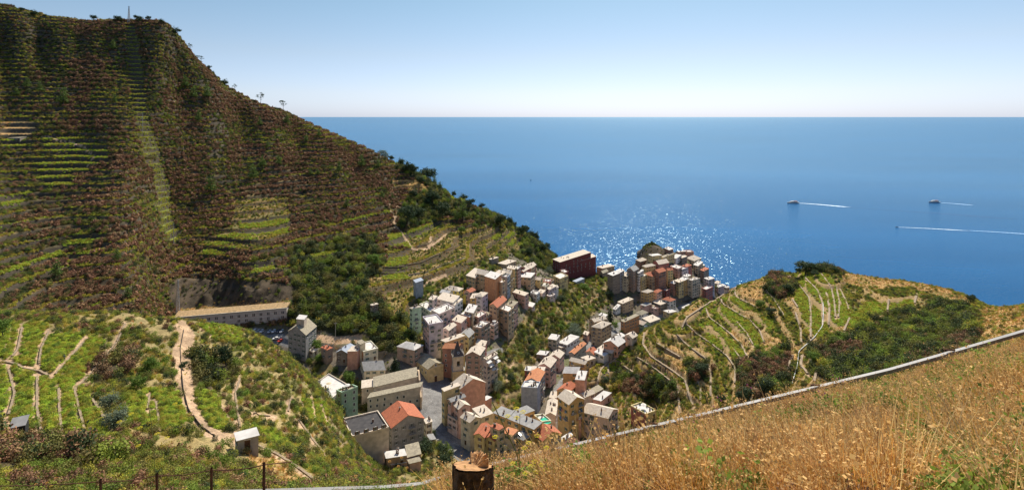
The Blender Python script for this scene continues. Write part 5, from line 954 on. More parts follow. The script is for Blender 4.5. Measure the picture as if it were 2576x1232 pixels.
ch, c1 = house('F6', (578, 262), (578, 349), (958, 294), 11, 'beige', 'moss', 's', name='church', label='long stone church with grey green stepped roofs beside the piazza', cat='church', win=False, chim=0, wall2='beige')
c2_, _ = house('F6', (560, 398), (524, 444), (976, 374), 9.3, 'beige', 'moss', 's', name='church', win=True, chim=0, wtype=3, doors=False); merge(ch, c2_)
c3_, _ = house('F6', (476, 292), (474, 357), (576, 352), 9, 'beige', 'slate', 's', name='church', win=True, chim=0, wtype=3, doors=False); merge(ch, c3_)
ch.location = ch.location
# tall facade slab closing the nave
p_r, p_l = c1[2] if len(c1) else None, c1[3]
q1 = plane_pt(*fr('F6', [(985, 420)])[0], c1[0].z - 5); q1 = Vector((c1[2].x, c1[2].y, 0)); d_ = Vector((c1[3].x - c1[2].x, c1[3].y - c1[2].y, 0)); dn_ = d_.normalized(); back = q1 + d_ + dn_ * 1.0; front = q1 - dn_ * 11.0
nx = Vector((dn_.y, -dn_.x, 0)); nx = nx if nx.x > 0 else -nx; g0 = float(ground(q1.x, q1.y)) - 1; zt = c1[0].z
prof = [(0, g0), (0, zt - 3.2), (.28, zt - .5), (.36, zt + 1.8), (.62, zt + 4.2), (.88, zt + 1.8), (1, zt + .3), (1, g0)]
PV = []; 
for off in (0.35, 1.25):
    PV += [front + (back - front) * t + nx * off + Vector((0, 0, z)) - ch.location for t, z in prof]
n_ = len(prof); link('facade', ngon('facade', PV, [tuple(range(n_)), tuple(range(2 * n_ - 1, n_ - 1, -1))] + [(i, i + n_, (i + 1) % n_ + n_, (i + 1) % n_) for i in range(n_)], [wallmat(WALLC['tan'])]), ch)

cp, cc_ = house('F1', (1232, 906), (1400, 1026), (1580, 970), 8, 'yellow', 'moss', 'g', name='chapel', label='yellow chapel with a pediment and round window facing the piazza', cat='chapel', win=False, chim=0, ridge='AB', pitch=.27)
b0, c0 = cc_[1], cc_[2]
if (cc_[1] - plane_pt(*fr('F1', [(1400, 1026)])[0], cc_[1].z)).length > 1: b0, c0 = cc_[0], cc_[1]
e_ = (c0 - b0); eh = e_.normalized(); rz_ = math.atan2(eh.y, eh.x); mid = (b0 + c0) / 2; zg_ = float(ground(mid.x, mid.y)); nrm_ = Vector((eh.y, -eh.x, 0))
put('door', DOOR, cp, Vector((mid.x, mid.y, zg_)) - cp.location + nrm_ * .03, rz_, (1.5, 1, 1.6))
OC = npmesh('round_window', *lathe([(0.02, 0), (.55, 0), (.62, .12), (.85, .12), (.85, -.1)], 16), [m_white, m_glass], mi=[1] * 16 + [0] * 48)
o_ = put('round_window', OC, cp, Vector((mid.x, mid.y, b0.z + 1.0)) - cp.location + nrm_ * .05, rz_); o_.rotation_euler = (R(90), 0, rz_)
cor = boxmesh('cornice', [(0, e_.length, -.25, .05, -.35, 0, 0)], [mat('trim_cream', (.66, .56, .38))]); put('cornice', cor, cp, b0 - cp.location, rz_)
sd_b, sd_c = (cc_[0], cc_[1]) if b0 is cc_[1] else (cc_[3], cc_[0]); es = b0 - (cc_[0] if b0 is cc_[1] else cc_[3]); rs = math.atan2(es.y, es.x)
for k in range(4):
    p = b0 - es * ((k + .5) / 4); put('window', WIN[3], cp, Vector((p.x, p.y, b0.z - 3.6)) - cp.location + Vector((es.y, -es.x, 0)).normalized() * .03, rs)

# bell tower
tb = hit(*fr('F1', [(1745, 1172)])[0], 0, 285); s_ = 3.5; Ht = 17.0
tw = empty('bell_tower', tb, R(14), 'square yellow bell tower with a dark pointed spire beside the chapel', 'bell tower')
ty = wallmat(WALLC['cream']); ty2 = wallmat(WALLC['yellow'])
link('shaft', boxmesh('shaft', [(-s_, s_, -s_, s_, -2, 8.2, 0), (-s_ * .93, s_ * .93, -s_ * .93, s_ * .93, 8.6, 9.6, 1)], [ty2, ty]), tw)
link('cornice', boxmesh('cornice', [(-s_ - .35, s_ + .35, -s_ - .35, s_ + .35, 8.2, 8.6, 0), (-s_ - .2, s_ + .2, -s_ - .2, s_ + .2, Ht - .2, Ht + .25, 0)], [m_conc]), tw)
k_ = s_ * .9
bel = [(-k_, -.95, -k_, -k_ + .6, 9.6, Ht - .2, 0), (.95, k_, -k_, -k_ + .6, 9.6, Ht - .2, 0), (-.95, .95, -k_, -k_ + .6, 14.2, Ht - .2, 0), (-.95, .95, -k_, -k_ + .6, 9.6, 11.0, 0), (-k_, -.95, k_ - .6, k_, 9.6, Ht - .2, 0), (.95, k_, k_ - .6, k_, 9.6, Ht - .2, 0), (-.95, .95, k_ - .6, k_, 14.2, Ht - .2, 0), (-.95, .95, k_ - .6, k_, 9.6, 11.0, 0)]
bel += [(-k_, -k_ + .6, -k_ + .6, -.95, 9.6, Ht - .2, 0), (-k_, -k_ + .6, .95, k_ - .6, 9.6, Ht - .2, 0), (-k_, -k_ + .6, -.95, .95, 14.2, Ht - .2, 0), (-k_, -k_ + .6, -.95, .95, 9.6, 11, 0), (k_ - .6, k_, -k_ + .6, -.95, 9.6, Ht - .2, 0), (k_ - .6, k_, .95, k_ - .6, 9.6, Ht - .2, 0), (k_ - .6, k_, -.95, .95, 14.2, Ht - .2, 0), (k_ - .6, k_, -.95, .95, 9.6, 11, 0)]
link('belfry', boxmesh('belfry', bel, [ty]), tw)
link('bell', npmesh('bell', *lathe([(.05, 1.2), (.35, 1.15), (.5, .6), (.75, 0), (.7, 0)], 14), [mat('bronze', (.18, .13, .06), rough=.4, metal=.8)]), tw).location = (0, 0, 11.9)
sp = [(-s_, -s_, Ht + .25), (s_, -s_, Ht + .25), (s_, s_, Ht + .25), (-s_, s_, Ht + .25), (-s_ * .42, -s_ * .42, Ht + 3.2), (s_ * .42, -s_ * .42, Ht + 3.2), (s_ * .42, s_ * .42, Ht + 3.2), (-s_ * .42, s_ * .42, Ht + 3.2), (0, 0, Ht + 8.6)]
link('spire', ngon('spire', sp, [(0, 1, 5, 4), (1, 2, 6, 5), (2, 3, 7, 6), (3, 0, 4, 7), (4, 5, 8), (5, 6, 8), (6, 7, 8), (7, 4, 8)], [mat('spire_slate', (.10, .085, .08), noise_scale=1.5, noise_amt=.2)]), tw)
for q in range(4):
    o = link('pinnacle', npmesh('pinnacle', *lathe([(.3, 0), (.3, .8), (.02, 1.7)], 6), [ty]), tw); o.location = ((s_ - .2) * (1 if q & 1 else -1), (s_ - .2) * (1 if q & 2 else -1), Ht + .2)
o = put('round_window', OC, tw, (0, -s_ * .72, Ht + 1.9), 0, (.8, .8, .8)); o.rotation_euler = (R(62), 0, 0)

# road gallery (long pale wall with small paired windows and a straw covered top)
a_, b_ = fr('V2', [(1290, 1170), (2130, 1097)]); zt = hit(*fr('V2', [(2128, 1192)])[0], 0, 300).z + 9.2; A3, B3 = plane_pt(*a_, zt), plane_pt(*b_, zt); e_ = B3 - A3; Lg = e_.length
ga = empty('road_gallery', (A3.x, A3.y, zt - 9.2), math.atan2(e_.y, e_.x), 'long pale road gallery with rows of small paired windows below the cliff', 'gallery')
pg = mat('gallery_wall', (.56, .50, .45), noise_scale=.4, col2=(.47, .40, .36)); pk = mat('gallery_stripe', (.50, .33, .29)); st_ = mat('straw_bed', (.42, .27, .13), noise_scale=.9, col2=(.22, .15, .07), bump=.6)
link('wall', boxmesh('wall', [(0, Lg, 0, 9, -3, 9.2, 0)], [pg]), ga)
link('stripe', boxmesh('stripe', [(0, Lg, -.03, .0, z, z + .22, 0) for z in (1.6, 3.4, 5.2, 7.0)], [pk]), ga)
link('cornice', boxmesh('cornice', [(0, Lg, -.35, .2, 8.95, 9.35, 0)], [m_conc]), ga)
link('roof', ngon('roof', [(0, .2, 9.3), (Lg, .2, 9.3), (Lg + 1, 8, 10.6), (0, 8, 10.6), (0, .2, 9.0), (Lg, .2, 9.0), (Lg + 1, 8, 9), (0, 8, 9)], [(0, 1, 2, 3), (7, 6, 5, 4), (0, 4, 5, 1), (1, 5, 6, 2), (2, 6, 7, 3), (3, 7, 4, 0)], [st_]), ga)
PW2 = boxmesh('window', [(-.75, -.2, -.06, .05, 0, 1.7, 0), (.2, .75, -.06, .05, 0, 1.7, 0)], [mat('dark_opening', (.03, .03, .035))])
for i in range(int(Lg / 4.6)):
    for zz in (5.4, 2.2):
        if zz < 3 and i % 3 == 1: continue
        put('window', PW2, ga, (2.5 + i * 4.6, 0, zz), 0)
g2a, g2b = fr('V2', [(1650, 1203), (2072, 1172)]); zt2 = zt - 7.2; A4, B4 = plane_pt(*g2a, zt2), plane_pt(*g2b, zt2); e4 = B4 - A4; L4 = e4.length
gb = empty('retaining_wall', (A4.x, A4.y, zt2 - 5), math.atan2(e4.y, e4.x), 'rough stone retaining wall with arches behind the parked cars', 'wall')
link('wall', boxmesh('wall', [(0, L4, 0, 3, -3, 5, 0), (0, L4, -.1, .3, 5, 5.6, 1)], [wallmat(WALLC['stone']), m_conc]), gb)
for i in range(int(L4 / 5)): put('window', WIN[4], gb, (2.5 + i * 5, 0, 1.2), 0, (1.1, 1, 1.2))

# the red palace above the sea
rp, rc1 = house('F4', (75, 306), (168, 345), (552, 270), 16, 'dark red', 'slate', 's', name='palace', label='long dark red palace with two stepped tiers above the harbour gardens', cat='palace', wtype=1, chim=5, doors=False)
rp2, _ = house('F4', (152, 364), (186, 402), (604, 320), 11, 'dark red', 'slate', 's', name='palace', wtype=1, chim=2, balc=3); merge(rp, rp2)

# harbour rock
rk = hit(*fr('F4', [(1330, 130)])[0], 0, 560)
g = np.random.default_rng(5); V, Fq = lathe([(19 - 13.5 * (i / 12) ** 2.4, -16 + i * 1.6) for i in range(13)] + [(3, 4.0), (.1, 4.4)], 40)
V = np.array(V); an = np.arctan2(V[:, 1], V[:, 0]); dd_ = fbm(an * 2 + 10, V[:, 2] / 4, 5, 4) * 9 + fbm(V[:, 0] / 2, V[:, 1] / 2 + V[:, 2], 9, 3) * 3
rr_ = np.hypot(V[:, 0], V[:, 1]) + .01; V[:, 0] *= 1 + dd_ / (rr_ + 4); V[:, 1] *= .8 * (1 + dd_ / (rr_ + 4)); V[:, 2] += fbm(V[:, 0] / 3, V[:, 1] / 3, 19, 3) * 4
o = link('harbour_rock', npmesh('harbour_rock', V, Fq, [mat('rock', (.17, .14, .11), noise_scale=.5, col2=(.09, .08, .06), bump=.8)]), label='dark craggy rock topped with scrub behind the highest harbour houses', cat='rock'); o.location = (rk.x, rk.y + 6, rk.z - 4)
K_rock = [(float(v[0]) + rk.x, float(v[1]) + rk.y + 6, float(v[2]) + rk.z - 4) for v in V if v[2] > -8]

# ------------------------------------------------------------------ trees, each its own thing
def trunkmesh(name, h, r, seed, lean=.06, limbs=5, top=.85):
    g = random.Random(seed); pts = [(g.uniform(-1, 1) * lean * h * t, g.uniform(-1, 1) * lean * h * t, h * t * top) for t in (0, .25, .5, .75, 1)]; pts[0] = (0, 0, -.6)
    V, Fq = tube(pts, r, 6, r2=r * .25)
    for i in range(limbs):
        t = g.uniform(.45, .9); b = Vector(pts[0]).lerp(Vector(pts[-1]), t); a = g.uniform(0, 6.28); l = h * g.uniform(.2, .38)
        v, f_ = tube([b, b + Vector((math.cos(a) * l * .6, math.sin(a) * l * .6, l * .35)), b + Vector((math.cos(a) * l, math.sin(a) * l, l * .75))], r * .4, 4, r2=r * .1); n = len(V); V += v; Fq += [tuple(q + n for q in ff) for ff in f_]
    return npmesh('trunk', V, Fq, [m_bark])
m_bark = mat('bark', (.10, .075, .055), noise_scale=4, noise_amt=.25)
def crownmesh(blobs, n, size, m, seed, tall=1.0):
    g = np.random.default_rng(seed); VV, FF = [], []; k0 = 0
    for (x, y, z, rx, rz) in blobs:
        V, Fq = leaves(int(n * rx * rx), size, rx, rz, int(g.integers(1, 9999)), shell=.45, zc=0, tall=tall); V = V + 0; V[:, 2] += 0
        # undo the ground clamp used for bushes
        V[:, 0] += x; V[:, 1] += y; V[:, 2] += z; VV.append(V); FF.append(Fq + k0); k0 += len(V)
    return npmesh('crown', np.concatenate(VV), np.concatenate(FF), [m])
def leaves_free(n, size, rx, rz, seed, **k): return leaves(n, size, rx, rz, seed, **k)
_lv = leaves
def leaves(n, size, rx, rz, seed, shell=0.5, zc=None, flat=0.0, tall=1.0, lump=0.35):
    if zc == 0: V, Fq = _lv(n, size, rx, rz, seed, shell, rz * 3, flat, tall, lump); V = V.copy(); V[:, 2] -= rz * 3; return V, Fq
    return _lv(n, size, rx, rz, seed, shell, zc, flat, tall, lump)
def rb(g, k, R0, z0, z1, r0, r1): return [(g.uniform(-R0, R0), g.uniform(-R0, R0), g.uniform(z0, z1), g.uniform(r0, r1), g.uniform(r0, r1) * .8) for _ in range(k)]
g = random.Random(3); TK = {}      # all kinds are 10 m tall at scale 1
m_pine = mat('pine_needles', (.10, .15, .03), trans=.3); m_pined = mat('pine_dark', (.05, .075, .03), trans=.2); m_cyp = mat('cypress_green', (.022, .04, .016), trans=.1); m_oak = mat('oak_green', (.045, .07, .028), trans=.2); m_olv = mat('olive_grey', (.13, .16, .10), trans=.2)
m_garden = mat('garden_green', (.12, .19, .03), trans=.35)
TK['oak'] = [(trunkmesh('t', 6, .35, 5 + i), crownmesh([(0, 0, 5.6, 3.2, 3.4)] + rb(g, 7, 2.6, 3.5, 8, 1.3, 2.2), 50, .30, m_oak, 20 + i)) for i in range(3)]
TK['green'] = [(trunkmesh('t', 6, .3, 15 + i), crownmesh([(0, 0, 5.4, 3.2, 3.2)] + rb(g, 7, 2.8, 3.5, 7.6, 1.3, 2.0), 50, .30, m_garden, 30 + i)) for i in range(3)]
TK['olive'] = [(trunkmesh('t', 6, .3, 25 + i), crownmesh([(0, 0, 5.0, 3.6, 3.6)] + rb(g, 8, 3, 3, 7.5, 1.3, 2.0), 60, .22, m_olv, 40 + i)) for i in range(2)]
TK['pine'] = [(trunkmesh('t', 9.5, .25, 35 + i, .03), crownmesh([(g.uniform(-.5, .5), g.uniform(-.5, .5), 2.6 + k * 1.05, 2.2 - k * .24 + g.uniform(-.2, .2), .75) for k in range(7)], 34, .26, m_pine, 50 + i)) for i in range(3)]
TK['sparse'] = [(trunkmesh('t', 9.2, .22, 45 + i, .05, 8), crownmesh(rb(g, 8, 2.3, 5.5, 9.3, .7, 1.2), 60, .2, m_pined, 60 + i)) for i in range(3)]
TK['cypress'] = [(trunkmesh('t', 9, .2, 55, .01, 0), crownmesh([(g.uniform(-.2, .2), g.uniform(-.2, .2), 1.2 + k * 1.0, 1.35 - abs(k - 2.5) * .17, 1.0) for k in range(9)], 130, .20, m_cyp, 70))]
TK['cedar'] = [(trunkmesh('t', 9, .35, 65, .01, 4), crownmesh([(g.uniform(-.3, .3), g.uniform(-.3, .3), 1.8 + k * .95, 3.2 - k * .32, 1.1) for k in range(9)], 60, .26, m_cyp, 80))]
VV, FF = [], []
for q in range(22):
    a = q * 2.4; t_ = 0.4 + .5 * ((q * 37) % 11) / 11; pts = [(0, 0, 8.6), (math.cos(a) * 1.6, math.sin(a) * 1.6, 8.6 + 1.4 * t_), (math.cos(a) * 3.2, math.sin(a) * 3.2, 8.2 - 1.6 * (1 - t_))]
    for i in range(2):
        p, r_ = Vector(pts[i]), Vector(pts[i + 1]); sdv = Vector((-math.sin(a), math.cos(a), 0)) * (.42 - i * .1); n = len(VV); VV += [p - sdv, r_ - sdv * .6, r_ + sdv * .6, p + sdv]; FF.append((n, n + 1, n + 2, n + 3))
TK['palm'] = [(npmesh('trunk', *tube([(0, 0, -.5), (.1, 0, 4), (0, 0, 8.7)], .35, 8, r2=.25), [m_bark]), npmesh('crown', VV, FF, [m_olive]))]
CLEAR = []
def tree(f, x, y, hpx, kd, label, group=None, name='tree', cat='tree', wx=1.0, ymin=None, ymax=900):
    (px, py), = fr(f, [(x, y)]); ym = ymin or {'V1': 240, 'V2': 240, 'V3': 330, 'V4': 47, 'V5': 180, 'F1': 285, 'F2': 330, 'F3': 226, 'F4': 380, 'F5': 255, 'F6': 200}[f]
    p = hit(px, py, 0, ym, ymax); hm = hpx / FR[f][2] * .67083 * p.y / F; rg = random.Random(int(x * 31 + y)); tm, cm = rg.choice(TK[kd]); s_ = hm / 10
    e = empty(name, p, rg.uniform(0, 6.28), label, cat, group); e.scale = (s_ * wx, s_ * wx, s_)
    link('trunk', tm, e); link('crown', cm, e)
    return e
for x, y, h_, k in [(165, 92, 38, 'oak'), (253, 122, 52, 'oak'), (693, 158, 50, 'oak'), (1030, 178, 66, 'oak'), (1102, 160, 44, 'oak'), (873, 172, 60, 'oak'), (1200, 180, 44, 'oak'), (1305, 262, 66, 'oak'), (1552, 518, 40, 'oak'), (1582, 525, 26, 'oak'), (1670, 640, 60, 'oak')]:
    e = tree('V1', x, y, h_, k, 'dark rounded tree standing on the skyline of the far ridge', 'dark trees along the ridge line', wx=1.1)
for x, y, h_ in [(1415, 380, 62), (1468, 400, 40), (1495, 460, 58), (1745, 672, 56), (1937, 757, 96), (2105, 812, 88)]:
    tree('V1', x, y, h_, 'sparse', 'thin pine with an open crown on the skyline above the sea', 'open pines along the ridge line', name='pine_tree', wx=1.1)
for f, x, y, h_ in [('V1', 840, 380, 90), ('V1', 470, 790, 150), ('V1', 1375, 660, 110), ('V1', 1540, 740, 120), ('V1', 1440, 740, 110), ('V1', 1930, 940, 80), ('V1', 2130, 930, 90), ('V1', 1475, 910, 100), ('V1', 1990, 1100, 60), ('V1', 2275, 1060, 70), ('V1', 2370, 1020, 70), ('V1', 200, 660, 90), ('V1', 295, 690, 90), ('V1', 125, 720, 80), ('V1', 2070, 1228, 80), ('V1', 850, 760, 60), ('V1', 1190, 790, 70),
                     ('V2', 1565, 250, 150), ('V2', 1880, 150, 130), ('V2', 870, 760, 120), ('V2', 950, 1030, 110), ('V2', 420, 880, 150), ('V2', 1950, 60, 100), ('V3', 400, 230, 110), ('V3', 600, 190, 130), ('V3', 470, 540, 100), ('V3', 780, 460, 90), ('V3', 745, 190, 90), ('V3', 870, 460, 60), ('V3', 150, 260, 80), ('V3', 215, 250, 70), ('V3', 1490, 650, 190), ('V3', 1430, 660, 120), ('V3', 1655, 650, 80), ('V3', 1240, 240, 90), ('V3', 1290, 270, 80)]:
    tree(f, x, y, h_, 'pine', 'light green pine rising out of the brown heath on the far hillside', 'light pines scattered over the hillside', name='pine_tree', wx=1.25)
for x, y, h_ in [(1225, 500, 150), (1000, 690, 190), (1105, 650, 130), (1310, 640, 160), (1120, 330, 90), (1545, 560, 110), (1820, 710, 130), (1180, 520, 100), (1000, 240, 130), (945, 170, 80), (1060, 250, 90), (1060, 450, 90), (1900, 690, 90), (2040, 660, 90), (1940, 640, 60), (2130, 750, 90), (2090, 690, 80), (2230, 860, 70), (1650, 470, 70), (1490, 370, 90), (1410, 330, 60), (2300, 930, 60), (1140, 120, 60), (1040, 120, 80), (860, 120, 60), (2000, 800, 110), (2190, 920, 90)]:
    tree('V3', x, y, h_, 'oak', 'dark evergreen oak on the wooded slope running down to the sea', 'dark oaks of the wooded slope', name='oak_tree', wx=1.05)
ONE = [('V3', 720, 1060, 130, 'green', 'bright round tree left of the small vineyard stack on the far slope', 1.2), ('V3', 1590, 720, 60, 'green', 'small bright round tree beneath the wooded slope', 1.2), ('V3', 1480, 760, 70, 'green', 'small bright tree above the ochre terraces', 1.1), ('V3', 2070, 960, 90, 'oak', 'dark tree on the terraces just above the orange block', 1), ('V3', 2245, 1130, 90, 'olive', 'dry tan coloured tree beside the red palace', 1.1),
       ('F1', 1020, 1090, 215, 'cedar', 'large dark cedar between the church and the brown hip roofed house', 1.0), ('F1', 130, 960, 110, 'green', 'leafy green tree below the grey car park house', 1.3), ('F1', 500, 1190, 130, 'green', 'leafy green tree left of the grey slate house', 1.3), ('F1', 600, 160, 120, 'green', 'tall green tree at the edge of the dark woods by the hut', 1.1), ('F1', 830, 470, 130, 'oak', 'dark tree right below the lone hut', 1.2), ('F1', 560, 620, 70, 'olive', 'pale bush like tree above the hay heap', 1.2), ('F1', 2160, 660, 130, 'oak', 'dark tree between the tall tan block and the crowded terrace', 1), ('F1', 640, 510, 110, 'green', 'green tree at the foot of the dark woods', 1.2),
       ('F4', 460, 720, 130, 'green', 'broad light green tree under the long metal shed', 1.5), ('F4', 795, 790, 100, 'oak', 'round dark tree at the foot of the rough harbour block', 1.4), ('F4', 795, 1130, 240, 'cypress', 'tall dark cypress beside the tent roofed tan house', 1.35), ('F4', 345, 1229, 150, 'olive', 'broad grey green tree left of the tall tan house', 1.4), ('F4', 180, 870, 120, 'oak', 'dark tree among gardens under the low cubes', 1.2), ('F4', 860, 1190, 110, 'green', 'grey green tree at the foot of the cypress', 1.1), ('F4', 620, 390, 70, 'oak', 'dark tree at the right end of the red palace', 1),
       ('F4', 1825, 1130, 115, 'oak', 'round tree alone on the crest terrace of the right hill', 1.3), ('F4', 1470, 1120, 95, 'oak', 'round dark tree touching the roofs at the crest of the right hill', 1.3), ('F4', 2110, 740, 110, 'palm', 'palm tree above the slipway', 1), ('F4', 2180, 740, 70, 'oak', 'dark tree right of the palm', 1.3),
       ('F5', 190, 1010, 85, 'green', 'bright tree at the foot of the bare blue grey wall', 1.3), ('F5', 700, 330, 150, 'olive', 'large grey green tree above the white street cluster', 1.3), ('F5', 560, 250, 80, 'green', 'yellow green tree in the middle of the gardens', 1.3), ('F5', 470, 120, 70, 'green', 'light tree below the red palace gardens', 1.3), ('F5', 330, 220, 90, 'oak', 'dark garden tree left of the white cluster', 1.3), ('F5', 250, 470, 80, 'oak', 'dark garden tree near the white topped flat house', 1.2), ('F5', 1010, 800, 90, 'oak', 'dark tree at the foot of the curved vineyard', 1.3),
       ('F3', 720, 330, 150, 'olive', 'grey green tree right of the great blank salmon wall', 1.1), ('F3', 860, 230, 110, 'oak', 'dark tree in the gardens above the bare blue grey wall', 1.1), ('F3', 1610, 870, 80, 'oak', 'dark tree below the large pale pink block', 1.3), ('F3', 20, 1010, 180, 'oak', 'dark tree overhanging the shaded street', 1.2), ('F3', 160, 980, 130, 'oak', 'second dark tree by the shaded street', 1.1),
       ('F6', 480, 780, 120, 'oak', 'dark tree leaning on the black roof', 1.2), ('F6', 640, 870, 90, 'green', 'bright tree below the black roof', 1.5), ('F6', 360, 290, 100, 'green', 'bright tree above the broad white terrace', 1.3), ('F6', 1010, 950, 150, 'oak', 'large dark tree left of the shaded street', 1.2), ('F6', 1180, 1040, 150, 'oak', 'dark tree just behind the orange flower heads', 1.2), ('F6', 650, 1090, 110, 'olive', 'grey green tree by the smallest huts', 1.2), ('F6', 110, 400, 60, 'green', 'small tree at the corner of the white terrace', 1.2),
       ('V5', 1210, 100, 65, 'oak', 'dark tree at the very top of the right hill, left one', 1.2), ('V5', 1288, 128, 90, 'oak', 'broadest dark tree on top of the right hill', 1.7), ('V5', 1345, 135, 45, 'oak', 'small dark tree right below the hill top tree', 1.4), ('V5', 1440, 108, 38, 'oak', 'low dark tree right of the hill top trees', 1.7), ('V5', 1522, 104, 26, 'oak', 'lowest rounded tree on the right hill crest', 1.6), ('V5', 960, 158, 52, 'olive', 'pale leafless looking tree on the crest in front of the sea', 1.2), ('V5', 1022, 325, 60, 'green', 'round light tree in the upper middle of the right hill', 1.3), ('V5', 1085, 372, 60, 'oak', 'dark round tree in the middle of the right hill', 1.3), ('V5', 1190, 235, 70, 'oak', 'dark tree left of the uppermost vineyard', 1.1),
       ('V5', 672, 715, 75, 'oak', 'dark round tree on the lower terraces of the right hill', 1.4), ('V5', 930, 880, 110, 'oak', 'large dark tree in the hollow above the rail', 1.2), ('V5', 1045, 830, 110, 'oak', 'second large dark tree in the hollow', 1.1), ('V5', 800, 888, 60, 'oak', 'small dark tree near the rail', 1.2), ('V5', 430, 760, 60, 'green', 'light tree over the old terraces by the street', 1.2), ('V5', 1330, 640, 70, 'green', 'light green tree where the white track bends', 1.3), ('V5', 2260, 290, 50, 'oak', 'dark tree at the end of the viewpoint terrace', 1.3),
       ('V4', 735, 690, 130, 'olive', 'upper of two grey green olive trees on the vineyard slope', 1.2), ('V4', 775, 830, 170, 'olive', 'large round grey green olive tree on the vineyard slope', 1.2), ('V4', 1520, 400, 170, 'oak', 'dark slender tree among brown bushes on the front slope', .7), ('V4', 1000, 440, 120, 'green', 'bright bushy tree left of the landslide path', 1.1), ('V4', 1985, 390, 90, 'olive', 'grey green tree under the car park house', 1.1), ('V4', 20, 210, 150, 'green', 'tall green tree at the far left edge of the front slope', .9), ('V4', 1230, 420, 60, 'oak', 'low dark tree beside the landslide path', 1.3), ('V4', 930, 560, 110, 'green', 'ivy covered tree in the middle of the front slope', 1.0), ('V4', 2130, 300, 90, 'green', 'green tree on the crest by the white terrace', 1.2)]
for f, x, y, h_, k, lab, wx in ONE: tree(f, x, y, h_, k, lab, wx=wx, name={'palm': 'palm_tree', 'cypress': 'cypress_tree', 'cedar': 'cedar_tree', 'olive': 'olive_tree'}.get(k, 'tree'), ymin=300 if (f == 'V4' and x > 1980) else None)
# ------------------------------------------------------------------ ground cover
C_ = GC; flat = SL < 1.25
def cover(name, label, cat, mask, dens, seed, lo, hi, kinds_, weights=None, dz=-0.1, cap=None, **kw):
    pts, k = pick(mask, dens, seed, cap); g = np.random.default_rng(seed + 5)
    if len(pts) == 0: return
    pts[:, 2] += dz; scatter(name, label, cat, pts, g.uniform(lo, hi, len(pts)), kinds_, weights, seed=seed, **kw)
far_ = GY > 228; tread = np.where(flat, 1.0, 0.25)
green_side = (NOISE + 0.25 * sstep(300, 0, PXG) + .10 * sstep(150, 250, GZ)) 
isS = (C_ == SCRUB)
PH = PHASE; row = np.where((PH > .14) & (PH < .80), 1.0, .07); row = np.where(fbm(GX / 45, GY / 45, 171, 3) > .13, .7, row)
lip = (PH < .14)
notstrip = isS
cover('brown_heath', 'reddish brown dried heath covering the far terraced hillside', 'heath', notstrip & (green_side < .11), row * (.34 + .26 * (NOISE2 > 0)), 1, .8, 1.6, ['fine_brown', 'scrub_brown', 'fine_olive', 'fine_dark'], [5, 2, 1, 1])
cover('hillside_scrub', 'dark green scrub in patches over the far terraced hillside', 'scrub', notstrip & (green_side >= .03), row * .30, 2, .8, 1.6, ['fine_brown', 'fine_olive', 'fine_dark', 'fine_green'], [2, 4, 3, 2])
cover('hill_woods', 'dense evergreen woods on the slope above the village', 'woods', (C_ == WOOD), .085, 3, 1.6, 3.6, ['fine_dark', 'fine_olive', 'fine_green', 'fine_yellow'], [5, 5, 4, 1], dz=-.4)
lipr = (PHR < .13) | (PHR > .84)
cover('vineyard_leaves', 'bright green vine leaves on the far and right hand terraces', 'vines', (C_ == VINE) & (GY > 228), np.where(np.where(GX > 60, ~lipr, (PH < .62)), 1.3, .05), 4, .65, 1.05, ['vine_clump', 'yellow_clump'], [6, 2])
cover('spur_vines', 'low pergola vines on the terraced slope in front', 'vines', (C_ == VINE) & (GY <= 228), np.where(flat, 2.2, .8), 5, .45, .8, ['fine_vine', 'fine_yellow', 'fine_green'], [6, 2, 1], dz=.2)
cover('strip_grass', 'yellow green grass on the treads of the cleared strip', 'grass', (C_ == STRIP) & (PH < .36), 2.4, 6, .45, .8, ['yellow_clump', 'vine_clump', 'tuft_green'], [3, 2, 2])
cover('terrace_vines', 'yellow green vine rows between the ochre paths of the right hill', 'vines', (C_ == TERR) & (GX > 60) & ~lipr & (NOISE > -.05), .75, 20, .4, .8, ['fine_vine', 'fine_yellow', 'fine_green'], [3, 2, 2])
cover('hilltop_shrubs', 'low olive shrubs dotted over the dry hill tops', 'shrubs', (C_ == DRY) & (GY > 100), .07, 21, .4, 1.1, ['fine_olive', 'fine_green', 'fine_yellow'])
cover('hillside_bands', 'bright yellow green vine bands on some terraces of the far hillside', 'vines', isS & (PH < .5) & (fbm(GX / 40, GZ / 12, 191, 3) >.08) & (GZ < 300), 1.0, 22, .5, .9, ['vine_clump', 'yellow_clump'])
cover('terrace_lip_grass', 'dry and green grass along the outer edges of the far terraces', 'grass', (isS | (C_ == TERR)) & lip & (GY > 228), 1.8 * (fbm(GX / 30, GY / 30, 181, 3) > -.06), 14, .6, 1.0, ['tuft', 'yellow_clump', 'tuft_green'], [3, 3, 2])
cover('terrace_shrubs', 'low green shrubs and herbs on the open terraces', 'shrubs', (C_ == TERR), np.where(np.where(GX > 60, lipr, (PH > .7) | (PH < .12)), .02, np.where(GX > 60, .27, .18)) * (1 + 2 * (NOISE2 > .02)), 7, .4, 1.1, ['fine_green', 'fine_olive', 'fine_yellow', 'fine_dark'], [3, 3, 3, 2])
cover('dry_grass', 'dry yellow grass on the hill tops and bare terraces', 'grass', np.isin(C_, [TERR, DRY]) & (GY > 30), np.where(C_ == DRY, 1.0, .5), 8, .4, .8, ['tuft', 'tuft_green'], [5, 1])
cover('dark_maquis', 'dark green maquis filling the hollows', 'maquis', (C_ == MAQUIS) & (NOISE < .06), .20, 9, .8, 3.0, ['fine_dark', 'fine_olive', 'fine_green', 'fine_yellow'], [4, 3, 4, 1], dz=-.2)
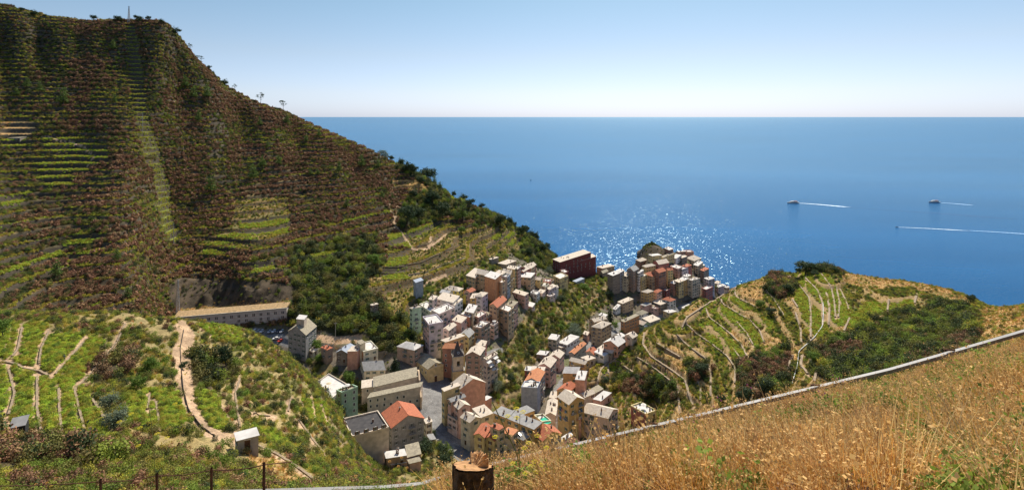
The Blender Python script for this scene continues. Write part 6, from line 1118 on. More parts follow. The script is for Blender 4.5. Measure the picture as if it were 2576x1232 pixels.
cover('brown_maquis', 'rust brown dried maquis in the hollows', 'maquis', (C_ == MAQUIS) & (NOISE > -.02), .22, 19, .9, 2.3, ['fine_brown', 'fine_olive', 'fine_dark'], [4, 2, 2], dz=-.2)
cover('garden_shrubs', 'mixed green shrubs of the gardens around the village', 'shrubs', (C_ == GARDEN) & (GY > 228), .085 * (1 + 1.3 * (NOISE2 > 0)), 10, .7, 2.3, ['fine_green', 'fine_dark', 'fine_olive', 'fine_yellow', 'tuft'], [4, 3, 3, 2, 2])
cover('spur_shrubs', 'shrubs and brambles on the slope in front', 'shrubs', (C_ == GARDEN) & (GY <= 228) & (GY > 30), .30 * (1 + 1.6 * (NOISE2 > 0)) * (1 - .75 * (NOISE < -.1)), 11, .4, 1.2, ['fine_green', 'fine_olive', 'fine_yellow', 'fine_dark', 'fine_brown', 'tuft'], [5, 4, 5, 2, 1, 3])
cover('lower_bank_scrub', 'mixed scrub and brambles along the bottom of the front slope', 'scrub', (C_ == GARDEN) & (GY <= 100) & (GY > 46), .55, 18, .5, 1.3, ['fine_green', 'fine_olive', 'fine_yellow', 'fine_brown', 'tuft'], [4, 4, 4, 2, 2])
scatter('rock_scrub', 'dark scrub crowning the harbour rock', 'scrub', np.array([q for q in K_rock if q[2] > rk.z - 6]), np.full(len([q for q in K_rock if q[2] > rk.z - 6]), .9), ['fine_dark', 'fine_olive', 'fine_green'])
cover('cliff_weeds', 'sparse weeds and bushes on the rocks', 'weeds', np.isin(C_, [ROCK, BARE]) & (GZ > 6), .04, 12, .4, 1.4, ['fine_green', 'fine_olive', 'fine_dark', 'tuft'], [2, 3, 2, 2])
cover('path_weeds', 'tufts of weeds along the paths', 'weeds', (C_ == SOIL), .06, 13, .2, .5, ['fine_green', 'tuft', 'fine_yellow'])
# ------------------------------------------------------------------ terrace walls on the right hill and the front slope
m_dry = mat('dry_stone', (.32, .235, .15), noise_scale=1.8, col2=(.20, .15, .10), bump=.8)
def wall_strip(name, f, pts, hgt, th, label, cat, group, ymin, ymax, m=m_dry, step=2.0, lift=0.0):
    P2 = fr(f, pts); W3 = []
    for i in range(len(P2) - 1):
        n = max(2, int(math.hypot(P2[i + 1][0] - P2[i][0], P2[i + 1][1] - P2[i][1]) / 4))
        for t in range(n):
            q = t / n; p = hit(P2[i][0] + (P2[i + 1][0] - P2[i][0]) * q, P2[i][1] + (P2[i + 1][1] - P2[i][1]) * q, 0, ymin, ymax)
            if not W3 or ((p - W3[-1]).length > 1.0 and (p - W3[-1]).length < 30): W3.append(p)
    if len(W3) < 3: return
    xy = np.array([(p.x, p.y) for p in W3]); ker = np.ones(3) / 3
    xs = np.convolve(np.pad(xy[:, 0], 1, 'edge'), ker, 'valid'); ys = np.convolve(np.pad(xy[:, 1], 1, 'edge'), ker, 'valid')
    zs = ground(xs, ys); o0 = Vector((xs[0], ys[0], float(zs[0]))); V, Fq = [], []; rg = random.Random(len(W3))
    for i in range(len(xs)):
        a, b = max(i - 1, 0), min(i + 1, len(xs) - 1); t = Vector((xs[b] - xs[a], ys[b] - ys[a], 0)).normalized(); nn = Vector((-t.y, t.x, 0)) * th / 2; c = Vector((xs[i], ys[i], 0)); hh = hgt * rg.uniform(.8, 1.15)
        zl = min(float(ground(c.x + nn.x * 2, c.y + nn.y * 2)), float(ground(c.x - nn.x * 2, c.y - nn.y * 2)), float(zs[i])) - .5; zt_ = float(zs[i]) + hh + lift
        V += [c + nn + Vector((0, 0, zl)) - o0, c - nn + Vector((0, 0, zl)) - o0, c - nn * .85 + Vector((0, 0, zt_)) - o0, c + nn * .85 + Vector((0, 0, zt_)) - o0]
    for i in range(len(xs) - 1):
        for j in range(4): Fq.append((i * 4 + j, i * 4 + (j + 1) % 4, i * 4 + 4 + (j + 1) % 4, i * 4 + 4 + j))
    Fq += [(3, 2, 1, 0), (len(V) - 4, len(V) - 3, len(V) - 2, len(V) - 1)]
    o = link(name, npmesh(name, V, Fq, [m]), label=label, cat=cat, group=group); o.location = o0; o['kind'] = 'thing'; return o
m_dry2 = mat('dry_stone_dark', (.20, .145, .085), noise_scale=1.8, col2=(.12, .09, .06), bump=.8)
for p, w in PW: wall_strip('stone_wall', 'V5', p, .75, .9 * (w / 8) ** .5 + .2, 'dry stone terrace wall winding along the contour of the right hill', 'stone wall', 'terrace walls of the right hill', 150, 460)
for p, w in SP:
    if np.atleast_1d(w)[0] >= 24 and np.atleast_1d(w)[0] < 60: wall_strip('stone_wall', 'V4', [(x + 9, y) for x, y in p], .45, .5, 'low dry stone wall edging a path between the front vineyards', 'stone wall', 'path walls of the front vineyards', 60, 235)
for p in ([(1080, 880), (1180, 860), (1330, 760)], [(1000, 1040), (1120, 1020), (1330, 920), (1500, 850)], [(1010, 1080), (1150, 1070), (1320, 990), (1540, 940)], [(1010, 1130), (1180, 1100), (1330, 1030), (1500, 980)], [(1500, 830), (1700, 760), (1780, 720)], [(1600, 920), (1800, 850), (1990, 830)], [(1400, 740), (1560, 700), (1700, 700)], [(840, 890), (950, 900), (1040, 900)], [(800, 995), (900, 1000), (980, 1000)], [(780, 1060), (880, 1060), (985, 1055)], [(770, 1110), (880, 1115), (985, 1105)], [(770, 1170), (880, 1172), (1010, 1160)]):
    wall_strip('stone_wall', 'V3', p, .7, .6, 'dry stone wall holding a terrace on the slope above the upper row', 'stone wall', 'terrace walls above the village', 340, 640, m_dry2)
# white monorail track on the right hill
wall_strip('monorail_track', 'V5', [(1392, 290), (1395, 360), (1390, 430), (1340, 500), (1250, 580), (1240, 670), (1210, 770), (1180, 845)], .25, .28, 'thin white monorail track snaking down the right hill', 'track', None, 150, 420, mat('track_white', (.62, .62, .60)), lift=.5)
wall_strip('monorail_track', 'V4', [(1240, 150), (1215, 280), (1222, 420), (1235, 560), (1270, 700), (1360, 820), (1470, 890)], .10, .10, 'dark cable track running down the landslide path', 'track', None, 60, 235, m_iron, lift=.5)

# ------------------------------------------------------------------ pylons and poles
m_steel = mat('galvanised', (.50, .46, .42), rough=.5, metal=.4)
def pylon(f, x0, ytop, x1, ybase, ym, wb, label, n=9, arms=2, group=None):
    (px, pb), = fr(f, [(x1, ybase)]); (_, pt), = fr(f, [(x0, ytop)]); p = hit(px, pb, 0, ym); Hh = (pb - pt) * p.y / F; L = []
    c = lambda k, t: Vector(((1 if k in (0, 1) else -1) * wb / 2 * (1 - .82 * t), (1 if k in (0, 3) else -1) * wb / 2 * (1 - .82 * t), Hh * t))
    for k in range(4): L.append(([c(k, 0) - Vector((0, 0, .6)), c(k, 1)], .20))
    for i in range(n):
        t0, t1 = i / n, (i + 1) / n
        for k in range(4): L.append(([c(k, t0), c((k + 1) % 4, t1)], .11)); L.append(([c((k + 1) % 4, t0), c(k, t1)], .08)); L.append(([c(k, t1), c((k + 1) % 4, t1)], .08))
    e = empty('pylon', p, .4, label, 'pylon', group); link('lattice', npmesh('lattice', *tubes(L), [m_steel]), e)
    A = []
    for a in range(arms):
        z = Hh * (.97 - .13 * a); A += [([Vector((-wb * .55, 0, z)), Vector((wb * .55, 0, z))], .08), ([Vector((-wb * .55, 0, z)), Vector((0, 0, z + .8))], .04), ([Vector((wb * .55, 0, z)), Vector((0, 0, z + .8))], .04)]
    link('cross_arm', npmesh('cross_arm', *tubes(A), [m_steel]), e); return e
pylon('V2', 1272, 888, 1322, 1240, 190, 2.6, 'rusty lattice pylon standing on the front slope before the gallery', 11)
pylon('V1', 952, 48, 958, 170, 500, 2.4, 'pale lattice pylon alone on the summit ridge', 7, 1)
def pole(f, x, yt, yb, ym, r, label, name='utility_pole'):
    (px, pb), (_, pt) = fr(f, [(x, yb), (x, yt)]); p = hit(px, pb, 0, ym); Hh = (pb - pt) * p.y / F; e = empty(name, p, .5, label, 'pole')
    link('pole', npmesh('pole', *tube([(0, 0, -.5), (0, 0, Hh)], r, 8, r2=r * .6), [m_conc]), e); link('cross_arm', npmesh('cross_arm', *tubes([([(-1.1, 0, Hh - .6), (1.1, 0, Hh - .6)], .09), ([(-.5, 0, Hh - .6), (-.5, 0, Hh - .2)], .08), ([(.5, 0, Hh - .6), (.5, 0, Hh - .2)], .08)]), [m_conc]), e)
pole('F1', 332, 488, 712, 290, .22, 'pale concrete pole with cross arms beside the hay heap'); pole('V2', 1290, 465, 636, 330, .25, 'tall pale pole at the foot of the cleared strip'); pole('V3', 1105, 790, 880, 360, .18, 'pole at the junction of the vineyard terraces'); pole('V1', 1060, 838, 990, 400, .2, 'slim pole halfway down the cleared strip')
# hay heap
hh = hit(*fr('F1', [(360, 785)])[0], 0, 290); V, Fq = leaves(900, .12, 2.6, 3.2, 77, shell=.75, lump=.1); o = link('hay_heap', npmesh('hay_heap', V, Fq, [m_straw]), label='round brown heap of hay left of the salmon wall', cat='hay heap'); o.location = hh

# ------------------------------------------------------------------ parked cars, person
def carproto(col, nm):
    root = empty('parked_car', (0, 0, 0)); cm = mat('car_' + nm, col, rough=.3, spec=.5)
    S_ = [(-2.1, .35, .62), (-2.05, .3, .85), (-1.0, .3, .98), (-.55, .3, 1.0), (1.4, .3, 1.0), (2.0, .32, .95), (2.1, .4, .6)]
    V, Fq = [], []
    for x, z0, z1 in S_: V += [(x, -.82, z0), (x, .82, z0), (x, .80, z1), (x, -.80, z1)]
    for i in range(len(S_) - 1):
        for j in range(4): Fq.append((i * 4 + j, i * 4 + (j + 1) % 4, i * 4 + 4 + (j + 1) % 4, i * 4 + 4 + j))
    Fq += [(3, 2, 1, 0), (24, 25, 26, 27)]
    b = link('body', npmesh('body', V, Fq, [cm]), root)
    CV = [(-.95, -.76, .98), (1.75, -.76, .98), (1.75, .76, .98), (-.95, .76, .98), (-.35, -.62, 1.42), (1.3, -.62, 1.42), (1.3, .62, 1.42), (-.35, .62, 1.42)]
    link('windows', npmesh('windows', CV, [(0, 1, 5, 4), (1, 2, 6, 5), (2, 3, 7, 6), (3, 0, 4, 7)], [m_glass]), root)
    link('roof', boxmesh('roof', [(-.38, 1.33, -.64, .64, 1.42, 1.47, 0)], [cm]), root)
    wm_ = npmesh('wheel', *lathe([(.0, -.1), (.32, -.1), (.32, .1), (0, .1)], 12), [mat('tyre', (.02, .02, .02))])
    for sx_ in (-1.3, 1.25):
        for sy_ in (-.78, .78): w = link('wheel', wm_, root); w.location = (sx_, sy_, .32); w.rotation_euler = (R(90), 0, 0)
    for sy_ in (-.55, .55): h_ = link('headlight', boxmesh('headlight', [(-2.12, -2.05, sy_ - .17, sy_ + .17, .66, .8, 0)], [m_white]), root)
    return root
cars = [('V4', x, 168 + (i % 2) * 2, c, a, l) for i, (x, c, a, l) in enumerate([(1712, 'w', 1.35, 'white car first from the left in the car park'), (1737, 's', 1.35, 'silver car second from the left in the car park'), (1766, 'w', 1.4, 'white car third from the left in the car park'), (1818, 's', 1.4, 'silver car just right of the gap in the car park'), (1846, 'w', 1.4, 'white car second right of the gap in the car park'), (1874, 'd', 1.4, 'dark car between pale ones in the car park'), (1900, 'w', 1.4, 'white car nearest the grey tall house')])] + [('V4', 1858, 218, 'w', .4, 'white car turned sideways at the car park edge'), ('V4', 1890, 232, 'r', 1.0, 'red car below the row of pale cars')]
CP_ = {'w': carproto((.70, .70, .70), 'white'), 's': carproto((.42, .44, .46), 'silver'), 'd': carproto((.05, .06, .09), 'dark'), 'r': carproto((.45, .05, .03), 'red')}; usedc = set()
def dup(root):
    r = root.copy(); COL.objects.link(r)
    for c in list(root.children): d = c.copy(); COL.objects.link(d); d.parent = r
    return r
def place_car(f, x, y, c, a, l, ym=300, ymax=900, group='cars parked in the car park'):
    r = CP_[c] if c not in usedc else dup(CP_[c]); usedc.add(c); r.location = hit(*fr(f, [(x, y)])[0], 0, ym, ymax); r.rotation_euler.z = a; tag(r, l, 'car', group)
for f, x, y, c, a, l in cars: place_car(f, x, y, c, a, l)
# a vineyard worker, tiny in the photo: one skinned body
def person(loc, rz, shirt, label, sc=1.0):
    me = bpy.data.meshes.new('body'); J = [(0, 0, .95), (0, 0, 1.2), (0, .02, 1.42), (0, .03, 1.55), (0, .06, 1.72), (.11, 0, .9), (.13, -.03, .48), (.13, 0, .04), (.13, .12, .02), (-.11, 0, .9), (-.12, .06, .48), (-.12, .02, .04), (-.12, .14, .02), (.2, 0, 1.4), (.27, .05, 1.12), (.24, .25, .98), (.24, .33, .96), (-.2, 0, 1.4), (-.27, .05, 1.12), (-.24, .25, 1.0), (-.24, .33, .98)]
    E = [(0, 1), (1, 2), (2, 3), (3, 4), (0, 5), (5, 6), (6, 7), (7, 8), (0, 9), (9, 10), (10, 11), (11, 12), (2, 13), (13, 14), (14, 15), (15, 16), (2, 17), (17, 18), (18, 19), (19, 20)]
    Rr = [.14, .14, .15, .06, .11, .09, .065, .045, .04, .09, .065, .045, .04, .06, .045, .035, .03, .06, .045, .035, .03]
    me.from_pydata(J, E, []); e = empty('person', loc, rz, label, 'person'); e.scale = (sc,) * 3; me.materials.append(mat('skin_and_trousers', (.10, .10, .14))); me.materials.append(shirt)
    b = link('body', me, e); sk = b.modifiers.new('skin', 'SKIN')
    for v, r_ in zip(me.skin_vertices[0].data, Rr): v.radius = (r_, r_ * .85)
    me.skin_vertices[0].data[0].use_root = True; b.modifiers.new('sub', 'SUBSURF').levels = 1
    sh = link('shirt', npmesh('shirt', *lathe([(.16, .88), (.19, 1.0), (.18, 1.2), (.21, 1.38), (.10, 1.48)], 12), [shirt]), e); hr = link('hair', npmesh('hair', *lathe([(.115, 1.68), (.125, 1.76), (.09, 1.84), (.01, 1.86)], 10), [mat('hair', (.03, .02, .015))]), e); hr.location = (0, .04, 0)
    return e
person(hit(*fr('V4', [(433, 362)])[0], 0, 60, 235), 1.2, mat('shirt_blue', (.08, .11, .22)), 'person in a dark shirt standing on the path between two vineyards', 1.1)
person(hit(*fr('V1', [(572, 1088)])[0], 0, 250), .2, mat('shirt_white', (.6, .6, .6)), 'person in a white shirt on the upper left terraces', 1.1)
for x, y, l in [(2188, 300, 'person in dark clothes at the viewpoint, left one'), (2204, 302, 'person in dark clothes at the viewpoint, right one')]: person(hit(*fr('V5', [(x, y)])[0], 0, 180), x, mat('shirt_dark', (.05, .05, .07)), l)
# black shed in the front vineyard
bs = hit(*fr('V4', [(128, 850)])[0], 0, 60, 235); e = empty('shed', bs, .5, 'small black sheet covered shed at the foot of the left vineyard', 'shed')
link('wall', boxmesh('wall', [(-1.2, 1.2, -1, 1, -.5, 1.9, 0)], [mat('tar_sheet', (.02, .02, .02), rough=.6)]), e)
link('roof', ngon('roof', [(-1.3, -1.1, 1.8), (1.3, -1.1, 1.8), (1.3, 1.1, 2.8), (-1.3, 1.1, 2.8), (-1.3, -1.1, 1.9), (1.3, -1.1, 1.9), (1.3, 1.1, 2.9), (-1.3, 1.1, 2.9)], [(3, 2, 1, 0), (4, 5, 6, 7), (0, 1, 5, 4), (1, 2, 6, 5), (2, 3, 7, 6), (3, 0, 4, 7)], [roofmat('grey slate')]), e)

# ------------------------------------------------------------------ boats and wakes on the sea
def sea_pt(px, py): Y = CAMZ * F / (py - HY); return Vector(((px - CX) * Y / F, Y, 0))
m_hull = mat('hull_white', (.45, .47, .50), rough=.4); m_foam = mat('foam', (.80, .84, .88), rough=.6, noise_scale=.25, col2=(.25, .42, .60))
def ferry(px, py, L, rz, label, name='ferry', mh=m_hull):
    e = empty(name, sea_pt(px, py), rz, label, 'boat'); w = L * .12; V, Fq = [], []
    st = [(-.5, .02, 0), (-.44, .5, 0), (-.30, .9, 0), (0, 1, 0), (.42, .95, 0), (.5, .85, 0)]
    for t, ww, _ in st: V += [(t * L * 1.0, -w * ww * .8, -.5), (t * L, w * ww * .8, -.5), (t * L * (1.05 if t < 0 else 1), w * ww, L * .07 + (.03 * L if t < -.3 else 0)), (t * L * (1.05 if t < 0 else 1), -w * ww, L * .07 + (.03 * L if t < -.3 else 0))]
    for i in range(5):
        for j in range(4): Fq.append((i * 4 + j, i * 4 + (j + 1) % 4, i * 4 + 4 + (j + 1) % 4, i * 4 + 4 + j))
    Fq += [(3, 2, 1, 0), (20, 21, 22, 23)]; link('hull', npmesh('hull', V, Fq, [mh]), e)
    if L > 12:
        link('cabin', boxmesh('cabin', [(-.26 * L, .36 * L, -w * .75, w * .75, .07 * L, .135 * L, 0), (-.28 * L, .37 * L, -w * .77, w * .77, .095 * L, .115 * L, 1), (-.18 * L, .1 * L, -w * .55, w * .55, .135 * L, .18 * L, 0)], [m_white, m_glass]), e)
        link('canopy', boxmesh('canopy', [(.08 * L, .36 * L, -w * .7, w * .7, .175 * L, .185 * L, 0)] + [(x_ * L, x_ * L + .2, s__ * w * .65, s__ * w * .65 + .2, .135 * L, .175 * L, 0) for x_ in (.1, .34) for s__ in (-1, 1)], [mat('canopy_red', (.25, .09, .07))]), e)
        link('mast', npmesh('mast', *tube([(-.05 * L, 0, .15 * L), (-.03 * L, 0, .25 * L)], .12, 5), [m_white]), e)
    else: link('console', boxmesh('console', [(-.1 * L, .15 * L, -w * .4, w * .4, .06 * L, .2 * L, 0)], [m_glass]), e)
def wake(p0, p1, w0, w1, label, seed=1, m=None):
    a, b = sea_pt(*p0), sea_pt(*p1); n = 70; V, Fq = [], []; g = np.random.default_rng(seed); d = (b - a); nn = Vector((-d.y, d.x, 0)).normalized()
    for i in range(n + 1):
        t = i / n; w = (w0 + (w1 - w0) * t) * (1 - .25 * g.random()) * (1 if t < .75 else (1 - t) * 4 + .05); c = a + d * t + nn * math.sin(t * 5) * w1 * .2; V += [c + nn * w / 2 - a, c - nn * w / 2 - a]
    for i in range(n): Fq.append((2 * i, 2 * i + 1, 2 * i + 3, 2 * i + 2))
    o = link('wake', npmesh('wake', V, Fq, [m or m_foam]), label=label, cat='wake', kind='stuff'); o.location = a + Vector((0, 0, .15))
ferry(1995, 511, 32, R(6), 'white passenger ferry heading left with a long foaming wake'); ferry(2350, 509.5, 32, R(6), 'faint ghost double of the ferry far out on the right', mh=mat('hull_pale', (.35, .42, .50)))  # second ferry is only a ghost double of the first, built as a boat
ferry(2256, 571.5, 7, R(4), 'small speedboat with a thin straight wake', 'speedboat', mat('hull_dark', (.10, .11, .12))); ferry(1335, 453.5, 7, R(30), 'tiny dark boat alone in the middle of the sea', 'small_boat', mat('hull_dark', (.10, .11, .12)))
wake((2009, 511), (2140, 521), 5, 16, 'broad white foam trail behind the ferry'); wake((2362, 510), (2450, 516), 4, 14, 'faint foam trail behind the ghost double of the ferry', 2, mat('foam_faint', (.42, .55, .72), noise_scale=.3, col2=(.12, .30, .55)))
wake((2260, 571.5), (2440, 580), 2, 7, 'thin white foam trail behind the speedboat', 3)
m_dw = mat('wake_dark', (.004, .045, .16), rough=.25); wake((2130, 521), (2576, 552), 3, 9, 'dark trailing line of the ferry wake', 4, m_dw); wake((2440, 580), (2640, 592), 4, 8, 'fading end of the speedboat wake', 5, mat('foam_faint', (.42, .55, .72)))

# ------------------------------------------------------------------ foreground: rail, stump, fence, grass
RAILP = [(2760, 776, 10.4), (2576, 835, 10), (2400, 886, 9.8), (2238, 932, 9.6), (2050, 977, 9.5), (1800, 1037, 9.3), (1550, 1096, 9.0), (1380, 1137, 8.7), (1240, 1170, 8.3), (1135, 1197, 8.1), (1060, 1220, 7.9), (960, 1229, 7.7), (700, 1237, 7.5), (500, 1242, 7.5)]
rp3 = [Vector(P(*p)) for p in RAILP]; rr0 = empty('monorail', rp3[8], 0, 'pale square steel rail running across the dry slope on short supports', 'rail'); o0 = rp3[8]
m_rail = mat('rail_steel', (.26, .25, .245), rough=.55, metal=.0, noise_scale=2.5, noise_amt=.12)
link('rail', npmesh('rail', *tube([p - o0 for p in rp3], .047, 4), [m_rail]), rr0)
m_rust = mat('rusty_iron', (.16, .07, .04), rough=.9, noise_scale=9, noise_amt=.3)
for p in (2390, 2050, 1735, 1640, 1380):
    i = next(k for k in range(len(RAILP) - 1) if RAILP[k][0] >= p >= RAILP[k + 1][0]); t = (RAILP[i][0] - p) / (RAILP[i][0] - RAILP[i + 1][0]); q = rp3[i].lerp(rp3[i + 1], t); gzz = float(ground(q.x, q.y - .1))
    link('support', npmesh('support', *tubes([([q - o0 + Vector((0, 0, -.03)), Vector((q.x, q.y, gzz - .3)) - o0], .022), ([q - o0 + Vector((0, 0, -.1)), Vector((q.x + .22, q.y - .15, gzz - .2)) - o0], .014), ([q - o0 + Vector((0, 0, -.1)), Vector((q.x - .22, q.y - .15, gzz - .2)) - o0], .014), ([q - o0 + Vector((-.09, 0, .07)), q - o0 + Vector((.09, 0, .07))], .018)], 6), [m_rust]), rr0)
# stump
Ys = 4.7; sx0 = (1187 - CX) * Ys / F; zt_ = CAMZ - (1172 - HY) * Ys / F; Rs = 48 / F * Ys; gs = float(ground(sx0, Ys)); Hs = zt_ - gs
se = empty('tree_stump', (sx0, Ys, gs - .3), 0, 'sawn tree stump with rough bark and a splintered top edge beside the rail', 'tree stump'); K_ = 96; g = np.random.default_rng(8); V = []; rows = 26
for i in range(rows):
    t = i / (rows - 1)
    for j in range(K_):
        a = 2 * math.pi * j / K_; rr = Rs * (1.0 + .22 * (1 - t) ** 2) * (1 + .07 * math.sin(3 * a + 1) + .04 * math.sin(5 * a) + .20 * float(fbm(np.array(a * 5 + 9), np.array(t * 3.0), 3, 4)) + .10 * float(vnoise(np.array(a * 10.), np.array(t * 9.), 5)))
        top = .3 + Hs - .42 * rr * math.sin(a) + .06 * rr * math.cos(a - 3.0); V.append((rr * math.cos(a), rr * math.sin(a), t * top))
Fq = [(i * K_ + j, i * K_ + (j + 1) % K_, (i + 1) * K_ + (j + 1) % K_, (i + 1) * K_ + j) for i in range(rows - 1) for j in range(K_)]
m_sbark = mat('stump_bark', (.17, .10, .055), rough=.95, noise_scale=14, col2=(.05, .03, .018), bump=1.0); m_cut = mat('cut_wood', (.44, .24, .10), noise_scale=12, col2=(.24, .12, .05), bump=.5)
link('bark', npmesh('bark', V, Fq, [m_sbark], smooth=True), se)
top = [Vector(v) for v in V[-K_:]]; cv = [Vector((0, 0, .3 + Hs + .004))] + [Vector((v.x * .5, v.y * .5, (v.z + .3 + Hs) / 2 + .001)) for k, v in enumerate(top)] + [Vector((v.x * .93, v.y * .93, v.z + .006)) for v in top]
link('cut_face', ngon('cut_face', cv, [(0, 1 + j, 1 + (j + 1) % K_) for j in range(K_)] + [(1 + j, 1 + K_ + j, 1 + K_ + (j + 1) % K_, 1 + (j + 1) % K_) for j in range(K_)], [m_cut]), se)
sv, sf, NS = [], [], 26                                   # splintered wedge left standing at the right rear
for j in range(NS):
    t = j / (NS - 1); a = math.pi * (.56 - .62 * t); rr = Rs * .80; jag = .02 * math.sin(j * 2.3) + .018 * math.sin(j * 5.1 + 1) + .012 * ((j * 7) % 4 - 1.5); h0 = (.085 + jag * .6) * (.55 + .45 * math.sin(math.pi * min(1, t + .2))); zb_ = .3 + Hs - .07
    for q, (f_, z_) in enumerate([(1.12, zb_), (1.10, zb_ + .07 + h0), (.82, zb_ + .06 + h0 * .8 + .01 * math.sin(j * 3.1)), (.38, zb_ + .05)]): sv.append((rr * f_ * math.cos(a), rr * f_ * math.sin(a), z_ - .42 * rr * f_ * math.sin(a) + .02))
    if j: n = 4 * j; sf += [(n - 4 + q, n + q, n + (q + 1) % 4, n - 4 + (q + 1) % 4) for q in range(4)]
sf += [(0, 1, 2, 3), (4 * NS - 1, 4 * NS - 2, 4 * NS - 3, 4 * NS - 4)]
link('splinter', ngon('splinter', sv, sf, [mat('splinter_wood', (.62, .38, .17), noise_scale=18, col2=(.40, .20, .08), bump=.6)]), se)
# fence at the lower left
FP = [(-100, 1215, 7.4), (253, 1205, 7.3), (395, 1190, 7.3), (532, 1176, 7.2), (664, 1163, 7.0)]; fp = [Vector(P(*p)) for p in FP]; fe = empty('wire_fence', fp[2], 0, 'rusty iron posts joined by a single wire at the lower left', 'fence')
for p in fp: link('post', npmesh('post', *tube([p - fp[2], Vector((p.x, p.y, float(ground(p.x, p.y)) - .4)) - fp[2]], .019, 6), [m_rust]), fe)
wp = []
for i in range(len(fp) - 1): wp += [fp[i].lerp(fp[i + 1], t) - fp[2] - Vector((0, 0, .03 + .12 * t * (1 - t))) for t in (0, .25, .5, .75)]
wp += [fp[-1] - fp[2] - Vector((0, 0, .03)), Vector(P(735, 1160, 7.3)) - fp[2]]; link('wire', npmesh('wire', *tube(wp, .007, 5), [m_rust]), fe)

# grasses under the viewer
def bl(key, n, h, sp, w, seed, lean, head, hs, mats, c=4): K[key] = [kind(key, *(lambda r: (r[0], r[1], mats, r[2]))(blades(n, h, sp, w, seed + i, lean, head, hs))) for i in range(c)]
m_straw2 = mat('straw_pale', (.62, .42, .18), trans=.35, rand=.3, hue=.012); m_straw3 = mat('straw_orange', (.60, .31, .08), trans=.35, rand=.35, hue=.012); m_gr = mat('fresh_grass', (.20, .26, .04), trans=.4, rand=.3, hue=.02)
bl('g_gold', 60, .42, .16, .006, 400, .7, 60, .008, [m_straw3, m_seed]); bl('g_pale', 50, .50, .2, .006, 410, .9, 30, .008, [m_straw2, m_seed]); bl('g_heads', 34, .36, .2, .006, 420, .8, 150, .010, [m_straw3, m_seed]); bl('g_green', 50, .34, .16, .008, 430, .6, 0, .01, [m_gr])
m_russet = mat('straw_russet', (.34, .16, .055), trans=.3, rand=.3); bl('g_russet', 60, .40, .18, .006, 480, .7, 50, .007, [m_russet, m_seed])
K['g_weed'] = [kind('weed', *leaves(260, .022, .22, .22, 440 + i, shell=.2), [m_gr]) for i in range(3)]; K['g_weed2'] = [kind('weed2', *leaves(260, .02, .24, .20, 450 + i, shell=.2), [m_garden]) for i in range(3)]; K['g_brown'] = [kind('dry_herb', *leaves(300, .012, .2, .22, 460 + i, shell=.3), [mat('dry_herb', (.34, .19, .09), trans=.3, rand=.3)]) for i in range(3)]
K['stone'] = []
for i in range(4):
    V, Fq = lathe([(.02, -.5), (.6, -.45), (1, 0), (.8, .4), (.35, .62), (.02, .66)], 9); V = np.array(V) * (1 + .25 * np.random.default_rng(i).normal(size=(len(V), 1)) * .6); K['stone'].append(kind('stone', V, Fq, [mat('field_stone', (.42, .33, .24), noise_scale=6, col2=(.28, .21, .15))]))
NR = (GC == NEARG) & (GY < 30) & (GX / np.maximum(GY, 1) > -1.15); nn1 = fbm(GX / 1.6, GY / 1.6, 201, 3); nn2 = fbm(GX / .7, GY / .7, 211, 3); rim = sstep(900, 1010, PYG - 0 * PXG + (PXG - 2576) * .36 * -1 * 0)
lfz = PXG < 1100; edge = PYG - np.interp(PXG, [860, 1240, 1550, 2050, 2576], [1228, 1170, 1095, 977, 835])   # distance below the rail
def near(name, label, cat, mask, dens, seed, lo, hi, kd, wt=None, dz=-.02, cap=None): cover(name, label, cat, mask, dens, seed, lo, hi, kd, wt, dz=dz, cap=cap, tilt=.2)
fr_ = np.clip(edge / 250, 0, 1); close = np.clip(12 / np.maximum(GY, 3), .25, 2.2)
near('short_grass', 'short dry grass along the edge below the rail', 'grass', NR & ~lfz & (GY < 13) & (edge < 130) & (edge > 15), 70 * (1 + (nn1 > 0)), 30, .16, .38, ['g_gold', 'g_heads', 'g_pale'], [4, 4, 3])
near('golden_grass', 'tall golden dry grass covering the slope under the viewer', 'grass', NR & ~lfz & (GY < 13), 38 * fr_ ** .5 * (nn1 > -.02) * (1 + (nn2 > 0)) * (edge > 60), 31, .5, .95, ['g_gold', 'g_heads', 'g_pale'], [4, 5, 3])
near('tall_stalks', 'tallest golden stalks nearest to the viewer', 'grass', NR & ~lfz & (GY < 7.5) & (edge > 130) & (nn2 > 0), 22, 39, .8, 1.35, ['g_gold', 'g_heads', 'g_pale', 'g_russet'], [4, 4, 3, 2])
near('brown_grass', 'darker brown seeding grass in patches between the golden grass', 'grass', NR & ~lfz & (GY < 13), 34 * fr_ ** .5 * (nn1 < .04) * (1 + (nn2 > 0)) * (edge > 60), 37, .4, .75, ['g_brown', 'g_russet', 'g_heads'], [3, 4, 2])
near('dry_herbs', 'brown dried herbs between the golden grass', 'herbs', NR & ~lfz & (GY < 13), 24 * (1 + (nn2 > 0)), 32, .3, .8, ['g_brown', 'g_heads'], [3, 2])
near('rail_weeds', 'low green weeds under the rail', 'weeds', NR & ~lfz & (GY < 13) & (edge < 90) & (edge > 12), 60 * (nn1 + .75 * (1 - fr_) ** 2 > .4), 38, .14, .36, ['g_green', 'g_weed', 'g_weed2'], [4, 4, 3])
near('green_weeds', 'fresh green weeds in patches and at the right edge', 'weeds', NR & ~lfz & (GY < 13) & (edge > 80), 16 * (nn1 + .9 * (1 - fr_) ** 2 + .5 * (PXG > 2300) + .12 * (nn2 > .08) > .16) * 3.0, 33, .35, 1.0, ['g_green', 'g_weed', 'g_weed2'], [4, 4, 3])
near('left_bank_weeds', 'yellow green weeds at the bottom left edge', 'weeds', NR & lfz & (GY < 12) & (edge > 16), 60, 34, .14, .34, ['g_green', 'g_weed', 'g_weed2', 'g_pale', 'g_brown'], [4, 4, 4, 2, 2])
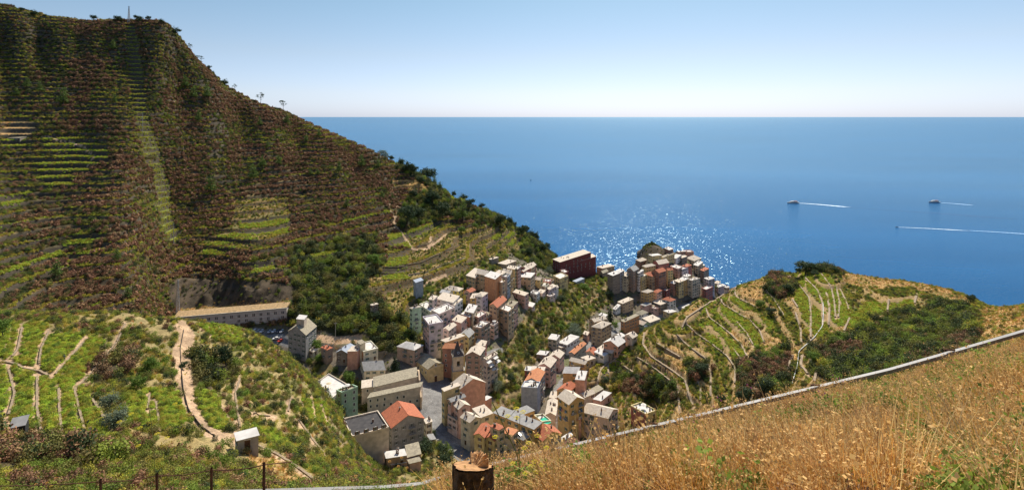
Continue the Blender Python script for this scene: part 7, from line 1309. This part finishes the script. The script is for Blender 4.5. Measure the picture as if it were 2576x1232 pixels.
near('loose_stones', 'small pale stones among the dry grass', 'stones', NR & (GY < 13), 9 * (nn2 > .03), 35, .02, .09, ['stone'])
near('beyond_edge_scrub', 'shrubs on the steep bank below the rail', 'shrubs', (GC == NEARG) & (GY >= 13), .8, 36, .4, .8, ['fine_green', 'fine_olive', 'fine_yellow', 'tuft'])
# fennel stalks, thistles and orange flower heads: single plants
m_umb = mat('umbel_yellow', (.62, .52, .03), trans=.3); m_stalk = mat('stalk_green', (.22, .24, .07), trans=.2); m_org = mat('flower_orange', (.60, .30, .07), trans=.2); m_pur = mat('thistle_purple', (.42, .06, .30), trans=.2)
def umbel(r, n, seed, m, dome=.35):
    g = np.random.default_rng(seed); a = g.random(n) * 6.283; q = g.random(n) ** .5 * r; s_ = r * .12; c = np.stack([np.cos(a) * q, np.sin(a) * q, dome * (r - q)], 1); u = np.stack([np.cos(a) * s_, np.sin(a) * s_, a * 0], 1); v = np.stack([-np.sin(a) * s_, np.cos(a) * s_, g.normal(size=n) * s_ * .5], 1)
    return npmesh('flower_head', np.stack([c - u, c + v, c + u, c - v], 1).reshape(-1, 3), np.arange(4 * n).reshape(-1, 4), [m])
UY, UO = umbel(.035, 70, 1, m_umb), umbel(.022, 60, 2, m_org, .8); UP = npmesh('flower_head', *leaves(60, .004, .012, .012, 9, shell=.6, zc=.01), [m_pur])
def flower(pts2, Y, heads, um, label, name, cat, group=None, r=.006):
    q_ = hit(pts2[0][0], min(pts2[0][1], 1300), 0, 2.5, 13); Y = q_.y if q_.y > 0 else Y; b = Vector(P(*pts2[0], Y)); gz_ = float(ground(b.x, b.y)); e = empty(name, (b.x, b.y, min(gz_, b.z) - .05), 0, label, cat, group); o0 = e.location; L = []
    main = [Vector((0, 0, 0))] + [Vector(P(*p, Y)) - o0 for p in pts2[1:]]; L.append((main, r))
    for hx, hy in heads:
        hp = Vector(P(hx, hy, Y - .05)) - o0; j = min(range(len(main)), key=lambda k: (main[k] - hp).length + (5 if main[k].z > hp.z - .02 else 0)); L.append(([main[j], main[j].lerp(hp, .6) + Vector((0, 0, -.02)), hp], r * .45))
    link('stem', npmesh('stem', *tubes(L, 5), [m_stalk]), e)
    for hx, hy in heads: o = link('flower_head', um, e); o.location = Vector(P(hx, hy, Y - .05)) - o0; o.scale = (1, 1, 1)
flower([(1322, 1240), (1300, 1140), (1262, 1060), (1238, 1010)], 4.4, [(1277, 1046), (1300, 1027), (1246, 1098), (1330, 1113), (1352, 1095), (1320, 1126), (1290, 1165), (1345, 1160), (1375, 1125)], UY, 'tall fennel with flat yellow flower heads rising in front of the lower roofs', 'fennel_plant', 'fennel')
flower([(1310, 1240), (1306, 1120), (1308, 1040)], 4.6, [(1300, 1050), (1316, 1035)], UY, 'bare dark stalk with a few buds beside the tall fennel', 'fennel_plant', 'fennel', r=.004)
flower([(395, 1245), (388, 1130), (380, 1060), (372, 1010)], 5.2, [(300, 1060), (352, 1075), (420, 1100), (330, 1040), (440, 1015), (395, 1090), (348, 1120)], UY, 'thin branching fennel in front of the left vineyards', 'fennel_plant', 'fennel', r=.004)
for x, y, hs in [(1290, 1160, [(1284, 1148), (1315, 1140)]), (1120, 1190, [(1093, 1177), (1112, 1170), (1128, 1184)]), (985, 1200, [(980, 1160), (1002, 1172), (1010, 1150), (1024, 1176)]), (915, 1215, [(895, 1197), (925, 1200)]), (100, 1228, [(90, 1217), (118, 1214), (140, 1202), (128, 1222)]), (1225, 1200, [(1228, 1197), (1240, 1205)])]:
    flower([(x, y + 40), (x, y)], 6.0, hs, UO, 'clump of rust orange yarrow heads on dry stems near the rail', 'yarrow_plant', 'yarrow', 'orange flowering clumps near the rail', r=.003)
flower([(1340, 1240), (1345, 1205), (1348, 1180)], 4.6, [(1335, 1172), (1362, 1168), (1350, 1186), (1322, 1190), (1375, 1182), (1290, 1192)], UY, 'bushy low fennel with bright yellow heads right of the stump', 'fennel_plant', 'fennel', r=.004)
for x, y in [(1805, 1000), (1795, 1022), (1758, 1045), (1745, 1062), (1720, 1075), (1700, 1090), (1560, 1128), (1585, 1148), (2095, 945), (2112, 952), (2060, 985), (2075, 990), (2549, 1168), (2566, 1172), (2555, 1205), (2560, 1230), (1880, 968), (1640, 1118)]:
    flower([(x, y + 45), (x + 2, y + 20), (x, y + 4)], 6.2 if y < 1150 else 3.9, [(x, y), (x + 9, y + 8)], UP, 'purple thistle flower among the dry grass under the rail', 'thistle', 'thistle', 'purple thistles along the slope', r=.0025)
